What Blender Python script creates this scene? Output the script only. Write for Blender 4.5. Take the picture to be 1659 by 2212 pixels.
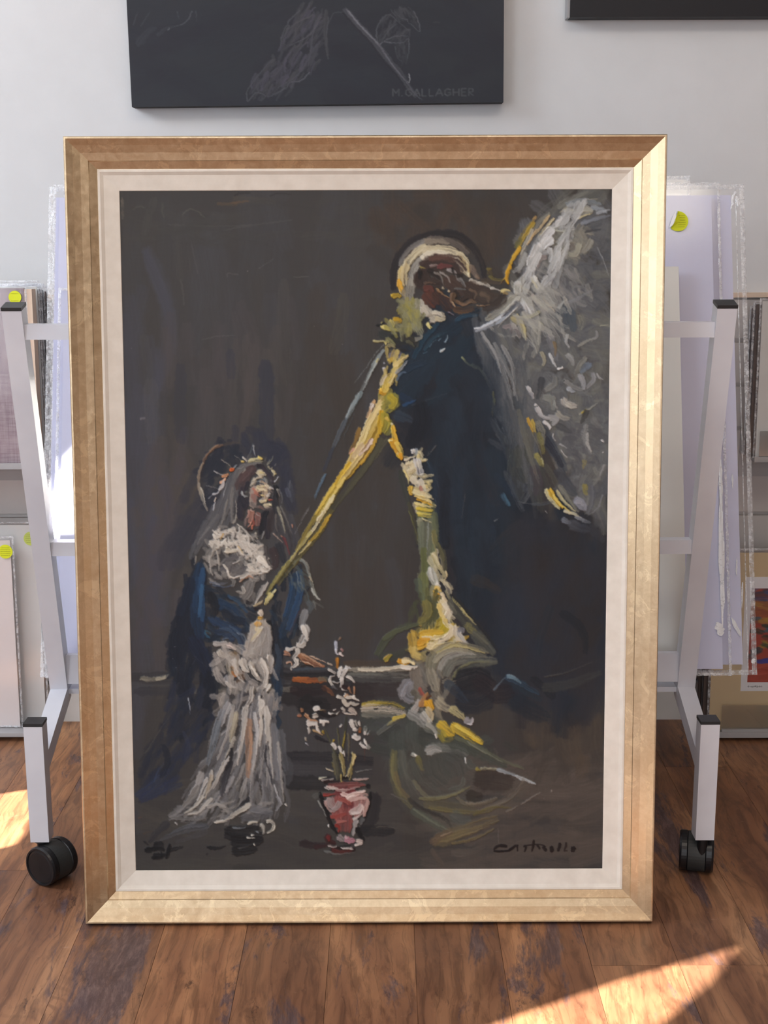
import bpy, bmesh, math, random
import numpy as np
from mathutils import Matrix, Vector
random.seed(7)
R = math.radians
scene = bpy.context.scene
for o in list(bpy.data.objects): bpy.data.objects.remove(o)

# ---------------------------------------------------------------- camera
cd = bpy.data.cameras.new('camera'); cam = bpy.data.objects.new('camera', cd)
scene.collection.objects.link(cam); scene.camera = cam
cd.sensor_fit = 'VERTICAL'; cd.sensor_height = 36.0; cd.lens = 36.0 * 2900 / 2212
cd.clip_start = 0.02
cam.location = (0, 0, 1.048); cam.rotation_euler = (R(90 - 12.12), R(0.2), 0)

# ---------------------------------------------------------------- light
scene.view_settings.view_transform = 'Standard'; scene.view_settings.look = 'None'
scene.view_settings.gamma = 1; scene.view_settings.use_curve_mapping = False
scene.view_settings.exposure = 0.0
wd = bpy.data.worlds.new('world'); scene.world = wd; wd.use_nodes = True
wb = wd.node_tree.nodes['Background']; wb.inputs[0].default_value = (0.80, 0.88, 1.0, 1); wb.inputs[1].default_value = 0.5

def sun(az, el, strength, col, ang=0.6):
    l = bpy.data.lights.new('sun', 'SUN'); l.energy = strength; l.color = col; l.angle = R(ang)
    o = bpy.data.objects.new('sun', l); scene.collection.objects.link(o)
    d = Vector((math.cos(R(az))*math.cos(R(el)), math.sin(R(az))*math.cos(R(el)), -math.sin(R(el))))
    o.rotation_euler = d.to_track_quat('-Z', 'Y').to_euler(); return d
SUN_AZ, SUN_EL = 30.0, 28.0
sun(SUN_AZ, SUN_EL, 36.0, (1.0, 0.92, 0.84), 0.3)
def area(name, loc, target, sx, sy, power, col):
    l = bpy.data.lights.new(name, 'AREA'); l.shape = 'RECTANGLE'; l.size = sx; l.size_y = sy
    l.energy = power; l.color = col
    o = bpy.data.objects.new(name, l); scene.collection.objects.link(o); o.location = loc
    o.rotation_euler = (Vector(target) - Vector(loc)).to_track_quat('-Z', 'Y').to_euler()
area('window_light', (-2.3, 1.5, 2.2), (0.1, 2.5, 0.9), 0.9, 0.8, 32, (0.84, 0.91, 1.0))
area('side_window_light', (-2.45, -0.9, 1.55), (0.2, 2.0, 0.6), 1.7, 2.0, 52, (0.88, 0.94, 1.0))
area('front_fill_light', (0.2, -3.3, 1.2), (0.2, 2.3, 0.4), 1.8, 1.8, 40, (0.93, 0.96, 1.0))  # added front fill to brighten the lower right, not a window
area('ceiling_light', (0.3, 0.3, 2.72), (0.1, 1.9, 0.3), 1.8, 0.6, 17, (1.0, 0.90, 0.76))

# ---------------------------------------------------------------- helpers
def lin(c):
    c = c / 255.0
    return c / 12.92 if c <= 0.04045 else ((c + 0.055) / 1.055) ** 2.4
def rgb(r, g, b): return (lin(r), lin(g), lin(b), 1)
def tag(o, label=None, cat=None, group=None, kind=None):
    if label: o['label'] = label
    if cat: o['category'] = cat
    if group: o['group'] = group
    if kind: o['kind'] = kind
    return o
def link(o, parent=None):
    scene.collection.objects.link(o)
    if parent: o.parent = parent
    return o
def empty(name, loc=(0, 0, 0), rot=(0, 0, 0)):
    o = bpy.data.objects.new(name, None); o.empty_display_size = 0.05
    o.location = loc; o.rotation_euler = rot; return link(o)
def finish(name, bm, mat, parent=None, smooth=False, bevel=0, seg=2, loc=None, rot=None):
    if bevel:
        es = [e for e in bm.edges if len(e.link_faces) == 2 and e.calc_face_angle(0) > 0.5]
        bmesh.ops.bevel(bm, geom=es, offset=bevel, segments=seg, profile=0.6, affect='EDGES', clamp_overlap=True)
    bmesh.ops.recalc_face_normals(bm, faces=bm.faces)
    me = bpy.data.meshes.new(name); bm.to_mesh(me); bm.free()
    if smooth:
        for p in me.polygons: p.use_smooth = True
    if mat: me.materials.append(mat)
    o = bpy.data.objects.new(name, me)
    if loc: o.location = loc
    if rot: o.rotation_euler = rot
    return link(o, parent)
def add_box(bm, x0, x1, y0, y1, z0, z1, M=None):
    vs = [bm.verts.new(v) for v in [(x0,y0,z0),(x1,y0,z0),(x1,y1,z0),(x0,y1,z0),(x0,y0,z1),(x1,y0,z1),(x1,y1,z1),(x0,y1,z1)]]
    if M is not None:
        for v in vs: v.co = M @ v.co
    for f in [(0,3,2,1),(4,5,6,7),(0,1,5,4),(1,2,6,5),(2,3,7,6),(3,0,4,7)]: bm.faces.new([vs[i] for i in f])
def box(name, x0, x1, y0, y1, z0, z1, mat, parent=None, bevel=0, **k):
    bm = bmesh.new(); add_box(bm, x0, x1, y0, y1, z0, z1); return finish(name, bm, mat, parent, bevel=bevel, **k)
def add_bar(bm, x, w, p0, p1, h):                     # square tube lying in a plane x = const, from (y,z) to (y,z)
    (y0, z0), (y1, z1) = p0, p1
    d = Vector((0, y1-y0, z1-z0)); L = d.length; d.normalize(); n = Vector((0, -d.z, d.y))
    ps = []
    for s in (0, L):
        for a, b in ((-1,-1),(1,-1),(1,1),(-1,1)):
            ps.append(bm.verts.new(Vector((x + a*w/2, y0, z0)) + d*s + n*(b*h/2)))
    for f in [(0,1,2,3),(7,6,5,4),(0,4,5,1),(1,5,6,2),(2,6,7,3),(3,7,4,0)]: bm.faces.new([ps[i] for i in f])
def add_lathe(bm, prof, M, n=40):                      # prof: (radius, along z)
    rings = []
    for r, z in prof:
        if r < 1e-5: rings.append([bm.verts.new(M @ Vector((0, 0, z)))])
        else: rings.append([bm.verts.new(M @ Vector((r*math.cos(2*math.pi*i/n), r*math.sin(2*math.pi*i/n), z))) for i in range(n)])
    for a, b in zip(rings, rings[1:]):
        for i in range(n):
            j = (i+1) % n
            if len(a) == 1 and len(b) == 1: continue
            if len(a) == 1: bm.faces.new([a[0], b[j], b[i]])
            elif len(b) == 1: bm.faces.new([a[i], a[j], b[0]])
            else: bm.faces.new([a[i], a[j], b[j], b[i]])

# ---------------------------------------------------------------- materials
class NT:
    def __init__(s, name):
        s.m = bpy.data.materials.new(name); s.m.use_nodes = True; s.t = s.m.node_tree
        s.b = s.t.nodes['Principled BSDF']; s.out = s.t.nodes['Material Output']
    def n(s, typ, **k):
        x = s.t.nodes.new(typ)
        for a, v in k.items():
            if a.startswith('i_'):
                key = a[2:].replace('_', ' ')
                x.inputs[key].default_value = v
            else: setattr(x, a, v)
        return x
    def l(s, a, b): s.t.links.new(a, b)
    def coords(s, scale=(1,1,1), src='Object', offs=None):
        tc = s.n('ShaderNodeTexCoord'); mp = s.n('ShaderNodeMapping'); mp.inputs['Scale'].default_value = scale
        s.l(tc.outputs[src], mp.inputs['Vector'])
        if offs is not None: s.l(offs, mp.inputs['Location'])
        return mp.outputs[0]
    def noise(s, vec, scale, detail=4, rough=0.55, dist=0):
        x = s.n('ShaderNodeTexNoise'); x.inputs['Scale'].default_value = scale; x.inputs['Detail'].default_value = detail
        x.inputs['Roughness'].default_value = rough; x.inputs['Distortion'].default_value = dist
        s.l(vec, x.inputs['Vector']); return x.outputs['Fac']
    def ramp(s, fac, stops, interp='LINEAR'):
        x = s.n('ShaderNodeValToRGB'); e = x.color_ramp; e.interpolation = interp
        while len(e.elements) < len(stops): e.elements.new(0.5)
        for el, (p, c) in zip(e.elements, stops):
            el.position = p; el.color = c if len(c) == 4 else (*c, 1)
        s.l(fac, x.inputs[0]); return x.outputs[0]
    def mix(s, f, a, b, mode='MIX'):
        x = s.n('ShaderNodeMix', data_type='RGBA', blend_type=mode)
        for sock, v in ((x.inputs[0], f), (x.inputs[6], a), (x.inputs[7], b)):
            if hasattr(v, 'is_linked') or hasattr(v, 'links'): s.l(v, sock)
            else: sock.default_value = v
        return x.outputs[2]
    def math(s, op, a, b):
        x = s.n('ShaderNodeMath', operation=op)
        for sock, v in ((x.inputs[0], a), (x.inputs[1], b)):
            if hasattr(v, 'links'): s.l(v, sock)
            else: sock.default_value = v
        return x.outputs[0]
    def bump(s, h, strength, dist=0.002):
        x = s.n('ShaderNodeBump'); x.inputs['Strength'].default_value = strength; x.inputs['Distance'].default_value = dist
        s.l(h, x.inputs['Height']); s.l(x.outputs[0], s.b.inputs['Normal'])
    def set(s, **k):
        for a, v in k.items():
            sock = s.b.inputs[a.replace('_', ' ')]
            if hasattr(v, 'links'): s.l(v, sock)
            else: sock.default_value = v
        return s
BW = lambda v: (v, v, v, 1)
def plain(name, col, rough=0.5, metal=0.0, bump=0.0, bscale=200, var=0.04):
    t = NT(name); v = t.coords()
    n = t.noise(v, 14, 3)
    d = tuple(c * (1 - var) for c in col[:3]) + (1,); e = tuple(min(1, c * (1 + var)) for c in col[:3]) + (1,)
    t.set(Base_Color=t.ramp(n, [(0.35, d), (0.65, e)]), Roughness=rough, Metallic=metal)
    if bump: t.bump(t.noise(v, bscale, 2), bump, 0.0006)
    return t.m

M = {}
M['wall'] = plain('wall paint', rgb(218, 220, 222), 0.85, bump=0.25, bscale=160, var=0.015)
M['slat'] = plain('slatwall laminate', rgb(196, 192, 190), 0.6, var=0.02)
M['trim'] = plain('trim paint', rgb(228, 226, 222), 0.5, var=0.02)
M['black_plastic'] = plain('black plastic cap', rgb(38, 40, 43), 0.42, var=0.1, bump=0.15, bscale=500)
M['rubber'] = plain('dark grey rubber tread', rgb(52, 54, 54), 0.55, var=0.1, bump=0.3, bscale=300)
M['disc'] = plain('black glossy plastic', rgb(22, 23, 27), 0.35, var=0.1)
M['side'] = plain('dark frame side', rgb(52, 42, 40), 0.5, var=0.1)
M['ceiling'] = plain('ceiling paint', rgb(235, 233, 230), 0.9)
M['wall_dim'] = plain('taupe wall paint', rgb(128, 120, 112), 0.85)
M['linen'] = None

def white_metal():
    t = NT('white enamelled steel with scuffs'); v = t.coords()
    n = t.noise(t.coords((6, 6, 1)), 60, 3, 0.7); n2 = t.noise(v, 9, 3)
    base = t.ramp(n2, [(0.35, rgb(212, 214, 224)), (0.7, rgb(224, 226, 234))])
    chips = t.ramp(t.noise(v, 34, 5, 0.75), [(0.735, BW(0)), (0.75, BW(1))])
    t.set(Base_Color=t.mix(chips, base, rgb(120, 108, 104)), Roughness=t.ramp(n, [(0.3, BW(0.28)), (0.7, BW(0.42))]))
    t.b.inputs['Coat Weight'].default_value = 0.25
    return t.m
M['enamel'] = white_metal()

def gold():
    t = NT('rubbed gold leaf'); v = t.coords()
    big = t.noise(v, 7, 3, 0.55); fine = t.noise(v, 90, 6, 0.7, 0.3)
    flake = t.ramp(t.noise(v, 26, 8, 0.74, 1.1), [(0.56, BW(0)), (0.575, BW(1))])
    base = t.ramp(fine, [(0.25, rgb(204, 180, 146)), (0.52, rgb(218, 196, 162)), (0.78, rgb(232, 212, 180))])
    c = t.mix(t.math('MULTIPLY', flake, 0.5), base, rgb(244, 224, 186))
    c = t.mix(t.math('MULTIPLY', t.ramp(big, [(0.45, BW(0)), (0.62, BW(1))]), 0.22), c, rgb(176, 146, 108))
    t.set(Base_Color=c, Metallic=0.9, Roughness=t.ramp(fine, [(0.3, BW(0.30)), (0.7, BW(0.42))]))
    t.bump(t.math('ADD', t.math('MULTIPLY', fine, 0.5), flake), 0.10, 0.0005)
    return t.m
M['gold'] = gold()

def liner():
    t = NT('cream linen liner'); v = t.coords()
    w = t.n('ShaderNodeTexWave', bands_direction='X'); w.inputs['Scale'].default_value = 420; t.l(v, w.inputs[0])
    w2 = t.n('ShaderNodeTexWave', bands_direction='Z'); w2.inputs['Scale'].default_value = 420; t.l(v, w2.inputs[0])
    h = t.math('ADD', w.outputs['Fac'], w2.outputs['Fac'])
    t.set(Base_Color=t.ramp(t.noise(v, 40, 5), [(0.3, rgb(224, 217, 206)), (0.7, rgb(236, 230, 220))]), Roughness=0.8)
    t.bump(h, 0.12, 0.0004); return t.m
M['liner'] = liner()

def attr_paint(name, rough=0.5, spec=0.4, weave=0.15):
    t = NT(name); a = t.n('ShaderNodeVertexColor', layer_name='paint'); v = t.coords()
    t.set(Base_Color=a.outputs['Color'], Roughness=rough)
    t.b.inputs['Specular IOR Level'].default_value = spec
    if weave:
        w = t.n('ShaderNodeTexWave', bands_direction='X'); w.inputs['Scale'].default_value = 300; w.inputs['Distortion'].default_value = 1.0; t.l(v, w.inputs[0])
        w2 = t.n('ShaderNodeTexWave', bands_direction='Z'); w2.inputs['Scale'].default_value = 300; w2.inputs['Distortion'].default_value = 1.0; t.l(v, w2.inputs[0])
        t.bump(t.math('ADD', w.outputs['Fac'], w2.outputs['Fac']), weave, 0.0004)
    return t.m
M['oil'] = attr_paint('oil paint on canvas', 0.55, 0.25, 0.15)
M['oil2'] = attr_paint('matt paint on black canvas', 0.8, 0.15, 0.15)
M['print'] = attr_paint('printed picture', 0.4, 0.3, 0)

def wood():
    t = NT('distressed wood vinyl')
    oi = t.n('ShaderNodeObjectInfo'); cx = t.n('ShaderNodeCombineXYZ')
    r = oi.outputs['Random']
    t.l(t.math('MULTIPLY', r, 37.0), cx.inputs[0]); t.l(t.math('MULTIPLY', r, 91.0), cx.inputs[1]); t.l(t.math('MULTIPLY', r, 13.0), cx.inputs[2])
    off = cx.outputs[0]
    v = t.coords((1, 0.14, 1), 'Object', off)
    # warped grain
    warp = t.n('ShaderNodeTexNoise'); warp.inputs['Scale'].default_value = 9; warp.inputs['Detail'].default_value = 2
    t.l(t.coords((1, 0.5, 1), 'Object', off), warp.inputs['Vector'])
    va = t.n('ShaderNodeVectorMath', operation='SCALE'); va.inputs['Scale'].default_value = 0.045; t.l(warp.outputs['Color'], va.inputs[0])
    vv = t.n('ShaderNodeVectorMath', operation='ADD'); t.l(v, vv.inputs[0]); t.l(va.outputs[0], vv.inputs[1])
    v2 = vv.outputs[0]
    grain = t.noise(v2, 75, 5, 0.65, 0.3)
    rings = t.n('ShaderNodeTexWave', wave_type='BANDS', bands_direction='X', wave_profile='SAW'); rings.inputs['Scale'].default_value = 16
    rings.inputs['Distortion'].default_value = 6.0; rings.inputs['Detail'].default_value = 5; rings.inputs['Detail Scale'].default_value = 2.2
    t.l(v2, rings.inputs['Vector'])
    broad = t.noise(v2, 13, 3, 0.5)
    base = t.ramp(broad, [(0.25, rgb(116, 80, 62)), (0.45, rgb(150, 106, 78)), (0.6, rgb(180, 132, 96)), (0.78, rgb(204, 156, 116))])
    base = t.mix(t.math('MULTIPLY', t.ramp(grain, [(0.38, BW(1)), (0.56, BW(0))]), 0.5), base, rgb(72, 48, 38))
    base = t.mix(t.math('MULTIPLY', t.ramp(rings.outputs['Fac'], [(0.0, BW(1)), (0.10, BW(0)), (1, BW(0))]), 0.4), base, rgb(66, 42, 32))
    # knots with rings around them
    vo = t.n('ShaderNodeTexVoronoi'); vo.inputs['Scale'].default_value = 3.6
    kv = t.n('ShaderNodeVectorMath', operation='ADD'); t.l(t.coords((1, 0.5, 1), 'Object', off), kv.inputs[0])
    t.l(va.outputs[0], kv.inputs[1]); t.l(kv.outputs[0], vo.inputs['Vector']); kd = vo.outputs['Distance']
    near = t.ramp(kd, [(0.10, BW(1)), (0.30, BW(0))])
    sn = t.math('SINE', t.math('MULTIPLY', t.math('ADD', kd, t.math('MULTIPLY', broad, 0.12)), 150.0), 0.0)
    base = t.mix(t.math('MULTIPLY', t.math('MULTIPLY', near, t.ramp(sn, [(0.2, BW(0)), (0.9, BW(1))])), 0.4), base, rgb(84, 54, 40))
    base = t.mix(t.math('MULTIPLY', t.ramp(kd, [(0.035, BW(1)), (0.075, BW(0))]), 0.85), base, rgb(58, 38, 32))
    # grey purple worn bands and dark scars
    pv = t.coords((1, 0.22, 1), 'Object', off)
    pat = t.ramp(t.noise(pv, 8.5, 9, 0.72, 0.5), [(0.555, BW(0)), (0.60, BW(1))])
    pc = t.ramp(t.noise(v2, 110, 8, 0.8), [(0.32, rgb(58, 46, 50)), (0.5, rgb(92, 76, 80)), (0.66, rgb(138, 116, 112)), (0.8, rgb(176, 150, 138))])
    base = t.mix(t.math('MULTIPLY', pat, 0.85), base, pc)
    sc = t.ramp(t.noise(t.coords((1, 0.3, 1), 'Object', off), 34, 9, 0.82), [(0.60, BW(0)), (0.64, BW(1))])
    base = t.mix(t.math('MULTIPLY', sc, 0.6), base, rgb(60, 44, 40))
    wv = t.ramp(t.noise(t.coords((0.6, 1.3, 1), 'Object', off), 48, 9, 0.85), [(0.62, BW(0)), (0.66, BW(1))])
    base = t.mix(t.math('MULTIPLY', wv, 0.45), base, rgb(198, 166, 142))
    # tone of each plank
    tone = t.ramp(r, [(0.0, (0.74, 0.72, 0.74, 1)), (0.3, (1.0, 0.98, 0.95, 1)), (0.6, (0.84, 0.84, 0.86, 1)), (1.0, (1.08, 1.0, 0.92, 1))])
    base = t.mix(1.0, base, tone, 'MULTIPLY')
    t.set(Base_Color=base, Roughness=t.ramp(grain, [(0.3, BW(0.36)), (0.7, BW(0.48))]))
    t.b.inputs['Specular IOR Level'].default_value = 0.45
    t.bump(grain, 0.12, 0.001); return t.m
M['wood'] = wood()

def film(name, gloss=0.07, tint=(0.98, 0.985, 1.0), rough=0.12, bscale=6, bstr=0.15, white=0.0, lo=0.42):
    t = NT(name); t.t.nodes.remove(t.b)
    tr = t.n('ShaderNodeBsdfTransparent'); tr.inputs[0].default_value = (*tint, 1)
    gl = t.n('ShaderNodeBsdfGlossy'); gl.inputs['Roughness'].default_value = rough
    df = t.n('ShaderNodeBsdfDiffuse'); df.inputs[0].default_value = (0.85, 0.87, 0.9, 1)
    v = t.coords((1, 1, 0.35)); b = t.n('ShaderNodeBump'); b.inputs['Strength'].default_value = bstr; b.inputs['Distance'].default_value = 0.004
    t.l(t.noise(v, bscale, 4, 0.6), b.inputs['Height']); t.l(b.outputs[0], gl.inputs['Normal'])
    m1 = t.n('ShaderNodeMixShader'); m1.inputs[0].default_value = gloss; t.l(tr.outputs[0], m1.inputs[1]); t.l(gl.outputs[0], m1.inputs[2])
    m2 = t.n('ShaderNodeMixShader'); t.l(m1.outputs[0], m2.inputs[1]); t.l(df.outputs[0], m2.inputs[2])
    if white: t.l(t.ramp(t.noise(t.coords(), 130, 4, 0.7), [(lo, BW(0.12)), (lo+0.2, BW(white))]), m2.inputs[0])
    else: m2.inputs[0].default_value = 0.03
    t.l(m2.outputs[0], t.out.inputs[0]); return t.m
M['film'] = film('clear plastic sleeve')
M['seam'] = film('crinkled welded seam', 0.12, (0.95, 0.96, 0.98), 0.25, 90, 1.0, white=0.6)
M['acrylic'] = film('clear acrylic', 0.22, (0.92, 0.93, 0.93), 0.06, 3, 0.1)
M['board'] = plain('lavender white backing board', rgb(214, 216, 238), 0.7, var=0.012)
M['board_white'] = plain('white mat board', rgb(226, 226, 222), 0.75, var=0.01)
M['board_pink'] = plain('pale pink mat board', rgb(232, 222, 218), 0.75, var=0.01)
M['board_tan'] = plain('tan mat board', rgb(212, 190, 150), 0.8, var=0.02)
M['board_dark'] = plain('dark grey board edge', rgb(96, 96, 98), 0.7)
M['board_brown'] = plain('brown board edge', rgb(92, 78, 72), 0.7)
M['peach'] = plain('peach canvas edge', rgb(236, 212, 190), 0.8)
M['yellow'] = plain('fluorescent yellow paper', rgb(226, 236, 40), 0.7, var=0.04)
M['yellow_pale'] = plain('faded yellow paper', rgb(204, 220, 110), 0.7, var=0.04)
M['ink'] = plain('pen ink', rgb(120, 124, 40), 0.8)
M['paper'] = plain('white paper', rgb(238, 238, 240), 0.7)
def linen_print():
    t = NT('mauve woven print'); v = t.coords()
    a = t.noise(t.coords((1, 1, 0.06)), 260, 3); b = t.noise(t.coords((0.06, 1, 1)), 260, 3); c = t.noise(v, 12, 4)
    k = t.math('MULTIPLY', t.math('ADD', a, b), 0.5)
    base = t.ramp(c, [(0.3, rgb(124, 98, 108)), (0.7, rgb(160, 138, 144))])
    t.set(Base_Color=t.mix(t.ramp(k, [(0.42, BW(0)), (0.6, BW(0.7))]), base, rgb(188, 172, 174)), Roughness=0.7); return t.m
M['linen'] = linen_print()

# ---------------------------------------------------------------- room shell
WY = 2.76                                             # the back wall's face
fl = box('floor', -2.6, 2.6, -3.6, WY, -0.05, -0.004, M['wood']); tag(fl, 'distressed brown wood-look plank floor', kind='structure')
PW = 0.127; X0 = 0.042
joints = {2: (1.757,), 3: (1.757,), -6: (2.056,), 1: (1.42,), 0: (1.30,), -1: (1.50,), -2: (1.35,), -3: (1.44,), -4: (1.50,), -5: (2.50,), 4: (2.48,), 5: (1.6,)}
for k in range(-13, 13):
    x0 = X0 + k*PW; ys = list(joints.get(k, (random.uniform(1.0, 2.4),)))
    lo = ys[0]
    while lo > 0.2: lo -= 1.22; ys.insert(0, lo)
    hi = ys[-1]
    while hi < WY: hi += 1.22; ys.append(hi)
    for a, b in zip(ys, ys[1:]):
        a = max(a, 0.0); b = min(b, WY)
        if b - a < 0.05: continue
        box('floor_plank', -PW/2 + 0.0003, PW/2 - 0.0003, -(b-a)/2 + 0.0003, (b-a)/2 - 0.0003, -0.0035, 0.0, M['wood'], fl, bevel=0.0008, seg=1,
            loc=(x0 + PW/2, (a+b)/2, 0))
wb_ = box('wall_back', -2.6, 2.6, WY, WY+0.1, 0.0, 2.8, M['wall']); tag(wb_, 'off-white painted back wall', kind='structure')
zs = 0.5435 - 0.090*5
k = 0
while zs < 0.90:
    z1 = min(zs + 0.090, 0.90)
    if z1 - zs > 0.02:
        bm = bmesh.new(); add_box(bm, -2.6, 2.6, WY-0.018, WY, zs + 0.0045, z1 - 0.0045)
        finish('slat', bm, M['slat'], wb_, bevel=0.0015, seg=1)
    zs += 0.090
box('groove_backing', -2.6, 2.6, WY-0.006, WY, 0.09, 0.90, M['slat'], wb_)
t1 = box('trim_1', -2.6, 2.6, WY-0.022, WY, 0.900, 0.909, M['peach'], bevel=0.001); tag(t1, 'thin pale trim capping the slatted panel', kind='structure')
bb = box('baseboard_back', -2.6, 2.6, WY-0.022, WY, 0.0, 0.084, M['trim'], bevel=0.002); tag(bb, 'white baseboard under the slatted panel', kind='structure')
tag(box('wall_right', 2.6, 2.7, -3.6, WY, 0, 2.8, M['wall_dim']), kind='structure')
tag(box('ceiling', -2.7, 2.7, -3.6, WY, 2.8, 2.9, M['ceiling']), kind='structure')
tag(box('wall_front', -0.2, 2.7, -3.7, -3.6, 0, 2.8, M['wall_dim']), kind='structure')
# left wall with its window opening, and an added, unseen sheet whose holes shape the sun patches
LX = -2.6
bm = bmesh.new()
WYA, WYB, WZA, WZB = -0.7, 1.9, 0.7, 2.5
add_box(bm, LX-0.1, LX, -3.6, WYA, 0, 2.8); add_box(bm, LX-0.1, LX, WYB, WY, 0, 2.8)
add_box(bm, LX-0.1, LX, WYA, WYB, 0, WZA); add_box(bm, LX-0.1, LX, WYA, WYB, WZB, 2.8)
tag(finish('wall_left', bm, M['wall']), kind='structure')
ca, ta = math.cos(R(SUN_AZ)), math.tan(R(SUN_AZ)); te = math.tan(R(SUN_EL))
def back(p):                                           # where the sun ray to p crosses the added sheet
    dx = p[0] - (LX-0.02); return (p[1] - dx*ta, p[2] + dx/ca*te)
def hole(pts): return [back(p) for p in pts]
holes = [hole([(0.492, 1.806, 0), (0.308, 1.719, 0), (0.124, 1.616, 0), (-0.40, 1.325, 0), (0.16, 1.42, 0), (0.341, 1.612, 0), (0.423, 1.703, 0), (0.475, 1.778, 0)]),
         hole([(-0.682, 2.389, 0), (-0.667, 2.265, 0), (-0.661, 2.193, 0), (-0.668, 2.149, 0), (-0.90, 2.00, 0), (-1.10, 2.22, 0), (-0.726, 2.372, 0)]),
         hole([(-0.618, 2.36, 0.46), (-0.44, 2.36, 0.47), (-0.44, 2.36, 0.80), (-0.535, 2.36, 0.80), (-0.545, 2.36, 0.74), (-0.565, 2.36, 0.66), (-0.60, 2.36, 0.56)]),
         hole([(-0.64, 2.34, 0.30), (-0.598, 2.33, 0.30), (-0.598, 2.33, 0.44), (-0.612, 2.33, 0.45)])]
cu = bpy.data.curves.new('sun_mask_curve', 'CURVE'); cu.dimensions = '2D'; cu.fill_mode = 'BOTH'; cu.extrude = 0.002
for poly in [[(WYA-0.03, WZA-0.03), (WYB+0.03, WZA-0.03), (WYB+0.03, WZB+0.03), (WYA-0.03, WZB+0.03)]] + holes:
    sp = cu.splines.new('POLY'); sp.points.add(len(poly)-1); sp.use_cyclic_u = True
    for q, (a, b) in zip(sp.points, poly): q.co = (a, b, 0, 1)
tmp = bpy.data.objects.new('tmp', cu); scene.collection.objects.link(tmp)
dg = bpy.context.evaluated_depsgraph_get(); me = bpy.data.meshes.new_from_object(tmp.evaluated_get(dg)); bpy.data.objects.remove(tmp)
me.materials.clear(); me.materials.append(M['paper'])
sh = bpy.data.objects.new('sun_mask', me); sh.matrix_world = Matrix(((0,0,1,LX+0.005),(1,0,0,0),(0,1,0,0),(0,0,0,1))); link(sh)  # added out-of-view mask, lets through only the sun patches
sh.matrix_world = Matrix(((0,0,1,LX+0.005),(1,0,0,0),(0,1,0,0),(0,0,0,1))); tag(sh, kind='structure')
# ---------------------------------------------------------------- brush: strokes laid into a colour field and a relief field
PAINT_GAIN = 0.86; PAINT_GAIN2 = 0.8
_r = np.random.RandomState(5)
NZ = _r.rand(512, 512).astype(np.float32)
def _blur(a, k):
    for ax in (0, 1):
        a = sum(np.roll(a, s, ax) for s in range(-k, k+1))/(2*k+1)
    return a
def _norm(a): return (a-a.min())/(a.max()-a.min())
NZ2 = _norm(_blur(NZ, 1)); NZ3 = np.clip(_norm(_blur(_blur(NZ, 1), 1))*1.0, 0, 1); NZ8 = _norm(_blur(_blur(NZ, 5), 4)); 
def hexc(s): s = s.lstrip('#'); return np.array([int(s[i:i+2], 16)/255 for i in (0, 2, 4)], dtype=np.float32)
def spline(p, step):
    p = np.asarray(p, dtype=np.float64)
    if len(p) == 2: q = p
    else:
        e = np.vstack([2*p[0]-p[1], p, 2*p[-1]-p[-2]]); q = []
        for i in range(1, len(e)-2):
            n = max(2, int(np.hypot(*(e[i+1]-e[i]))/step))
            t = np.linspace(0, 1, n, endpoint=False)[:, None]
            q.append(0.5*((2*e[i]) + (e[i+1]-e[i-1])*t + (2*e[i-1]-5*e[i]+4*e[i+1]-e[i+2])*t**2 + (3*e[i]-e[i-1]-3*e[i+1]+e[i+2])*t**3))
        q = np.vstack(q+[e[-2][None]])
    return q
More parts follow.
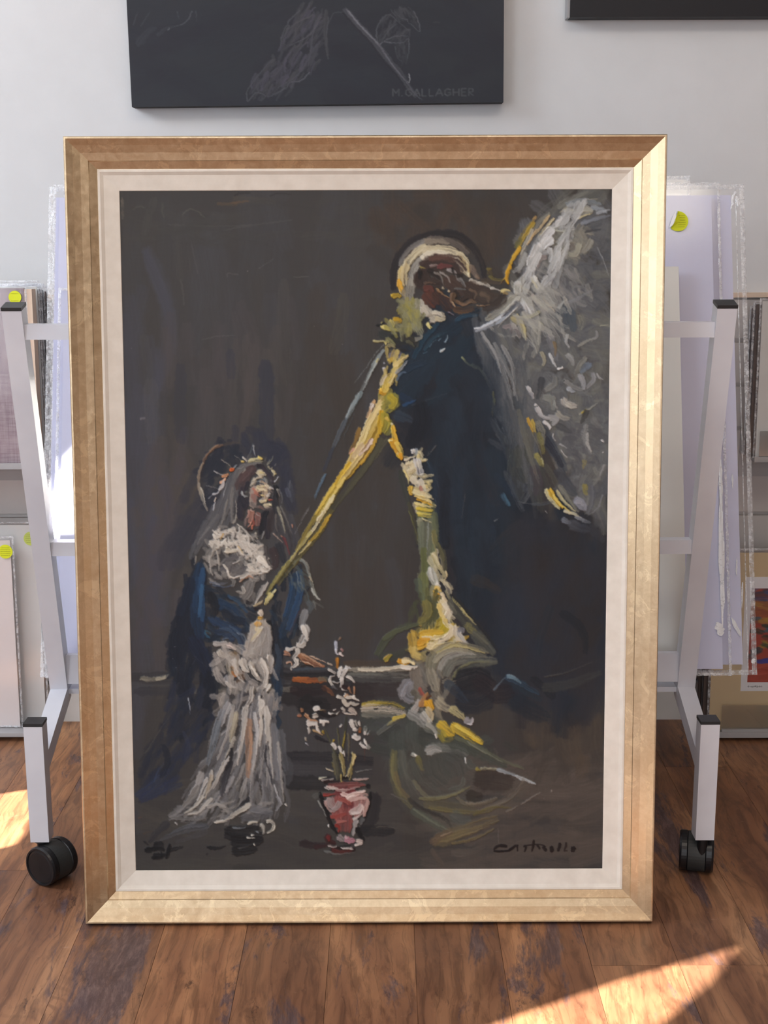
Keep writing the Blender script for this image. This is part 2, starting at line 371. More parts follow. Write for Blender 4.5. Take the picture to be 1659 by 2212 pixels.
class Painter:
    def __init__(s, x0, y0, w, h, base):
        s.x0, s.y0 = x0, y0
        s.C = np.tile(hexc(base), (h, w, 1)).astype(np.float32); s.Hh = np.zeros((h, w), np.float32)
        s.r = random.Random(3); s.k = 1.0
    def stroke(s, pts, c1, c2=None, w=8, w2=None, a=1.0, h=0.4, br=0.5, soft=0.18, dry=0.0, taper=0.15):
        """pts in picture pixels; w, w2 widths at start and end; br bristle streaks; dry 0..1 breaks the paint on the weave"""
        w2 = w if w2 is None else w2
        w *= s.k; w2 *= s.k
        q = spline(pts, max(3.0, w*0.5)) - (s.x0, s.y0)
        m = max(w, w2)/2 + 2
        H, W = s.Hh.shape
        xa, ya = np.floor(q.min(0)-m).astype(int); xb, yb = np.ceil(q.max(0)+m).astype(int)
        xa, ya = max(xa, 0), max(ya, 0); xb, yb = min(xb, W), min(yb, H)
        if xb-xa < 1 or yb-ya < 1: return
        gx, gy = np.meshgrid(np.arange(xa, xb), np.arange(ya, yb)); gx = gx.astype(np.float32)+.5; gy = gy.astype(np.float32)+.5
        best = np.full(gx.shape, 1e9, np.float32); lat = np.zeros_like(best); arc = np.zeros_like(best); arcu = np.zeros_like(best)
        seg = np.diff(q, axis=0); ln = np.hypot(seg[:, 0], seg[:, 1])+1e-6; cum = np.concatenate([[0], np.cumsum(ln)]); tot = cum[-1]
        for i in range(len(seg)):
            dx, dy = seg[i]/ln[i]
            px, py = gx-q[i, 0], gy-q[i, 1]
            t = px*dx+py*dy; tc = np.clip(t, 0, ln[i])
            d2 = (px-tc*dx)**2+(py-tc*dy)**2
            k = d2 < best
            best[k] = d2[k]; lat[k] = (py*dx-px*dy)[k]; arc[k] = (cum[i]+tc)[k]; arcu[k] = (cum[i]+t)[k]
        d = np.sqrt(best); T = arc/tot
        rad = (w+(w2-w)*T)/2
        if taper: rad = rad*np.clip(np.minimum(T, 1-T)/taper*0.55+0.45, 0, 1)**0.6
        ox, oy = s.r.randrange(512), s.r.randrange(512)
        ed = (NZ8[(gy.astype(int)+oy) % 512, (gx.astype(int)+ox) % 512]-0.5)*rad*0.6 + (NZ3[(gy.astype(int)+ox) % 512, (gx.astype(int)+oy) % 512]-0.5)*np.minimum(2.6, rad*0.55)
        x = (rad-d+ed)/np.maximum(soft*rad, 0.8)
        al = np.clip(x+0.5, 0, 1)
        # bristles: streaks along the stroke
        li = (lat*1.6+ox).astype(int) % 512; ai = (arc*0.07+oy).astype(int) % 512; ai2 = (ai+1) % 512; f = (arc*0.07+oy) % 1.0
        b = NZ2[li, ai]*(1-f)+NZ2[li, ai2]*f
        endd = np.minimum(arcu, tot-arcu)+rad*(0.15+1.1*(b-0.35))
        al = al*np.clip(endd/np.maximum(0.3*rad, 1.0)+0.5, 0, 1)
        if br: al = al*np.clip(1-br*1.1*np.clip((0.62-b)*3, 0, 1)*np.clip(0.25+T, 0, 1), 0, 1)
        if dry:
            wv = NZ[(gy.astype(int)*1+ox) % 512, (gx.astype(int)+oy) % 512]*0.5+b*0.5
            al = al*np.clip((wv-dry*0.75)*5+0.3, 0, 1)
        al = (al*a)[..., None]
        c1 = hexc(c1); c2 = c1 if c2 is None else hexc(c2)
        mixn = np.clip((NZ8[(li*3) % 512, ai]-0.5)*1.7+(b-0.5)*1.3+0.5, 0, 1)[..., None]
        col = c1*(1-mixn)+c2*mixn
        col = np.clip(col*(1+(b[..., None]-0.5)*0.16*min(1, br+0.3)), 0, 1)
        S = s.C[ya:yb, xa:xb]; S[...] = S*(1-al)+col*al
        Q = s.Hh[ya:yb, xa:xb]
        prof = np.clip(d/np.maximum(rad, 1), 0, 1)
        hh = h*(0.45+0.75*b+0.5*prof**3)
        Q[...] = Q*(1-al[..., 0]*0.8)+hh*al[..., 0]*(1 if a > 0.6 else a)
    def finish(s, amp=1.1, soft=0.4):
        H, W = s.Hh.shape
        yy, xx = np.mgrid[0:H, 0:W]
        wx = NZ8[(yy*2) % 512, (xx*2) % 512]-0.5; wy = NZ8[(xx*2+77) % 512, (yy*2+133) % 512]-0.5
        fx = NZ3[yy % 512, xx % 512]-0.5; fy = NZ3[(yy+200) % 512, (xx+91) % 512]-0.5
        X = np.clip(xx+wx*amp*2.4+fx*amp*1.3, 0, W-1).astype(int); Y = np.clip(yy+wy*amp*2.4+fy*amp*1.3, 0, H-1).astype(int)
        C = s.C[Y, X]; Hh = s.Hh[Y, X]
        b = sum(np.roll(np.roll(C, i, 0), j, 1) for i in (-1, 0, 1) for j in (-1, 0, 1))/9
        s.C = (C*(1-soft)+b*soft)*0.955+np.array([0.036, 0.034, 0.033], dtype=np.float32); s.Hh = Hh  # lifted darks: veiling haze and sheen put into the paint colour
    def text(s, block, wk=1.35, **kw):
        """lines: colour[,colour] width[,width] alpha height x,y x,y ...  with optional key=value words"""
        for ln in block.strip().splitlines():
            ln = ln.split('#!')[0].strip()
            if not ln: continue
            s.k = wk; t = ln.split(); c = t[0].split(','); w = t[1].split(','); o = dict(kw); pts = []
            for k in t[4:]:
                if '=' in k: a, b = k.split('='); o[a] = float(b)
                else: pts.append(tuple(map(float, k.split(','))))
            if len(pts) == 1: pts.append((pts[0][0]+0.6, pts[0][1]+0.6))
            s.stroke(pts, c[0], c[1] if len(c) > 1 else None, float(w[0]), float(w[1]) if len(w) > 1 else None, float(t[2]), float(t[3]), **o)
    def fill(s, poly, cols, n, ln, w, ang, a=0.8, h=0.3, jit=15, curve=0.15, **kw):
        """scatter n strokes inside a polygon; ang in degrees (0 right, 90 down) or a function of x, y"""
        poly = [tuple(map(float, k.split(','))) for k in poly.split()]; cols = cols.split()
        s.k = 1.0; xs = [p[0] for p in poly]; ys = [p[1] for p in poly]; done = 0; tries = 0
        while done < n and tries < n*30:
            tries += 1
            x, y = s.r.uniform(min(xs), max(xs)), s.r.uniform(min(ys), max(ys))
            ins = False; j = len(poly)-1
            for i in range(len(poly)):
                if (poly[i][1] > y) != (poly[j][1] > y) and x < (poly[j][0]-poly[i][0])*(y-poly[i][1])/(poly[j][1]-poly[i][1])+poly[i][0]: ins = not ins
                j = i
            if not ins: continue
            done += 1
            an = R((ang(x, y) if callable(ang) else ang)+s.r.gauss(0, jit)); L = s.r.uniform(0.6, 1.2)*ln/2; cv = s.r.gauss(0, curve)*L
            dx, dy = math.cos(an), math.sin(an)
            c = s.r.choice(cols).split(','); ww = w*s.r.uniform(0.6, 1.3)
            s.stroke([(x-dx*L, y-dy*L), (x-dy*cv, y+dx*cv), (x+dx*L, y+dy*L)], c[0], c[1] if len(c) > 1 else None, ww, None, a*s.r.uniform(0.7, 1), h, **kw)



def _z(P, ox, oy, k, block, **kw):
    """strokes written in a finer grid: x = ox + X/k"""
    out = []
    for ln in block.strip().splitlines():
        t = ln.split()
        if not t: continue
        w = ','.join('%.2f' % (float(v)/k) for v in t[1].split(','))
        pts = []
        for q in t[4:]:
            if '=' in q: pts.append(q)
            else: a, b = q.split(','); pts.append('%.1f,%.1f' % (ox+float(a)/k, oy+float(b)/k))
        out.append(' '.join([t[0], w, t[2], t[3]]+pts))
    P.text('\n'.join(out), **kw)
def _zf(P, ox, oy, k, poly, cols, n, ln, w, ang, **kw):
    P.fill(' '.join('%.1f,%.1f' % (ox+float(a)/k, oy+float(b)/k) for a, b in (q.split(',') for q in poly.split())), cols, n, ln/k, w/k, ang, **kw)

def paint_annunciation(P):
    # --- ground: dark vertical scumbles, brown and blue grey
    P.fill('240,395 860,395 860,1700 240,1700', '#3f4043,#3a3a3b #434447,#3c3c3e #3b3a39,#403e3c #45464b,#3d3e42', 150, 260, 46, 90, a=0.55, h=0.04, jit=5, br=0.35, soft=0.7)
    P.fill('860,395 1330,395 1330,1890 860,1890', '#3a3734,#403c38 #35332f,#3b3835 #3d3936,#333130', 110, 200, 50, 90, a=0.6, h=0.04, jit=14, br=0.35, soft=0.7)
    P.fill('250,640 330,640 340,1300 270,1700', '#4a4d5c,#434552 #464854,#3f404a', 26, 300, 34, 88, a=0.45, h=0.04, jit=3, br=0.5, soft=0.7)
    P.fill('350,720 640,720 640,950 380,960', '#514b48,#484443 #4b4648,#454143', 26, 190, 26, 91, a=0.45, h=0.04, jit=4, br=0.6, soft=0.6)
    P.fill('280,960 400,960 400,1400 290,1450', '#4f4845,#49443f #4a4650,#44414a', 26, 180, 30, 92, a=0.45, h=0.04, jit=6, br=0.5, soft=0.6)
    P.fill('640,700 860,700 840,1350 640,1350', '#3d3935,#36332f #413c37,#393532', 50, 200, 34, 90, a=0.5, h=0.04, jit=5, br=0.5, soft=0.6)
    P.fill('280,1690 900,1700 1000,1885 280,1885', '#454442,#3c3b39 #4b4844,#403f3c #3a3938,#454340', 80, 170, 22, 1, a=0.6, h=0.05, jit=9, br=0.5, soft=0.5)
    P.fill('960,1650 1310,1600 1310,1880 960,1885', '#57504a,#4b4540 #4f4843,#5b544e #4a443f,#544d48', 90, 150, 24, -4, a=0.6, h=0.05, jit=8, br=0.5, soft=0.5)
    P.fill('1140,1560 1310,1540 1310,1640 1140,1660', '#46413b,#3b3733 #574c40,#463f37', 30, 90, 24, 85, a=0.55, h=0.05, jit=10, br=0.5, soft=0.5)
    P.fill('800,410 1120,410 1040,600 820,560', '#3a342f,#443a33 #4c3c31,#3b342e #38332e,#322f2b', 44, 90, 30, 80, a=0.55, h=0.05, jit=40, br=0.5, soft=0.6)
    _z(P, 250, 400, 3.016, '''
#343436,#3a3a3c 60 .5 .05 990,1150 985,1400 990,1659
#272d3e,#2c3240 70 .6 .05 965,1130 975,1400 980,1659
#2f3444,#2c3140 40 .4 .05 735,1050 740,1240
#2c3040,#30343f 60 .4 .05 410,1150 405,1400 410,1659
#5c5c5c,#4c4c4e 70 .4 .08 210,1250 215,1450 220,1659 br=1
#4e4c4a,#444444 50 .35 .06 160,960 185,1100 200,1260 br=1
#4f4a49,#444242 50 .35 .06 600,1300 590,1500 595,1659 br=1
#56504e,#474445 46 .4 .06 840,960 850,1200 845,1380 br=1
#524f4c,#46433f 60 .35 .06 1090,600 1080,900 1110,1280 br=1
#4d4c43,#45433d 60 .5 .06 1480,690 1470,850 1410,1080 br=1
#4c4b49,#454443 40 .35 .06 380,230 390,400 410,600 br=1
#50504b,#454543 40 .4 .06 240,60 200,180 170,300 br=1
#5a5a4e,#50504a 8 .5 .1 295,90 290,160 305,190
#66665a,#50504a 7 .6 .12 420,170 470,135 520,150 570,190
#5e5e54,#4d4d48 7 .5 .1 95,140 130,115 180,125
#5f4a36,#6a5038 18 .6 .1 650,100 760,100 860,85 br=1
#585044,#4a463e 30 .4 .08 760,65 900,75 1030,90 br=1
#2a2b2c 10 .8 .1 765,50 800,30 870,30
#2a2b2c 8 .7 .1 995,50 1050,35 1140,40
#5a5955,#4b4b49 6 .5 .1 330,235 600,245 860,240 1150,205
#5d5c59 5 .4 .1 690,275 800,255 900,245
#60605c 4 .5 .1 545,990 650,965 770,960
#8d8270,#6a6458 12 .7 .2 25,60 27,130 30,200
#9a9a98 7 .8 .4 848,537
#8a8a88 6 .7 .4 85,1043
#87858a 10 .7 .4 140,1505 175,1500
#8d8d8d 6 .6 .3 1470,1018
#808080 5 .6 .3 1285,898
#6a6a6a 4 .5 .1 920,525 970,495 1020,460 dry=.6
#605e5c 5 .5 .15 715,580 720,555 790,562
#66645f 4 .5 .1 1150,580 1250,578
#5c5b59 8 .4 .1 410,590 425,680 430,760
#5a5859 8 .4 .1 480,350 500,450 520,560
''')
    P.fill('260,420 780,420 800,520 260,520', '#40403f,#383837 #464541,#3c3c3b', 40, 120, 16, 0, a=0.4, h=0.05, jit=8, br=0.8, soft=0.5)
    # --- table edge and the dark bench behind the flowers
    _z(P, 280, 1280, 1.0, '''
#2c2c2e,#34353a 20 .9 .1 -10,180 100,182 340,184
#212124,#2a292b 26 .95 .1 320,170 420,172 560,178
#1c1b1d,#232124 46 .85 .1 330,215 420,218 520,220
#2a2627,#2f292a 50 .8 .1 420,230 560,225 610,228
#26272c,#1c1d22 20 .8 .1 330,352 420,356 520,362
#3c3d42,#2f3035 26 .7 .1 330,378 420,380 520,384
#17181b,#222327 24 .8 .1 320,405 400,410 490,414
#7d7b70,#55544f 8 .8 .3 290,208 345,206 100,212 dry=.3
''', br=0.6)
    P.text('''
#9a9684,#6e6c62 9,5 .9 .5 296,1463 330,1464 356,1456 dry=.2
#c9c4ae,#8f8c7e 6,3 .9 .6 330,1465 345,1462 358,1454
#46474a,#3a3b3e 10 .6 .1 284,1476 320,1474 370,1470
#2d2f36,#34363c 14 .7 .1 284,1490 330,1490 380,1492
#5a5c5e,#47494c 7 .7 .2 612,1436 660,1440 720,1440 780,1438
#1b1c20 7 .9 .2 600,1452 660,1454 716,1452
#2f3136,#3b3c40 8 .8 .2 610,1446 650,1444 700,1444
#b4602a,#8e4e2a 9 .95 .4 628,1464 660,1466 700,1466 br=.6
#c06a30,#a0602f 5 .9 .5 632,1462 660,1463
#6e6f5c,#5a5b50 8 .8 .3 684,1464 705,1464
#8b5535,#6c4430 10,5 .8 .4 694,1482 710,1490 718,1500
#1c1418,#241c20 16 .8 .1 625,1488 660,1492 700,1486
#151518,#1d1d20 34 .9 .1 645,1520 680,1526 706,1530
#101014 8 .8 .2 668,1512 680,1516 692,1512
#b5b09e,#7b796f 8 .9 .5 745,1444 800,1442 850,1442 900,1438 dry=.25
#e8e2cc,#c3beac 6 .95 .9 770,1442 800,1444 840,1440 866,1436 898,1438
#8d9086,#6b6e68 9 .8 .3 750,1453 820,1455 880,1456 br=.9
#5a5d5a,#494b4a 10 .7 .2 745,1463 800,1464 870,1464 br=.9
#5d4a34,#463a2e 12 .6 .1 740,1430 780,1430 840,1428 br=.9
''')
    # --- shadow shapes around the woman
    _zf(P, 340, 900, 4.366, '250,650 420,560 560,700 480,1000 300,1300 60,1280', '#30333f,#3a3a42 #2b2f3c,#343640', 26, 330, 90, 118, a=0.6, h=0.04, jit=8, br=0.4, soft=0.6)
    _zf(P, 340, 900, 4.366, '640,160 1020,100 1230,330 1240,700 1250,900 1120,700 980,330 700,300', '#272b3a,#303442 #232736,#2b3040', 34, 200, 90, 70, a=0.7, h=0.05, jit=30, br=0.4, soft=0.5)
    _zf(P, 340, 900, 4.366, '450,300 720,200 760,420 640,560 560,800 470,840 390,640 400,420', '#1c222e,#232834 #191e2a,#262b38', 40, 150, 60, 120, a=0.85, h=0.06, jit=30, br=0.4, soft=0.4)
    _zf(P, 340, 1200, 4.366, '330,100 440,200 420,700 480,1000 520,1300 480,1659 60,1659 100,1050 90,780 240,300', '#131824,#1b2230 #18202f,#111622 #1a2638,#131a27', 130, 260, 60, 95, a=0.85, h=0.12, jit=12, br=0.5, soft=0.35)
    _zf(P, 280, 1500, 3.95, '300,0 720,0 560,480 330,740 40,900 20,700 120,500', '#23262e,#2e3038 #1d2740,#262c3c #383838,#2c2d33 #1a2234,#232a3a', 90, 260, 44, 118, a=0.7, h=0.08, jit=12, br=0.6, soft=0.5)
    _z(P, 280, 1500, 3.95, '''
#2b3755,#26304a 46 .7 .12 20,860 150,780 300,640 br=.9
#2a3454,#202a44 60 .75 .12 60,900 220,810 400,700 br=.9
#3c4a68,#2a3650 14 .7 .2 180,740 215,640 265,570 br=1
#303a52,#232b3e 40 .6 .1 120,870 260,820 420,760
#1b2231,#141a28 40 .7 .1 260,420 300,560 240,700
#5f5e58,#47463f 6,3 .7 .2 100,500 240,280 345,130
#4a4a48,#3a3a3a 8 .5 .1 60,620 90,540 180,400
#8b98a6,#55627a 6,3 .8 .4 478,40 490,90 488,160
#31384e 26 .5 .1 430,300 480,450 440,560
''')
    # --- woman: blue mantle
    _zf(P, 340, 1200, 4.366, '430,280 640,330 880,460 890,600 820,720 720,860 500,820 420,760', '#151d2b,#1c2a3c #1a2534,#131a26 #20344a,#182636', 46, 130, 44, 35, a=0.9, h=0.2, jit=25, br=0.6)
    _zf(P, 340, 1200, 4.366, '1070,300 1180,120 1350,80 1380,400 1290,760 1190,900 1100,1000 1040,700', '#141b27,#1b2939 #22364a,#1a2a3b #171f2c,#101722', 40, 170, 40, 100, a=0.9, h=0.2, jit=14, br=0.6)
    _zf(P, 340, 1200, 4.366, '1070,780 1180,850 1150,1300 1120,1620 1050,1500', '#172130,#1e2f40 #131a25,#1a2634', 20, 200, 36, 93, a=0.9, h=0.2, jit=6, br=0.6)
    _zf(P, 340, 900, 4.366, '740,440 880,410 760,560 720,1010 560,1040 440,1180 330,1320 280,1260 460,920 620,650', '#56575d,#46474e #68686b,#515258 #4c4e55,#5d5e60', 60, 170, 30, 112, a=0.85, h=0.25, jit=10, br=0.7)
    _zf(P, 340, 900, 4.366, '1080,850 1180,830 1290,1100 1330,1330 1180,1300 1060,1100', '#39393f,#2c2c33 #54534f,#414143 #45454a,#333439', 34, 150, 24, 75, a=0.8, h=0.25, jit=10, br=0.7)
    _z(P, 340, 1200, 4.366, '''
#1d3552,#14263f 90 .9 .25 390,60 350,300 350,560 380,760
#2a5076,#1f3f63 46 .9 .4 410,100 390,260 395,420 400,600
#3c6a90,#24476c 26 .85 .5 395,250 385,400 370,560
#244468,#1a3452 34 .8 .4 355,180 330,380 330,520
#101826,#162033 80 .9 .2 300,200 240,420 180,640
#0f1522,#18202e 90 .9 .2 180,560 140,760 130,960
#12192a,#1b2740 110 .9 .2 300,760 400,920 460,1100
#1b2f4c,#223a5a 60 .9 .3 470,560 600,640 760,700
#203a5a,#18304c 70 .9 .35 520,420 660,470 800,600
#2d4f70,#1c3550 24 .85 .5 640,360 740,420 830,520
#0c1018,#151a24 60 .95 .3 470,330 520,460 500,560
#141a26,#1e2838 60 .9 .3 600,500 680,580 800,600
#2f6080,#24506e 16 .8 .5 420,700 440,740 470,760
#3a7088,#2a5a74 10 .7 .5 420,690 470,710 480,730
#3b4c62,#223048 30 .9 .5 600,760 720,720 790,820 790,920
#7c8894,#46586e 12,8 .85 .7 590,780 640,765 700,780
#8a949e,#4a5a70 16,8 .9 .8 730,710 800,740 820,800
#64758a,#2e4058 16,8 .85 .7 660,650 740,700 800,790 810,860
#485c74,#22344c 24 .85 .6 560,680 660,690 760,800 780,920
#1c2c44,#2a3c56 40 .85 .4 520,700 620,720 700,780
#16283e,#203a56 70 .9 .3 1290,150 1260,400 1200,620 1150,760
#1c3454,#27486c 50 .9 .4 1330,120 1340,300 1290,480 1220,680
#2b5078,#1b3556 24 .85 .5 1260,200 1230,380 1180,560
#3b3a44,#5a4650 14 .7 .4 1340,480 1280,600 1230,740
#18283c,#0f1a2a 60 .9 .3 1180,760 1220,880 1180,900
#11151e,#1a202c 60 .9 .3 1080,640 1090,800 1110,980
#0b0d12 40 .9 .3 1030,600 1050,760 1060,880
#293646,#3c4a5a 40 .8 .3 1110,820 1130,940 1110,1120
#1a2738,#22354a 50 .85 .2 1110,1100 1120,1300 1090,1500
#223850,#18283c 40 .8 .3 1120,1180 1110,1360 1080,1480
#151d2a,#101622 80 .9 .2 480,1080 500,1260 430,1420
#35393c,#22282e 40 .7 .2 520,950 520,1100 560,1240
#c8d0d8 8,4 .9 .8 265,1330 275,1400 278,1450
#8c9098 6,4 .8 .5 130,850 150,842
#a8b0c0 10 .8 .5 120,955
#9098a8 8 .8 .5 150,1045
#4a5060 4,3 .5 .3 320,930 440,1040
#3c4454 5,3 .5 .3 300,1020 340,960
''')
    # veil
    _z(P, 340, 900, 4.366, '''
#54555b,#6b6a68 70 .9 .35 760,470 660,680 600,880 480,1060
#4a4c52,#5d5d5e 60 .85 .3 620,760 500,960 400,1120 330,1260
#62646a,#47484e 40 .85 .4 700,520 620,760 540,960
#767472,#5b5a5c 24 .8 .5 740,480 680,640 640,800
#85827e,#6a6866 20 .8 .5 690,640 680,800 690,980
#9a968c,#75726e 14,8 .8 .6 640,760 610,900 580,1010
#6f6e70,#535459 30 .8 .4 560,900 440,1060 360,1180
#8e8d8a,#605f62 14,6 .8 .5 470,1020 400,1110 350,1190
#454a52,#5a5c60 30 .8 .3 330,1180 300,1260 280,1320
#a8a49a,#8a8780 14,8 .85 .6 340,1290 335,1350 325,1380
#c2bcae,#99948a 16,6 .85 .7 720,940 700,980 730,900 720,760
#7d7b78,#605f60 16 .8 .5 880,425 960,415 800,450 740,540
#6b6a6c,#85827e 20 .85 .5 740,470 820,430 920,420
#504f52,#3f4046 26 .8 .3 1110,820 1160,960 1200,1120 1220,1260
#8f8b7c,#6c6a60 14,10 .85 .6 1130,830 1160,940 1190,1080
#6c6b68,#55555a 14,8 .8 .5 1150,820 1210,960 1260,1090
#4b4d55,#3d4049 40 .7 .2 1240,900 1280,1060 1300,1180
#3a3e48,#4b505a 34 .7 .2 1230,600 1250,700 1260,780
#6c7280,#50566a 30 .6 .3 1200,650 1235,740
#80858c,#5a5e66 10,4 .7 .4 1240,580 1225,680
#8c8f90,#5f6266 14,6 .7 .5 1130,660 1165,740 1155,800
''')
    # halo arc and rays
    _z(P, 340, 900, 4.366, '''
#8a6a50,#6a5444 26,18 .9 .6 600,240 520,270 440,350 400,440 dry=.2
#b48a68,#8e6e56 10,8 .8 .8 560,240 500,280 430,360
#a08c74,#8a7a68 26,20 .9 .6 410,410 375,500 365,620 380,700
#b8b0a0,#8c867a 28,14 .9 .6 370,600 390,720 430,820 455,870
#d8d4c4,#a8a494 14,8 .9 .9 390,640 420,740 430,800
#5a4c40,#453c36 20 .6 .2 590,250 680,225 760,220
#2a2a30 14 .8 .2 420,420 395,540 400,640
#c9bfae,#8d867a 7,3 .85 .7 580,380 640,420 690,460
#9a9890,#70706e 6,3 .8 .6 710,340 750,370 775,395
#c2c6c8,#8d9498 14,6 .85 .7 890,240 893,300 905,350
#5f6f74,#4a565c 12,6 .7 .4 860,330 880,230
#e8e4da,#c8c2b4 18,12 .95 1 785,355 800,370 830,395
#f0d880,#e8c868 20,14 .95 1.1 775,400 800,408
#e9e5c8,#d0c890 26,12 .95 1 845,398 880,380 925,372 960,385
#f0e08c,#e6cf70 22,16 .95 1.1 935,355 960,365 975,380
#d8d09c,#a8a27c 16,8 .9 .8 830,410 900,395 980,400
#9fa088,#7c7c6c 10,4 .8 .6 1030,430 1060,390 1080,345
#b8b494,#8c8a74 8,4 .85 .7 1020,430 1050,380
#7b7c6c,#5f6058 8,3 .7 .5 1000,400 1020,340
#c8c09c,#a29a7c 16 .9 .9 1030,440 1050,470 1070,450
#f2e8c0,#d8cc98 22,16 .95 1.1 1060,480 1085,500 1080,535
#e8d48c,#f0e4ac 14 .9 1 1085,520 1105,510
#d8dce0,#b8bcc0 16,8 .9 .9 1085,600 1110,575 1130,540
#c8c4b0,#9a9788 14 .9 .8 1050,580 1080,590
#b7b2a0 8,4 .8 .7 1090,440 1105,420
#e06428,#c85820 34,26 1 1.1 665,470 690,478 700,462
#f08850,#e07038 18 .95 1 690,465 705,470
#c9cdd0,#8f959a 12,6 .85 .7 700,460 735,430
#e8945c,#f0b484 24,14 .95 1 590,540 625,535 650,515
#f0a068,#e8c0a4 22 .95 1 570,600 600,590 625,560
#dcd8d4,#b8b4b4 34,20 .95 .9 560,660 590,640 610,580
#eceae8,#c8c8cc 18,8 .9 .9 500,710 545,700 575,665
#c8c4c0,#8c8a8c 14,6 .85 .7 510,490 570,520 610,530
#9c9894,#6c6a6e 8,4 .8 .6 440,630 500,640 560,660
#d2d4d8,#a0a4ac 16,8 .9 .9 505,860 520,800 530,750
#f0dcc4,#d8c8b4 12,8 .9 .9 515,780 535,740
#a8a8ac,#70747c 10,5 .8 .6 460,750 500,720 550,720
#b4b8bc,#7c8086 8,4 .8 .6 600,740 640,580 680,500
''', wk=1.15)
    # hair, face and neck
    _z(P, 480, 960, 10.37, '''
#3d3135,#4d3d3e 170 1 .3 680,470 520,600 380,800 330,950
#2a2730,#383038 120 1 .3 420,900 400,1150 370,1400 380,1640
#5a4442,#443438 80 .9 .4 560,560 450,660 340,800
#4c3c3e,#5c4a4a 50 .9 .4 640,480 560,620 420,760
#4a4a4e,#7c7a76 36 .9 .5 840,360 700,360 520,420 420,500 330,600
#aaa69a,#85827a 22,12 .9 .7 490,490 400,590
#1c1a22,#2b2730 70 1 .4 740,430 820,420 900,480
#2b2630,#3a343e 60 1 .4 880,470 960,560 1040,680 1100,820
#2a2a34,#1e1e28 80 1 .3 560,780 500,900 480,1000
#272833,#1e202b 110 1 .3 370,1100 420,1260 500,1340
#343440,#24242e 90 1 .3 330,1250 350,1450 340,1600
#20202c,#2e2c36 70 1 .3 520,1150 520,1280 440,1420
#1d2028,#12141a 80 1 .4 1150,860 1180,1000 1150,1140 1160,1300
#2e2e34,#24262c 110 1 .3 1130,1150 1150,1300 1180,1500
#191b24,#10121a 120 1 .4 960,1440 900,1560 860,1720 840,1900
#2c2830,#1d1d26 100 1 .3 960,1600 960,1800 980,2050
#3b3234,#2a2629 110 .9 .3 1080,1450 1040,1700 1060,1900
#15171e,#22222c 60 1 .4 900,1600 820,1800 810,1960
''', br=0.5)
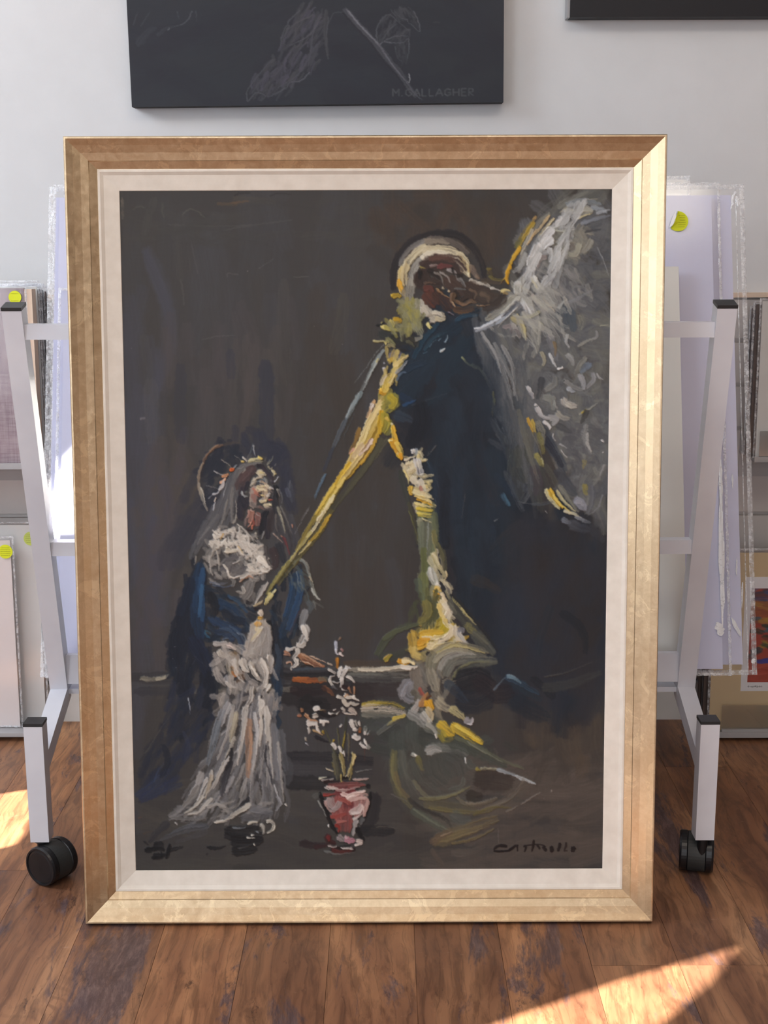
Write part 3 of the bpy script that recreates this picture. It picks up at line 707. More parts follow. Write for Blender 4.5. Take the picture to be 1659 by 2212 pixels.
    _z(P, 480, 960, 10.37, '''
#8e807a,#a39488 190,150 1 .5 700,900 660,1080 640,1240 680,1360
#a8947f,#bca88f 190,120 1 .6 880,720 900,900 930,1080 900,1240
#bdb199,#c9bda2 120,90 1 .7 800,520 830,600 880,680
#d8cfb4,#c2b798 110,60 1 .9 740,560 840,590 940,620
#e0d29a,#d4c48c 60,30 .9 1 800,575 860,585 900,600
#c2baa8,#a8a090 80,50 1 .8 700,700 640,800 590,880
#d6ccb4,#b5aa94 60,30 .95 .9 860,660 760,690 660,760
#b2a898,#c4baa6 60,30 .95 .8 620,840 680,820 740,760
#3e4854,#55606a 40,24 1 .6 800,740 870,735 930,790
#26303c,#3c4854 26,12 1 .6 740,860 800,820 870,830 910,850
#7c94a0,#97a8ae 20,8 .9 .8 740,800 800,770 850,790
#8c9498,#6a7478 60,30 .9 .6 900,700 960,760 960,820
#5c6468,#7c8488 30 .8 .5 880,740 920,720
#e4d6ae,#d0c094 90,50 1 .9 730,900 820,930 900,940
#efe2b8,#dccb9c 50,26 1 1 840,880 920,870 970,880
#e8dab4,#d8cba8 60,30 1 1 780,980 880,960 960,990
#cfc4ac,#e2d6b8 80,40 1 .9 960,850 1010,920 1060,960
#d8d4d0,#b9b5b4 60,26 1 1 1040,900 1090,940 1110,950
#8a7c78,#a2948c 40,20 .9 .7 1000,990 1060,1000 1090,1020
#b06a58,#c07c68 60,26 .9 .8 640,930 700,980 760,1050 820,1060
#a86454,#b87866 50,26 .9 .8 680,1010 740,1080 800,1110
#9a6c60,#8a6660 110,70 .9 .6 640,1060 680,1160 700,1240
#d2a888,#e0c09c 40,16 .9 .9 700,940 760,1000 840,1020
#e8d290,#d8c078 50,20 1 1 820,1080 880,1090 920,1110
#c4c0b8,#d6d0c4 80,36 1 .9 980,1110 1010,1060 1050,1040
#b8b8b4,#9c9c9c 50,20 .95 .8 800,1200 860,1170 920,1150
#d8cca8,#e4d8b4 60,30 1 .9 800,1220 880,1230 960,1200
#e8d48c,#d8c480 30,12 .95 1 930,1220 980,1180
#9c4c40,#b05a4c 36,14 1 .7 1000,1190 1060,1190 1100,1180
#18141a,#201c22 30,14 1 .5 1010,1160 1050,1130 1080,1160
#c8b898,#dcd0ac 90,50 1 .9 900,1320 980,1300 1060,1290
#ece4c0,#d8d0ac 50,26 1 1.1 1030,1280 1060,1320 1080,1330
#a89c8c,#bcb0a0 50,26 .95 .7 900,1350 980,1360 1060,1370
#7c7068,#6a6260 80,50 .9 .5 600,1240 680,1320 780,1360
#85655e,#6f5450 70,40 .9 .5 780,1330 860,1380 900,1420
#5a5250,#464044 60,36 .9 .4 1090,1380 1020,1400 900,1400
#a87868,#8c6258 140,110 1 .6 640,1440 600,1560 580,1700
#7a5450,#94665c 130,90 1 .5 780,1480 760,1620 740,1780
#c09484,#a87c70 60,30 .9 .8 560,1420 540,1540 500,1600
#6c5a58,#8a706a 60 .9 .5 500,1600 480,1700 470,1780
#b8aea8,#988e8a 26,12 .9 .8 700,1500 780,1540 830,1550
#caa898,#b08c7c 40,16 .9 .9 590,1400 640,1440 690,1430
#8a4438,#9c5448 60,40 .9 .7 640,1640 660,1740 600,1820
#c87058,#d88468 40,20 1 1 640,1760 620,1860
#e09c80,#c87c68 26,12 .95 1.1 600,1680 590,1760 520,1810
#1c1418,#2b1e20 40,20 1 .4 500,1840 560,1870 640,1860
#241c20,#3c2c2c 40 .9 .4 680,1850 760,1840
#b9c0c0,#8e9494 60,30 1 .9 400,1000 420,1080 480,1110 530,1120
#dce0dc,#a8acac 26,14 1 1.1 410,1010 430,1090
#6c706e,#505452 60 .9 .5 490,1000 510,1040
#9a968e,#7c7870 40,20 .9 .7 1200,940 1220,1020 1250,1120
#cac8b8,#a8a698 26,12 .9 .9 1190,940 1200,980
#aaa896,#86846e 50,24 .9 .8 1200,1340 1240,1500 1320,1700 1370,1940
#c8c4ac,#a29e88 24,12 .9 1 1270,1500 1310,1640
#8c8a80,#6a6866 24,10 .85 .7 1270,1340 1330,1460 1380,1580
#77726a,#5c5856 40,24 .85 .6 1170,1500 1160,1700 1190,1900
#9e9c98,#7e7e7c 50,24 .9 .7 900,1900 880,1980 850,2070
#d8d4c0,#bcb8a4 40,24 .95 1 720,1920 700,2000 760,2060
#c88c70,#a87460 30,12 .9 .8 1280,1990 1340,2030 1380,2070
#c08a70,#a87c68 30,14 .9 .8 1530,1740 1550,1820
''', br=0.45, soft=0.25, wk=1.08)
    # bodice and sleeves: thick white knife work
    _zf(P, 340, 900, 4.366, '560,1020 700,1000 880,1100 1000,1200 1060,1420 960,1540 700,1560 460,1540 430,1400 450,1200', '#8d8a86,#a5a19a #75736f,#908c86 #6c6b6a,#83807b', 110, 110, 34, 35, a=0.9, h=0.5, jit=45, br=0.5)
    _zf(P, 340, 900, 4.366, '540,1060 700,1020 860,1130 980,1240 1050,1400 960,1480 840,1440 800,1300 740,1200 600,1180 480,1240 470,1150', '#d9d3c8,#b5afa5 #e6e0d4,#c4bdb2 #bdb7ae,#dad4ca #ede7da,#cfc8bc', 120, 84, 26, 40, a=0.95, h=1.0, jit=55, br=0.4)
    _zf(P, 340, 900, 4.366, '600,1280 780,1280 820,1420 760,1480 600,1440', '#5c5a5a,#726f6e #68666a,#504f52', 26, 90, 34, -30, a=0.9, h=0.4, jit=25, br=0.5)
    _z(P, 340, 900, 4.366, '''
#ece8dc,#cfcabe 30,14 1 1.2 580,1200 610,1160 640,1190 690,1170 740,1200
#f2ecde,#dcd5c6 30,20 1 1.3 740,1210 760,1250 800,1280
#e8e0cc,#d2cab8 46,24 1 1.2 620,1240 680,1250 740,1240
#f4efe4,#dfd8cb 50,26 1 1.3 930,1300 980,1350 1030,1400
#efe9dd,#d6d0c4 40,20 1 1.2 960,1410 1010,1440 1040,1400
#fbf6ea,#e6dfd1 24,14 1 1.4 940,1300 960,1330 1010,1360
#e2dcd0,#c9c2b6 40,20 1 1.1 850,1400 900,1440 960,1420
#d8cfc2,#bab2a6 30,14 1 1.1 830,1480 880,1450 950,1470
#d2a88c,#b88c74 26,14 .95 .9 800,1500 850,1480 880,1500
#caa88e,#b0927c 22,10 .95 .9 760,1540 800,1500 860,1470
#d8aa5a,#c49a54 12,8 .9 .9 600,1080 590,1110 570,1140
#e8c890,#d2b07c 14,8 .9 .9 740,1200 770,1240 790,1270
#e0dacd,#b9b3a8 24,10 1 1 600,1380 640,1420 660,1480
#eee8dc,#c8c2b7 20,8 1 1.1 640,1430 660,1490 720,1500 760,1480
#f1ebdf,#cfc9be 12,6 1 1.2 690,1370 720,1360 760,1330
#4b4a4c 12,6 .9 .5 660,1460 690,1380 760,1350
#e4e0d6,#a9a59d 14,6 .95 1 740,990 800,1040 860,1110 900,1170
#c4c0b8,#8c8982 14,6 .95 .9 780,1020 850,1100 920,1160
#8f8c88,#bdb9b1 30,12 .9 .8 470,1290 480,1400 500,1480
#bcb6ab,#8e8a83 20,8 .9 .9 520,1180 500,1260 470,1320
#d9d3c7,#a8a39a 20,8 .9 1 540,1250 560,1340 560,1440
#8b96a8,#5f6a80 20,8 .85 .6 470,1540 560,1560 640,1550
#5d6a80,#3a4860 14,6 .85 .5 500,1570 620,1590 700,1570
#20242c,#2d3138 60,40 .9 .2 1120,1180 1160,1280 1180,1360
#3a2e30,#2b2326 70,40 .9 .3 1060,1220 1100,1340 1080,1420
#5a2c30,#74383a 20,10 .95 .6 1170,1110 1210,1200 1230,1280
#c8b4a4,#a48c80 12,6 .9 .8 1075,1080 1120,1120 1170,1170
#a8a8a8 10 .8 .8 1100,1285
#3c3a3c,#55504f 30,14 .9 .5 1000,1200 1020,1320 1060,1400
''')
    _zf(P, 340, 1200, 4.366, '1190,120 1360,60 1480,300 1560,470 1440,500 1380,420', '#55605f,#3f4a4c #6a7470,#48524f #8a8f88,#5a625f', 30, 120, 18, 65, a=0.8, h=0.4, jit=14, br=0.8, dry=0.3)
    _z(P, 340, 1200, 4.366, '''
#8e9894,#5c6868 18,12 .9 .8 1270,60 1320,20 1380,60 1410,150
#c8c8bc,#8b8f88 14,8 .9 1 1340,10 1400,60 1420,150
#a8a898,#6d7672 22,14 .9 .9 1420,150 1450,260 1490,390 dry=.3
#c6b08a,#8c8c82 14,8 .85 .9 1420,180 1450,230
#b8bcb4,#7b827e 20,12 .9 .8 1440,290 1470,350 1520,400 dry=.25
#7d8a90,#56626a 12,6 .8 .6 1300,130 1320,260
#4c565c,#5f6a70 50,30 .7 .3 1400,420 1440,460 1400,520
#9fa2a4,#7b7e82 60,40 .9 .6 1390,500 1360,580 1340,680
#d4d2ce,#aeaca8 60,46 1 1 1380,640 1380,740 1330,820
#efece4,#d0ccc4 40,24 1 1.2 1350,640 1385,720 1400,790
#e4e0d8,#c2beb6 40,24 1 1.1 1300,820 1350,840 1380,800
#f4f0e6,#dcd8cf 26,16 1 1.3 1190,860 1230,870 1290,850
#e6e2d9,#cbc7be 34,20 1 1.2 1300,860 1310,900 1260,960
#f0ece2,#d2cdc3 34,18 1 1.2 1280,960 1300,1000 1240,1060
#d8b49c,#b89078 16,10 .95 .9 1200,1000 1240,990 1250,1020
#a8785c,#c09074 40,20 .95 .7 1180,900 1220,910 1230,930
#b08060,#96684c 50,30 1 .7 1320,920 1380,960 1460,1010 1560,1030
#d4ac8c,#b48a6c 18,8 .95 1 1340,910 1440,960 1540,1020
#e8cbb0,#caa88c 12,6 .95 1.1 1420,930 1500,960 1580,1000
#8a5c44,#6c4634 16,8 .95 .6 1350,960 1450,1000 1540,1040
#dcc0a4 8,4 .9 1 1330,980 1400,990 1460,1030
#191310,#241c18 22,10 .95 .3 1330,1040 1400,1020 1470,1050
#2f3a46,#46525e 30,14 .9 .3 1260,1060 1400,1050 1580,1055
#e8d8c4,#c8b8a4 14,6 .95 1 1590,1000 1640,1020
''')
    _z(P, 340, 1200, 4.366, '''
#76736f,#5d5b5a 90 .95 .4 840,320 850,400 880,440
#8f8c88,#6c6a68 80 .95 .6 860,240 830,320 780,380
#d4cec4,#aba69e 30,14 1 1.1 760,190 850,150 880,180
#d0cac0,#a8a49c 26,12 1 1 780,270 800,330 720,320
#e6e0d6,#b5b0a7 24,12 .95 1.1 1030,230 970,330 900,440
#bab5ae,#8f8b86 40,20 .95 .9 1000,260 960,320 920,400
#4a4440,#6e6760 30,14 .95 .5 970,370 960,420 930,450
#c8b890,#a89c7c 24,12 .95 1 890,460 930,440 980,410
#151418,#201e22 30,14 .9 .3 820,420 850,430 880,420
#c0b8ac,#aca498 140,200 1 .7 960,600 940,760 920,900
#a19c96,#b5afa6 90 1 .8 930,680 900,820 860,920
#8e8b88,#a5a19c 80 1 .7 1000,660 1010,800 1010,940
#e6e0d2,#c4beb2 26,12 .95 1.1 970,660 920,740 870,810
#b9b4ac,#86837e 22,10 .95 .9 1000,720 960,820 850,870
#efe9dd,#d0cabf 60,36 1 1.1 780,960 800,1040 840,1080
#f0eadf,#d8d1c5 60,30 1 1.1 1040,930 1050,1000 1040,1100
#d8d1c4,#b9b2a6 70,40 1 1 960,980 980,1080 1020,1150
#e8e1d4,#c8c1b5 40,20 1 1.1 860,1000 900,1100 960,1170
#f6f1e6,#dcd5c8 24,12 1 1.3 850,980 890,1060 930,1120
#c8b49c,#a8947c 20,10 .95 .9 870,990 890,1040
#a8a398,#8c877e 50,26 .95 .7 790,900 860,920 920,940
#c9c4b8,#a5a096 40,20 1 1 800,920 860,900 940,900
#dcd6ca,#b8b2a7 60,30 1 1 560,880 580,920 620,940
#f0e4dc,#d9c8be 50,26 1 1.2 600,840 660,830 720,870
#ccc8c2,#9c9894 50,30 1 .9 510,810 560,820 640,810
#8d7a5c,#6c5a44 90,60 1 .6 680,900 700,1000 690,1100
#a87440,#8c5c34 40,20 .95 .8 690,1000 720,1060 730,1120
#c08048,#a86a3c 26,12 .95 .9 680,1080 700,1120 760,1100
#6c5640,#58463a 50,26 .95 .5 760,1080 780,1140 720,1180
#7a7468,#a39c8e 40,20 .9 .7 640,960 650,1060 690,1160
#b8b8b8,#8c8c90 50,26 .95 .8 640,1120 640,1180 680,1220
#f2eee6,#d8d4cc 26,14 1 1.2 620,1180 670,1220 720,1230
#b0aca6,#8a8682 80,46 .95 .7 760,1180 800,1240 860,1180
#dcd6cc,#b8b2a9 50,30 1 1 1010,1150 980,1230 920,1260
#eeeae0,#cec9c0 40,24 1 1.1 1040,1200 1000,1260 950,1330
#1d1c20,#34333a 30,14 .95 .4 960,1340 980,1280 1000,1240
#2a2628,#3f3a3a 16,8 .9 .4 860,1170 850,1220
#4a4a50,#3a3b42 60,34 .9 .4 760,1280 800,1330 860,1290
#e0dcd2,#bcb8b0 30,14 1 1 990,1350 1000,1400 940,1440
''')
    # skirt: long fanned folds
    P.fill('465,1400 590,1395 602,1500 585,1560 470,1560 455,1480', '#8e8a86,#a8a39d #77736f,#918c87 #a09b95,#bcb6ae', 60, 46, 12, 80, a=0.85, h=0.4, jit=35, br=0.5)
    _zf(P, 280, 1500, 3.95, '760,60 1180,40 1260,400 1310,940 1100,1000 900,980 560,1040 330,1040 480,900 520,700 640,460', '#6f7074,#57585c #85858a,#66676b #5f6267,#7a7a7c #8f8d89,#6f6e6e', 120, 330, 34, lambda x, y: 90+(575-x)*0.27*(1 if x < 575 else 0.6), a=0.8, h=0.35, jit=4, br=0.7)
    _zf(P, 280, 1500, 3.95, '860,60 1180,60 1200,500 1180,900 1000,850 900,900 480,1000 560,850 720,600', '#a09f9e,#8a8a8b #b5b2ad,#9a9894 #8f9195,#a9a8a8', 46, 260, 20, lambda x, y: 90+(575-x)*0.3*(1 if x < 575 else 0.6), a=0.8, h=0.6, jit=4, br=0.9)
    _zf(P, 280, 1500, 3.95, '300,1060 480,960 700,900 1000,940 1280,900 1200,1010 900,1050 600,1090', '#8c8b8a,#737376 #a5a29c,#8a8885', 40, 150, 20, -14, a=0.75, h=0.5, jit=10, br=0.8)
    _z(P, 280, 1500, 3.95, '''
#bcbcbc,#8d8e92 50,24 .95 .8 830,60 790,160 760,260
#a4a6aa,#6a7078 50,26 .9 .7 780,120 720,260 680,420 dry=.25
#8b949c,#5c6670 50,30 .85 .6 740,220 700,380 640,600 dry=.35
#bfb79f,#98927f 60,30 .95 .8 880,140 860,280 840,400 dry=.15
#cfc7ae,#aaa38f 26,12 .95 1 890,150 870,240 850,320
#d8d4c8,#a9a69d 22,10 .95 1 880,350 840,440 790,540 dry=.2
#cfccc6,#9b9994 30,14 .9 .8 960,90 950,300 930,500
#b08c72,#8e7260 50,34 .9 .6 1000,200 1000,400 990,700
#c9a284,#a07e66 22,14 .9 .8 1010,260 1015,450 990,640
#d8d6d4,#a8a8a8 30,14 .95 1 1050,140 1070,320 1060,520
#eceae6,#b8b6b4 14,8 .95 1.1 1080,300 1060,480 1030,640
#ebe8e0,#c6c2ba 50,30 1 1.1 1140,90 1160,220 1155,340
#d4d0c8,#a4a098 30,14 .95 1 1150,180 1165,300 1150,400
#f2efe8,#cbc7c0 24,14 1 1.2 1100,30 1130,60 1090,120
#c8a88e,#a88c76 14,8 .9 .8 1090,200 1092,280
#8a8d92,#63666c 70,50 .85 .5 1200,240 1230,480 1240,720
#74787e,#53575d 60,40 .8 .4 1270,300 1290,480 1320,640
#4e5156,#3c3f44 60,40 .7 .3 1310,520 1350,640 1330,760
#1e2026,#2c2f36 14,8 .9 .3 1145,420 1140,540 1180,660 1200,760
#c9cacc,#94969a 14,6 .9 .8 1215,760 1250,860 1290,940
#b2b5ba,#7f8288 26,12 .9 .7 1240,860 1270,920 1230,990
#ece8de,#c8c4ba 16,10 .95 1.1 1305,925 1325,945
#26262c,#35353a 50,30 .95 .3 840,560 800,700 760,860
#17181c,#26272c 26,14 .95 .3 850,450 840,560 800,640
#e8e6e0,#b4b2ae 18,10 .95 1 830,520 790,600 720,720
#cac6be,#918e89 30,16 .95 .9 780,600 730,700 690,800
#dcd8d0,#a8a49e 26,12 .95 1 680,640 660,740 600,860
#c2b6a0,#948a78 26,12 .9 .9 680,680 650,780 620,880
#eeece8,#bab8b4 22,10 .95 1.1 640,700 600,800 550,900
#b8b6b4,#8a8886 50,26 .9 .8 590,660 560,760 490,860
#9a9894,#706e6c 50,26 .9 .7 560,780 500,880 420,960
#d6d2c8,#a5a198 30,14 .95 1 600,860 520,960 440,1010
#8e8d8c,#66666a 60,30 .9 .6 420,960 360,1010 310,1040
#e0dcd4,#b0aca4 26,12 .95 1 680,880 640,920 560,1000 470,1020
#2a2c32,#1e2026 30,14 .9 .3 1000,880 920,950 860,1000
#dedbd0,#b4b0a6 40,18 .95 1 1010,930 930,980 840,1030
#cfcabd,#a5a095 22,10 .95 1 980,960 900,1010 780,1070
#e2ddd0,#b8b2a6 22,8 .95 1.1 700,1090 780,1075 880,1040
#a9a7a2,#7c7a78 40,20 .9 .7 740,930 800,970 830,1010
#bfbcb6,#8e8c88 26,12 .9 .8 640,960 720,930 800,960
#85868a,#5e6066 60,30 .85 .5 1010,960 1100,980 1200,1000
#6a6b70,#4b4d52 60,30 .8 .4 940,1050 1060,1040 1200,1010
#8b8a88,#5f5f60 26,12 .85 .5 330,1050 480,1060 640,1050 dry=.2
#d0d0ce,#a0a09e 14,6 .9 .8 360,1085 380,1110
#55585e,#3d4046 46,26 .8 .2 640,1120 440,1160 230,1240
#6b6f76,#484c54 26,12 .8 .4 620,1110 440,1130 300,1200 br=.9
#34363c,#26282e 50,30 .8 .2 300,1090 200,1180 140,1260
#3c3c3e,#46464a 40,20 .7 .2 640,1170 520,1210 360,1260
''')
    # date at lower left, dark bowl with glints
    _z(P, 280, 1500, 3.95, '''
#17181c,#1f2024 60,30 .95 .3 790,1200 960,1210 1130,1180
#121317,#1c1d21 90,60 .95 .4 850,1240 980,1250 1110,1230
#0f1013,#1a1b1e 70,50 .95 .4 860,1330 960,1330 1060,1310
#1d1e22,#141518 70,40 .9 .4 800,1150 900,1160 1080,1130
#8e98a0,#5d666e 14,6 .9 .7 850,1130 920,1135 970,1130 dry=.2
#e8e4d6,#b9b5a8 22,12 1 1.1 985,1100 1030,1085 1070,1085
#c8c6bc,#8e8c86 30,18 1 1 1100,1100 1125,1140 1120,1190
#e6e2d6,#c0bcb0 26,16 1 1.2 1150,1075 1190,1080 1220,1110
#d2cec2,#a5a296 24,14 1 1.1 1215,1110 1200,1150 1150,1180
#a2abb2,#6e767e 14,8 .95 .9 1060,1160 1080,1180
#e2dfd4,#b2afa6 14,8 1 1.1 975,1215 1010,1218 1050,1222
#ece9de 10,6 1 1.2 1015,1192 1045,1198
#eae6da 12,6 1 1.2 1040,1270 1050,1290
#5c5e62,#3c3e42 10,6 .8 .5 900,1310 960,1300 1000,1290
#15161a 26,10 .95 .3 640,1300 720,1310 800,1290
#17181c 20,8 .9 .3 630,1360 650,1355
#1a1b1f,#121316 20,8 .9 .3 90,1250 130,1280
#121318 60,30 1 .4 190,1300 230,1280 250,1310
#16171b,#101115 40,20 1 .3 100,1325 160,1320 220,1310 270,1330
#16171b 30,14 .9 .3 300,1330 380,1310 430,1295
#101115,#17181c 30,24 1 .4 170,1375 230,1365 290,1370
#101115 26,18 1 .4 160,1390 220,1395 250,1385 240,1340
#101115 24,18 1 .4 315,1275 300,1340 285,1400
#3c3c3a,#333331 50,30 .8 .1 870,1480 960,1470 1050,1490
#6a4a3a 8,4 .6 .3 40,1055 70,1040
#5c4436,#4a3c34 14,6 .5 .2 80,1190 160,1160
''')
    # --- flowers and stems
    _z(P, 600, 1350, 6.38, '''
#3a3d34,#2c2e2a 36 .9 .3 930,1240 900,1500 870,1800 850,2090
#4e5038,#3a3c30 20,16 .9 .6 620,1400 720,1620 800,1840 830,2060
#6a6a3e,#4c4c34 14,10 .9 .7 800,1400 820,1560 850,1800
#8c7c30,#6a5f30 22,14 .9 .8 910,1440 890,1560 880,1690
#b8a038,#8c7c34 14,8 .95 .9 905,1500 880,1660
#6f6a50,#545040 24,16 .9 .6 950,1480 960,1640 950,1860
#5c5c44,#46463a 20 .9 .5 700,1560 760,1780 790,2060
#a39a66,#7c7654 20,14 .95 .9 820,1760 860,1900 900,2080
#c2b47c,#a09468 16,10 .95 1 860,1860 880,1980 890,2070
#b0a26c,#8e8458 34,20 .95 1 1010,1740 1020,1820 980,1960 930,2060
#d8d0a8,#b8ae84 14,8 .95 1.1 1000,1730 1010,1760
#e0d4a0,#c2b684 10,6 .95 1.1 1040,1760 1030,1850 960,1990 940,2060
#786e3c,#5c5636 30,20 .9 .7 730,1880 760,1960 770,2060
#d8b838,#b89c30 22,10 .95 1 755,1560 740,1600
#c7bfa8,#9e977f 22,14 .95 1 640,1960 700,1990 750,2010
#8c8c86,#6c6c68 10,4 .8 .6 1050,2010 1150,1990 1290,1970
#6a3a30,#4c2c28 14,6 .6 .3 1180,1690 1180,1860
#c07828,#a0661c 50,34 1 .8 800,430 805,500 800,580
#d89838,#b47c2c 16,8 .95 .9 810,430 815,500
#9a7a60,#7c6450 30,14 .9 .7 850,150 820,190
#c8d0e0,#a8b0c4 46,30 1 1 790,200 785,270 800,340
#e8ecf0,#c8ccd8 34,20 1 1.2 780,310 790,370 820,390
#b0807c,#c89c98 26,14 .95 .9 850,300 880,330 860,350
#f0ece8,#d8ccc8 40,20 1 1.2 830,360 870,400 890,400
#e8e4dc,#c8c4bc 46,24 1 1.2 670,590 720,610 780,650
#121214 40,24 1 .3 680,640 740,660
#f2eee8,#d4d0c8 36,20 1 1.3 690,760 710,700 770,680
#e4e0d8,#bcb8b0 40,20 1 1.1 690,740 730,800 780,860
#3a3c42,#6c6e74 40,20 .95 .6 730,820 790,860 800,880
#f4f2ec,#d8d6d0 60,34 1 1.3 860,560 830,640 820,700
#eeece6,#cfcdc7 60,34 1 1.3 930,580 900,640 850,760
#f2f0ea,#d4d2cc 56,30 1 1.3 860,700 870,780 850,840
#e2e2e0,#c2c2c0 50,20 1 1.1 910,560 960,570 1000,580
#f4f0e8,#d8d4cc 46,20 1 1.3 930,680 1000,720 1040,780
#dcdad6,#b0aeaa 26,12 1 1.1 740,760 800,780 850,760
#2c2e34,#1a1b20 36,20 .95 .4 960,770 1000,800 960,830
#1a1014,#2c1c20 50,30 1 .4 870,830 920,830 960,860
#e8e4dc 14,8 1 1.1 860,860 900,880 940,880
#c89068,#a87050 34,20 .95 .9 960,830 980,900 1000,920
#d8a47c,#c08c64 24,14 .95 1 1030,820 1040,900 1030,940
#f0ece2,#d4cfc4 50,30 1 1.2 790,960 840,980 890,980
#efe9dc,#cec8bb 70,44 1 1.2 900,940 960,980 1040,960
#e2dacb,#bfb7a8 60,40 1 1.1 880,1010 930,1080 1000,1040
#b88860,#d0a078 26,12 .95 .9 900,970 940,930 970,960
#f2eee4,#d6d2c8 40,18 1 1.2 1020,960 1060,1000 1110,1030
#d8d2c6,#b0aa9e 46,26 1 1 1000,1060 1060,1080 1100,1060
#e8e2d6,#c4beb2 46,30 1 1.1 860,1120 900,1160 880,1190
#d8ccc0,#b4a89c 60,40 1 1 960,1140 1020,1160 1070,1200
#e6dccf,#c4baad 26,14 1 1.1 900,1200 1000,1210 1090,1220
#f0ece4 26,12 1 1.2 680,1190 720,1210 780,1220
#e4dfd2,#c0bbae 18,8 1 1.1 720,1210 790,1210 830,1170
#f2eee6 18,10 1 1.2 740,1160 790,1140
#17171a 50,30 .9 .3 560,1180 680,1240 780,1220
#2a1c16,#3a2a20 30,20 .8 .3 600,1160 640,1180
#c8b080,#a89060 14,6 .9 .8 560,1150 640,1160
#e8e6e0,#cac8c2 60,40 1 1.2 480,1150 520,1120 560,1140
#f4f2ec,#dad8d2 24,12 1 1.3 520,1100 550,1150
#c48c64,#a87450 50,36 1 1 290,1150 330,1150
#b87a58,#9c6448 50,30 1 .9 250,1230 300,1220
#b07850,#caa07c 46,24 1 .9 350,1210 390,1250 420,1290
#f0eae2,#d4cec6 90,60 1 1.2 380,1340 440,1330 520,1330
#e9e1d5,#cbc3b7 60,34 1 1.2 460,1240 500,1230 540,1240
#c08a64,#a8744e 30,14 .95 .9 420,1290 500,1290 540,1320
#f4f0e8,#dcd4c8 60,20 1 1.3 560,1310 620,1310 690,1320
#ece6dc,#ccc6bc 46,24 1 1.2 610,1330 610,1380
#f2ece2,#d4cec4 46,24 1 1.2 520,1360 520,1420 570,1480
#efe9e0,#cfc9c0 40,20 1 1.2 400,1390 410,1440 400,1480
#d8b488,#c0a070 26,14 .95 1 460,1430 520,1460 600,1500
#b89830,#98802c 30,14 .95 .9 590,1440 620,1490
#2a1a20 14,8 1 .4 490,1370 500,1400
#14141a,#1c1c22 50,26 .9 .3 490,1510 560,1550 680,1600
#8c8474,#b8b0a0 34,20 .95 .9 350,1530 370,1580
#c8ccd4,#8c94a4 24,12 .95 1 360,1610 400,1640
#f0ece4,#d2cec6 60,36 1 1.2 1000,1290 1010,1370 1060,1420
#8c8880,#b8b4ac 36,16 .95 .8 1050,1300 1080,1380
#dcd6cc,#b8b2a8 40,20 1 1 1100,1310 1120,1380
#f6f2ea,#dedad2 50,30 1 1.3 1200,1380 1190,1440 1180,1500
#f4f0ea,#d8d4ce 80,56 1 1.3 1020,1500 1080,1540 1120,1520
#eae6de,#ccc8c0 46,26 1 1.2 1020,1430 1080,1430
#c06a38,#a05428 44,24 1 .9 1120,1400 1110,1470
#e2ded8,#bebab4 50,26 1 1.1 1120,1600 1160,1660 1250,1690
#f0eee8,#d0cec8 36,20 1 1.2 1180,1560 1200,1620 1270,1680
#3c3a3c 14,8 .9 .4 1130,1600 1180,1640
#dad6d0,#b6b2ac 22,10 1 1.1 1210,1500 1260,1440
#e8e6e2,#c8c6c2 16,8 1 1.1 1220,1490 1250,1480
#f0ece4,#cec9c0 50,26 1 1.2 720,1620 770,1660 770,1700
#e8e4de,#c4c0ba 50,26 1 1.1 820,1650 850,1720 880,1750
#ece8e0,#c8c4bc 22,12 1 1.1 890,1720 900,1800
#f0ece4 26,12 1 1.2 840,1390 870,1350
''', br=0.4, soft=0.2, wk=1.15)
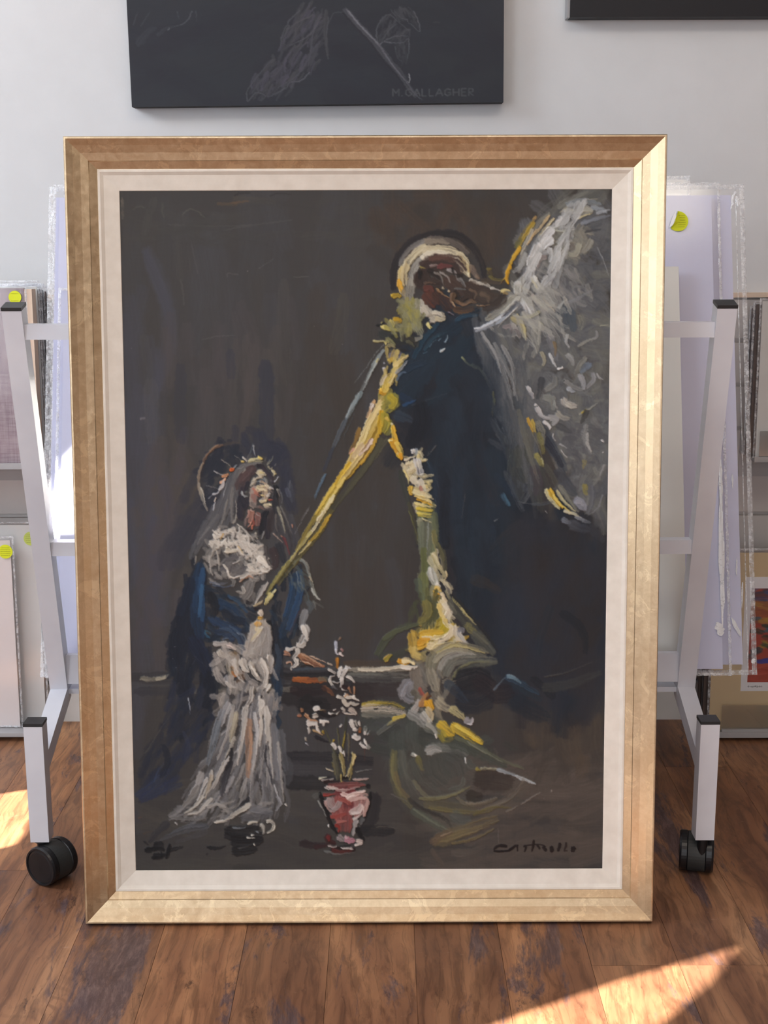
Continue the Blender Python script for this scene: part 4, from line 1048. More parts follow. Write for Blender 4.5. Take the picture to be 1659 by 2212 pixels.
    # --- pot
    _z(P, 640, 1620, 5.184, '''
#1c1c20,#26262b 130,90 .85 .2 860,480 860,640 800,800 720,900
#202125,#191a1e 110,70 .8 .2 700,900 800,890 1080,900
#2b1c20,#1f1a1e 60,40 .8 .2 20,1040 200,1060 340,1050
#402024,#2c1a1e 40,20 .8 .3 180,1080 280,1070 360,1060
#0e0e11 40,26 1 .3 240,470 280,560 320,680 370,820 440,930
#0e0e11,#17171b 50,36 1 .3 800,380 790,420
#0e0e11 26,16 1 .3 820,460 800,620 740,780
#7a3a3c,#6a3034 200,190 1 .5 540,420 540,560 530,700
#7c4040,#8c4e4c 170,110 1 .5 520,660 520,780 520,900
#8a4844,#9c5c58 130,90 1 .6 430,520 440,640 460,760
#9a6a68,#b58a86 110,60 1 .7 700,500 690,620 660,740
#2a1416,#3c1e20 60,40 1 .3 330,940 350,1010 420,1040
#7c2a2a,#5a1e20 40,24 .95 .6 330,950 350,1010
#2a1618,#1e1214 60,40 1 .3 370,1090 500,1120 640,1100
#5c2826,#40201f 46,26 1 .4 380,1110 480,1140 600,1120
#c8c0bc,#9c9490 22,14 1 1 250,310 280,330 340,330 400,310
#e0e0c8,#b8b8a4 16,10 1 1.2 245,320 250,300 320,295
#1b1618,#281c1e 34,20 1 .4 290,345 420,350 540,350
#5c3434,#7c4a48 50,40 1 .6 340,390 500,380 740,370
#8c5450,#74403e 30,20 1 .7 560,400 660,390 760,380
#cbb8b0,#a8928c 22,12 1 1 620,320 700,320 800,310
#d8d4d0,#a8a4a0 18,10 1 1.1 300,410 340,430 420,430
#e8dcd4,#bca8a2 22,12 1 1.1 320,400 400,410 460,430 560,430
#b89a96,#8c6c6a 22,12 1 .9 420,440 540,440 700,400
#a03c34,#7c2c2a 30,20 1 .7 280,490 340,490 420,480
#eed8d0,#d8bab2 50,30 1 1.2 490,470 560,500 620,490
#f2e2da,#dcc4bc 44,26 1 1.3 540,530 620,490 700,460 760,450
#e0c4bc,#c4a49c 44,26 1 1.1 560,560 660,530 780,520
#d8b8b0,#bc9890 30,16 1 1.1 640,490 740,480 790,500
#8c7c7c,#a89694 80,50 1 .8 360,530 380,600 440,640
#b0a4a4,#8c8080 50,26 1 .9 480,560 440,640 360,680
#c8aaa4,#a4827e 26,14 1 1 300,560 330,640 380,690
#8c4440,#a45c54 44,24 1 .7 460,540 540,560 600,600
#a8544c,#8c403c 40,20 1 .7 370,740 450,730 540,700
#b8746c,#94504c 26,12 1 .8 430,800 500,790 550,790
#9c3830,#7c2824 30,16 1 .7 420,830 460,860 450,910
#dcd0cc,#b4a4a0 60,30 1 1.1 590,700 660,660 710,600
#f0e8e4,#ccbcb8 22,12 1 1.2 600,700 690,690 730,620
#e8d4cc,#c4a8a0 24,12 1 1.1 720,600 740,660 740,740
#a8847e,#c8a69e 40,20 1 .9 780,540 770,640 740,740
#7c3e3c,#9c5c58 34,20 1 .7 590,760 590,840 580,920
#c8c4c4,#989494 50,26 1 1 660,760 640,850 620,950
#e4dcd8,#b4aaa6 26,12 1 1.1 620,770 680,740 720,700
#6c6e70,#4c4e50 40,24 1 .6 740,760 700,820
#17171b 40,26 1 .3 680,760
#101013 50,30 1 .3 670,860 690,930 740,1010
#8c8486,#a89c9c 60,36 1 .8 450,960 490,990 520,1010
#c890a0,#b07888 60,36 1 1 540,980 580,1010 640,1000
#d8c0c4,#b8989c 30,16 1 1.1 530,960 560,980
#e8dcd4,#c8b4ac 40,22 1 1.2 660,1010 700,1010 730,1020
#f2e8e0,#d4c4bc 30,16 1 1.2 640,1060 690,1050 730,1040
#e8e4e0,#b8b0ac 30,14 1 1.2 480,1080 560,1090 620,1100
#d8d0cc,#9c9490 20,10 1 1.1 340,1060 380,1080 440,1070
#151517 22,10 1 .3 470,1070 540,1070 600,1060
#8b8f8e,#5e6262 18,8 .8 .5 290,1130 360,1140 420,1160 640,1140
#c8ccc8,#8c908c 16,8 .95 .9 220,560 260,620 320,740
#e8e8e4 18,10 .95 1 340,830 350,860
#6c706c,#4c504c 50,26 .6 .3 170,520 240,480
#8c8c8a,#6c6c6a 10,4 .8 .5 660,240 740,220 840,205
''', br=0.4, soft=0.22)
    _z(P, 640, 1620, 5.184, '''
#b8a868,#8c8050 24,16 1 1 480,10 510,120 530,260
#6c6a50,#4c4c40 30 .95 .6 400,20 420,160 450,320
#c0ac64,#9c8c50 20,12 1 1 480,260 490,350
#d4c48c,#b0a068 30,16 1 1.1 630,30 620,120 580,220 560,290
#e8d8a0,#c4b47c 14,8 1 1.2 640,30 640,80 590,200
#a8985c,#847848 24,14 1 .9 600,140 600,240 580,330
#101013 30,16 1 .3 500,300 560,300
#d8ccb0,#b4a88c 16,8 1 1 315,195 360,215 400,232
#d8d0b8 12,6 1 1 540,290 550,270
''')
    # --- angel: navy robe
    P.fill('925,720 985,690 1040,720 1060,800 1080,900 1110,1000 1150,1120 1230,1130 1300,1200 1300,1420 1240,1560 1160,1540 1060,1400 980,1300 940,1180 920,1040 860,930 850,840 870,770', '#1a2431,#141c28 #161f2c,#101722 #1d2a3a,#17222f #1a1d26,#24242a', 260, 170, 44, 84, a=0.7, h=0.08, jit=16, br=0.45, soft=0.9)
    P.fill('1100,1160 1300,1180 1300,1480 1180,1500 1120,1400', '#1f2430,#262a33 #2a2828,#221f20 #1c2534,#232c3a', 70, 150, 40, 105, a=0.6, h=0.06, jit=20, br=0.5, soft=0.6)
    P.fill('870,760 960,700 1010,740 1000,840 870,850', '#1a2b3a,#152230 #1d3040,#172735', 50, 80, 20, 122, a=0.7, h=0.15, jit=12, br=0.6, soft=0.4)
    P.fill('930,980 1110,960 1120,1300 1000,1280', '#182634,#131d29 #1b2b3a,#15222f #121d29,#0f1720', 70, 160, 22, 91, a=0.6, h=0.08, jit=6, br=0.7, soft=0.5)
    _z(P, 820, 900, 5.352, '''
#0e131d,#131822 110 .85 .1 430,40 400,180 340,320
#101520,#0c1119 90 .8 .1 700,560 760,800 740,1100 760,1500
#192837,#121f2d 66 .7 .1 900,440 880,800 900,1100 960,1500
#1e3042,#172636 44 .6 .15 960,560 930,900 950,1200 br=.8
#182a3c,#132131 66 .5 .1 1060,980 1040,1300 1100,1600 br=.8
#241f26,#1b1a22 70 .7 .1 1130,420 1200,640 1280,900
#40302e,#2c2428 26,14 .6 .2 1200,540 1300,740 1360,900
#3b302f,#2b2427 60 .6 .1 1340,760 1300,920 1380,1000
#4f7c96,#2c4c66 50,26 .8 .4 1420,860 1450,930 1500,1010 dry=.3
#1a2f46,#122236 60 .7 .1 1330,640 1500,820 1600,900
#66605a,#3a3c40 10,5 .8 .5 990,860 960,1040 945,1160
#9c8e84,#5c5856 12,4 .8 .6 650,300 600,370 550,430
#6d665e,#45444a 7,4 .7 .4 560,380 545,430
#50606c,#2a3a4a 12,6 .7 .4 480,420 560,520 640,680 680,800
#2a3c4e,#1a2a3a 40,24 .7 .2 560,480 620,680 650,900
#5a6874,#36444f 8,4 .7 .4 640,920 650,1040 660,1130
#a4a098,#6c6c6c 8,4 .8 .6 1320,1190 1370,1165
#26323f,#18222e 14 .7 .2 1660,1300 1400,1480 1200,1640
#313236,#232529 60,30 .6 .15 1640,1180 1440,1330 1270,1520 br=.8
#1f3042,#18283a 50,34 .7 .1 1290,1230 1320,1340 1300,1460
#0f141e,#151a24 90 .7 .1 850,1600 950,1850 900,2000
#1a2534,#131c29 110 .6 .1 1000,1560 1200,1700 1500,1760
#3c3228,#2b2725 110,60 .6 .1 1060,1850 1200,1900 1400,2000
''')
    _z(P, 780, 400, 3.016, '''
#13212f,#1a2b3b 44 .8 .2 420,960 340,1100 270,1200
#1d4256,#17344a 26 .8 .4 500,880 400,1000 340,1110
#24485a,#1a3648 16 .8 .4 560,940 470,980 410,1060
#3c5c68,#24404e 10,6 .8 .5 500,970 560,940 620,940
#18293a,#131f2d 44 .85 .3 640,840 720,820 780,800
#274a60,#1a364c 20 .85 .5 610,880 660,840 760,830
#11202e,#182c3e 70 .9 .2 640,900 560,950 560,1000
#162738,#1d3246 30 .8 .3 280,1200 340,1160 420,1140
#1c3350,#152740 44,24 .7 .3 250,1350 300,1380 340,1400
#2c5480,#1e4068 16,8 .8 .4 270,1420 320,1400 360,1380
#24384c,#33404c 60,30 .7 .2 220,1480 280,1500 330,1520
#e8ecec,#b8c4c8 14,8 1 1.2 515,1068 545,1045
#b8ccd4,#6888a0 10,4 .9 .8 545,1010 560,980 565,960
#a0b8c4,#54748a 6,3 .8 .7 500,1000 520,980
#7c98a8,#44647c 6,3 .8 .6 440,1040 465,1010 490,990
#54788c,#2c4c64 8,4 .8 .5 400,1080 430,1070
#6c8492,#3a5468 14,4 .8 .5 230,1260 240,1230 270,1210
#26303a,#3a4650 12,6 .7 .3 330,1420 440,1380 560,1340
#141a24,#1c2430 90 .8 .1 600,1240 700,1400 680,1600
#0c1018,#141a26 80 .8 .1 380,1400 400,1520 360,1640
#b8bc84,#7c8464 14,8 .9 .8 655,1105 700,1150 760,1180
#8c9478,#56604f 16,8 .85 .6 720,1150 780,1190 820,1260 850,1320
#68726c,#48525a 10,6 .8 .5 790,1190 830,1260 860,1340
#d0bc48,#b8a440 12,6 .95 1 862,1330 865,1380 856,1430
#e4dc70,#c8b850 14,8 1 1.1 870,1370 866,1420
#c0aa38,#988a30 12,6 .95 .9 858,1430 856,1490
#b0b8b8,#6c7880 8,4 .8 .6 868,1230 876,1280
#7c848c,#4a545e 10,5 .7 .5 870,1500 900,1570 950,1640
#b8c0c4,#7c868c 8,4 .8 .6 920,1560 940,1610
''')
    # sleeve behind the robe, greys
    P.fill('1030,715 1090,700 1130,800 1150,880 1140,960 1160,1060 1110,1060 1090,960 1075,880 1050,790', '#4d535a,#3d434c #5a5f64,#434a54 #686c6e,#4c5258', 70, 110, 16, 72, a=0.75, h=0.3, jit=12, br=0.8, soft=0.35)
    P.fill('1105,960 1150,960 1180,1060 1160,1080 1110,1060', '#43484a,#353b40 #4b4c42,#3a3d3c', 30, 90, 16, 78, a=0.7, h=0.2, jit=8, br=0.9, soft=0.4)
    # --- wing
    WG = '1200,420 1290,405 1325,410 1318,1090 1290,1120 1240,1090 1200,1020 1170,950 1140,860 1110,760 1060,730 1110,640 1120,560 1150,480'
    P.fill(WG, '#60646a,#4c5056 #6e7070,#565a60 #54585e,#666a6e #7c7d78,#62645f', 230, 80, 30, 60, a=0.75, h=0.25, jit=45, br=0.6, soft=0.4)
    _zf(P, 1020, 400, 5.352, '1060,60 1300,40 1600,40 1600,200 1200,230 900,330 640,600 600,560 820,250', '#5e605c,#4a4c4a #74766f,#585a56', 44, 260, 50, -38, a=0.6, h=0.15, jit=10, br=0.8, soft=0.5)
    _zf(P, 1020, 400, 5.352, '1240,380 1600,330 1600,1350 1500,1400 1380,1200 1100,1000 1380,700', '#565a60,#44484e #4e5258,#62666a #6c6e70,#50545a', 70, 170, 60, 15, a=0.75, h=0.2, jit=35, br=0.7, soft=0.4)
    _zf(P, 1020, 400, 5.352, '960,520 1340,450 1400,640 1180,830 960,900 880,700', '#84847a,#6c6c64 #98978a,#7a796e #76746c,#8e8c80', 46, 120, 60, 45, a=0.8, h=0.5, jit=40, br=0.6, soft=0.35)
    _zf(P, 1020, 400, 5.352, '600,950 1000,900 1350,1000 1400,1300 1000,1450 700,1450 560,1200', '#8c8e8c,#74767a #9e9e98,#80827e #7c7e82,#94948e', 70, 200, 46, 50, a=0.75, h=0.4, jit=22, br=0.8, soft=0.35)
    _z(P, 1020, 400, 5.352, '''
#8c8e86,#6c6e6a 70,30 .7 .3 1000,230 1150,130 1350,50 br=.9
#a09e90,#7c7c74 60,30 .7 .4 620,900 600,700 760,420 900,300 br=.9
#aeaa94,#8c8a7c 20,10 .8 .6 1020,290 1200,170 1460,130 br=.8
#9aa2a8,#74808a 60,30 .8 .5 1100,200 1300,160 1500,200
#c0c0b0,#a0a090 50,24 1 .9 1070,270 1180,280 1300,290 1380,280
#b8b8ac,#96968c 60,30 1 .8 1200,290 1330,240 1400,280
#e4d8a4,#cac08c 24,12 1 1 1215,370 1290,330 1390,300
#aab4bc,#848e98 50,24 .9 .7 1380,230 1500,250 1560,300
#b4bcc4,#8c949c 36,16 .9 .7 1440,300 1520,280 1600,260
#9098a4,#6c7480 40,20 .85 .6 1260,420 1420,370 1600,330
#2c2e34,#40434a 26,12 .8 .3 1310,520 1400,500 1490,490
#c8a060,#a88848 26,14 .8 .6 740,330 700,400 660,480 dry=.2
#c8aa3c,#a88c34 44,26 .95 .8 720,400 640,520 560,640 520,700
#e0b030,#c49a2c 36,24 1 1 560,680 500,780 450,860 430,930
#f0b828,#d8a428 44,24 1 1.1 440,900 410,980 400,1060 420,1110
#e8b43c,#c09430 14,6 .95 1 400,1000 370,1060 330,1110
#6c6a34,#504e30 40,20 .8 .5 500,700 560,600 500,660
#8c7a3c,#5c5234 26,12 .8 .6 540,600 620,480 720,370
#e0c898,#c4a878 30,16 .95 .9 900,320 820,430 720,540 650,640
#d8b884,#b89c70 22,12 .95 .9 640,660 700,560 740,480
#e8dcb4,#ccbc90 26,12 .95 1 950,360 860,460 760,580
#c8c4b4,#a8a498 34,20 .9 .8 700,480 640,620 560,780
#9e9c94,#84847e 60,40 .9 .6 620,760 580,860 540,980
#f4f6f2,#dcdedc 80,60 1 1.3 1120,340 1050,390 970,440
#e6e8e8,#cccfd2 90,70 1 1.2 940,480 860,560 800,640
#eceeee,#d0d4d6 90,60 1 1.2 930,590 860,640 790,720
#f0f2f0,#d8dada 90,70 1 1.3 780,660 720,780 660,900
#e2e6e8,#c4cace 80,50 1 1.1 740,800 700,900 690,960
#d8dcdc,#b8bcbe 50,30 1 1 880,700 920,780 900,860
#c8cccc,#a4a8aa 60,30 .95 .9 780,720 860,760 900,740
#a49c98,#8a8280 44,26 1 .7 860,800 790,830 760,930
#b8bcb8,#9ca09c 34,16 .95 .8 940,470 1040,460 1180,470
#c4c8bc,#a4a89c 26,12 .95 .9 960,500 1050,500 1180,490
#f0f2f2,#d0d4d8 60,36 1 1.2 1010,740 960,860 880,1000
#e4e8ea,#bcc4c8 40,24 1 1.1 1050,800 1010,900 960,980
#c0c4c4,#9c9f9f 36,20 .95 .9 980,780 900,920
#7c7c74,#94948a 70 .8 .4 1180,540 1260,640 1160,760
#5c5450,#74706a 40,20 .7 .4 1130,640 1180,700 1100,720
#b4b4a0,#98988a 60,30 .9 .7 1250,660 1200,780 1120,760
#a4a49a,#86867e 50,24 .9 .6 1390,600 1340,700 1240,780
#eef0ea,#d0d2cc 60,36 1 1.2 710,1030 750,1120 800,1220
#c9c4a8,#a9a68c 24,12 .95 .9 680,1040 720,1110 790,1220
#eceee8,#c8ccc8 70,50 1 1.2 540,1090 530,1170 520,1240
#d8dcdc,#a8b0b4 60,40 .95 1 640,1120 620,1200 590,1260
#f2f4f2,#d4d8d8 90,70 1 1.3 620,1290 650,1380 700,1470
#e0e4e4,#bcc2c4 60,36 1 1.1 580,1290 610,1370
#b4b4a6,#96968a 90,50 .9 .7 520,1260 420,1340 300,1440 160,1530
#dfe0d6,#b4b8b4 30,16 .95 1 560,1260 440,1370 330,1460
#c2cad2,#96a2b0 60,40 .95 .9 440,1440 300,1540 180,1600 40,1660
#e6ecf2,#b0bcc8 34,20 .95 1.1 360,1480 220,1560 60,1640
#eceff2,#c4ccd4 20,10 1 1.2 20,1630 100,1620 180,1590
#4c443e,#2e2c30 14,8 .95 .4 560,1300 440,1420 340,1500
#f4f2ea,#d4d0c6 12,5 1 1.2 530,1380 400,1500 290,1620
#6c7480,#545c68 50,30 .8 .4 540,1320 460,1400 380,1480
#c2b888,#a49c74 60,40 .9 .8 460,1500 560,1560 620,1740
#d8d098,#b4ac7c 26,14 .95 1 520,1460 600,1600 620,1760
#c8c4bc,#a09c98 40,26 .9 .8 460,1570 520,1660 560,1740
#7c7478,#98908f 44,26 .85 .6 360,1620 440,1600 460,1660
#6a6668,#524f54 40,24 .85 .5 430,1680 500,1660 560,1720
#dcd8a8,#bcb888 40,20 .95 1 580,1500 700,1480 800,1420
#c8ccc8,#a0a4a4 50,30 .9 .8 660,1560 720,1620 700,1680
#d4d0a8,#b0ac88 36,18 .95 .9 740,1540 800,1580 830,1640
#b9a8a0,#9c8e8a 40,24 .85 .6 700,1240 760,1340 880,1440
#c8c0ac,#a8a090 26,14 .9 .8 800,1250 880,1350 960,1440
#d6ceb4,#b4ac94 20,10 .9 .9 900,1320 980,1400
#4a545e,#3a4450 110,80 .85 .3 1060,1380 1040,1500 1080,1620
#3c4854,#4c5864 90,60 .85 .3 1120,1400 1160,1540 1180,1660
#c8ccc8,#9ca4a4 30,14 .9 .8 1000,1400 1050,1330 1100,1300
#74766c,#8a8a7c 60,40 .7 .4 1250,1480 1280,1560 1260,1640 br=1
#84867c,#6a6c66 60,40 .7 .4 1400,1540 1500,1580 1600,1600 br=.9
#c6c8a8,#a4a68c 8,4 .85 .7 1480,1600 1590,1590
#b0b4b4,#8c9094 10,5 .8 .6 1450,690 1540,880 1590,1030
#8f9498,#74787e 30,14 .8 .5 1100,1340 1240,1280 1400,1180
#8c8e94,#707278 70,40 .7 .4 900,1700 940,1860 980,2000
#9ea09a,#7e8078 70,40 .8 .5 720,1640 760,1820 700,1960
#b8b498,#96927c 40,24 .85 .7 800,1900 840,2000 820,2060
#8a8a84,#a4a49c 40,24 .8 .5 640,1800 600,1940 590,2020
#6c5c44,#8c7854 30,18 .95 .6 950,1780 970,1860 960,1950
#d0d2d2,#a4a8aa 34,20 .95 .9 1110,1700 1090,1780 1130,1860
#dce0e0,#b4b8ba 30,14 .95 1 900,1920 930,2000 980,2080
#f0f2f0 26,12 1 1.2 990,2100 1040,2090 1050,2070
#b4b8b8,#8c9090 50,30 .9 .7 1100,1930 1150,1980 1180,2060
#a2a49c,#84867e 30,14 .85 .6 1230,1840 1320,1780 1440,1740
#9da0a0,#7c8084 26,12 .85 .6 1440,1660 1450,1720 1380,1780
#9a9c94,#7a7c76 50,24 .8 .5 1330,1960 1260,2040 1200,2120
#8494a4,#64748a 70,40 .85 .5 1370,2040 1300,2090 1260,2140
''', soft=0.3)
    P.fill('1120,560 1200,470 1260,440 1240,520 1200,600 1160,640 1125,640', '#c4c8c8,#a4a8aa #e0e2e0,#c0c4c4 #b4b8b8,#969a9a', 34, 60, 12, 118, a=0.85, h=0.8, jit=12, br=0.7)
    P.fill('1110,620 1180,620 1240,660 1220,720 1150,740 1080,740', '#a8aaa4,#8c8e8c #c4c4b8,#a4a49c #94968f,#b0b2ac', 44, 60, 9, 45, a=0.8, h=0.7, jit=20, br=0.8)
    P.fill('1075,720 1140,760 1150,900 1160,1000 1120,1040 1090,900', '#5c6268,#484e55 #74777a,#5a5e62 #44494f,#595f64', 50, 100, 9, 78, a=0.75, h=0.3, jit=8, br=0.9)
    # lower wing, curling strokes
    _zf(P, 1020, 800, 4.916, '650,0 1440,0 1440,900 1340,1200 1300,1450 1150,1500 1050,1000 900,700 700,350', '#6a6e70,#54585c #7e8280,#62666a #5a5e62,#74787a #888a84,#6a6c6a', 130, 130, 40, 50, a=0.75, h=0.4, jit=50, br=0.7, curve=0.5, soft=0.35)
    _zf(P, 1020, 800, 4.916, '900,560 1440,560 1440,940 1100,1000', '#5a5c60,#4a4c52 #64666a,#505258', 34, 150, 50, 20, a=0.7, h=0.2, jit=30, br=0.8, soft=0.4)
    _z(P, 1020, 800, 4.916, '''
#e8e8ea,#bcbcc0 34,20 1 1.2 585,140 620,200 660,270
#a4a4a8,#808286 26,14 .9 .8 620,210 650,280
#f2f2f0,#d4d4d4 20,12 1 1.2 665,340 700,350
#dcdcdc,#b0b0b2 46,26 1 1.1 690,370 740,460 830,490
#ececea,#c4c4c4 34,20 1 1.2 760,520 820,560 830,600
#b8bab8,#96989a 60,34 .95 .8 820,470 900,500 860,560
#d4d4d2,#a8a8a8 20,10 .95 1 880,300 880,340 910,380
#c4c2ba,#a09e98 60,40 .95 .9 970,280 1010,340 1110,360
#d2d0c4,#aeaca2 34,20 .95 1 1000,330 1060,370 1110,370
#aeaea4,#8c8c84 50,30 .9 .7 900,420 960,480 1040,490
#9c9e9c,#7c7e7e 40,24 .9 .6 980,80 1060,140 1180,190
#c4ccd4,#98a2ac 34,20 .9 .9 1010,160 1050,190 1100,200
#989a94,#78807c 60,34 .85 .6 760,260 860,280 860,400
#8c8e8a,#70726e 60,34 .85 .5 780,180 880,120 880,40
#b4b8be,#8c9098 50,30 .9 .7 1150,20 1180,90 1190,180
#a0a4a8,#7c8086 40,24 .9 .6 1290,10 1300,80 1220,160
#b8babc,#8a8c8e 16,8 .9 .8 1330,10 1360,60 1400,80
#a4a698,#848678 20,10 .9 .7 1140,440 1220,400 1340,320
#c2aa38,#a09040 14,6 .9 .8 1160,430 1220,390
#2c2c2c,#484848 50,24 .8 .3 1220,400 1180,500 1160,540
#202226 20 .9 .3 980,85
#2b2e34,#3a3d42 60,30 .8 .2 740,60 720,200 700,280
#34373c,#44474c 60,30 .7 .2 900,560 980,600 1060,640
#b2b4b0,#8c8e8c 50,30 .7 .7 1220,560 1200,700 1260,860 dry=.4
#d4d4ce,#a8a8a4 30,14 .8 .9 1230,640 1230,760 1270,840 dry=.35
#e6e6e2,#b8b8b6 12,6 .95 1.1 870,650 860,690 890,730
#c9cbcb,#9c9ea0 18,8 .9 .9 930,760 1010,800
#ececea,#c0c0c0 10,5 .95 1.1 950,820 980,870 1020,910
#e4e4e4 18,10 1 1.1 1370,715 1410,735
#e8e8e4 20 1 1.2 1390,850
#8c8e8c,#6c6e70 50,24 .8 .5 1280,480 1340,560 1400,590
#8c8c88,#6c6e6e 46,24 .8 .4 1410,980 1350,1100 1290,1200
#a9aaa6,#84868a 14,6 .85 .6 1410,980 1360,1100
#a89648,#8c8450 40,20 .7 .6 1200,930 1190,980 1180,1030 dry=.5
#a4943c,#848048 50,30 .8 .6 1200,1190 1200,1250 1220,1300 dry=.35
#a2a6b2,#7c8090 80,50 .9 .5 1100,1340 1160,1400 1200,1460
#b8bcc4,#8c909c 40,20 .9 .7 1100,1370 1150,1380 1180,1420
#6c7078,#50545c 60,34 .8 .3 1270,1200 1280,1340 1230,1500
#8c8e94,#6a6e76 14,6 .8 .5 1390,1300 1340,1440 1220,1530
#3c4450,#2c3440 110,60 .8 .1 700,560 860,820 1000,1040
#272c38,#1f2430 60,40 .85 .1 720,620 880,860 960,1000
#30353f,#3c424c 100,70 .7 .1 900,1040 1020,1200 1100,1300
''', soft=0.3)
    _z(P, 1020, 800, 4.916, '''
#e0b040,#c89c30 30,20 1 1 590,480 620,560 660,650
#d8b848,#b09c48 26,16 .95 .9 640,500 660,580 670,640
#a8a48c,#7c7c70 60,40 .85 .6 690,520 740,620 760,760 dry=.4
#8c8444,#6a6840 50,34 .85 .5 700,640 740,760 760,860 dry=.3
#bcae54,#94904c 50,30 .85 .7 680,860 720,940 760,1000 dry=.3
#cfcf98,#a4a47c 14,8 .85 .8 740,900 760,980
#5c5e58,#484a48 70,50 .8 .2 640,640 620,840 660,1000
#6c6c64,#50524e 60,40 .8 .3 590,600 600,760 640,880
#7d7a6c,#5a5850 10,6 .8 .5 640,640 720,820 780,1000
#404440,#333836 110,70 .8 .2 520,800 480,1000 560,1160
#4e524c,#3a3e3c 60,40 .8 .2 440,820 410,980 440,1100
#7c8074,#50564f 7,4 .8 .5 410,870 380,960 370,1090
#6c7068,#484e4a 7,4 .7 .4 430,820 410,960
#46404a,#38343c 90,60 .7 .2 650,1000 700,1180 680,1300
#5a4c4c,#483e42 30,14 .7 .3 660,1030 680,1100
#54544c,#42443f 60,30 .8 .3 780,980 860,1100 920,1240
#e8e4b8,#c0bc94 40,22 1 1.1 790,1240 830,1340 930,1450
#e8c040,#d0ac3c 46,26 1 1.1 820,1240 880,1340 960,1440
#f0d870,#d8c060 26,14 1 1.1 860,1300 940,1400 1060,1490
#d8d0a0,#a8a884 30,14 .95 .9 900,1250 980,1370 1100,1480
#8c8c7c,#6c6e66 40,20 .85 .5 930,1200 1020,1330 1130,1480
#a6a89c,#7c8078 8,4 .85 .7 950,1220 1060,1380 1130,1490
#e4e0c0,#bcb89c 30,14 .95 .9 980,1470 1080,1500 1160,1540
#8c94a0,#6c7484 50,30 .85 .5 960,1560 1020,1590 1050,1600
#a4aab0,#7c828c 40,20 .85 .6 1100,1530 1180,1570 1260,1600
#5c626c,#484e5a 90,60 .7 .3 1040,1600 1140,1650 1250,1670
#4a4c54,#3c3f47 80,50 .6 .2 1240,1640 1340,1720 1400,1800
#8c8e90,#5c6064 7,3 .8 .5 480,1370 620,1390 760,1380 880,1350
#545a62,#3a424c 20,10 .7 .3 640,1400 760,1400 860,1370
#a8a8a4 8,4 .8 .6 770,1470 800,1490
#9c9c98 10,5 .8 .6 235,1580 280,1550
#5c90a8,#3c6480 40,24 .8 .4 330,1290 360,1350 400,1420 dry=.3
''', soft=0.35)
    P.fill('1100,1150 1300,1180 1300,1500 1200,1560 1080,1420', '#2c2f38,#262830 #302c2c,#282628 #263040,#202a38', 40, 160, 50, 100, a=0.4, h=0.05, jit=20, br=0.6, soft=0.9)
    P.fill('940,760 1080,780 1140,1080 1000,1280 930,1100', '#233142,#1c2836 #1e2a38,#18222e #283848,#202e3c', 40, 140, 34, 84, a=0.4, h=0.08, jit=12, br=0.7, soft=0.8)
    P.text('''
#8c8f90,#5c6064 10,5 .8 .6 1045,722 1085,790 1110,880
#9ea2a2,#6c7072 8,4 .8 .7 1068,735 1100,800 1118,860
#b4b6b4,#7c8082 7,4 .85 .8 1085,740 1108,790 1112,850
#6c7072,#4c5054 12,6 .7 .4 1100,860 1125,950 1140,1040
#7c7c70,#54564f 10,5 .7 .4 1120,880 1140,960 1165,1040
#c4c6c4,#8c9092 6,3 .85 .9 1040,712 1070,760 1082,800
''', br=0.8)
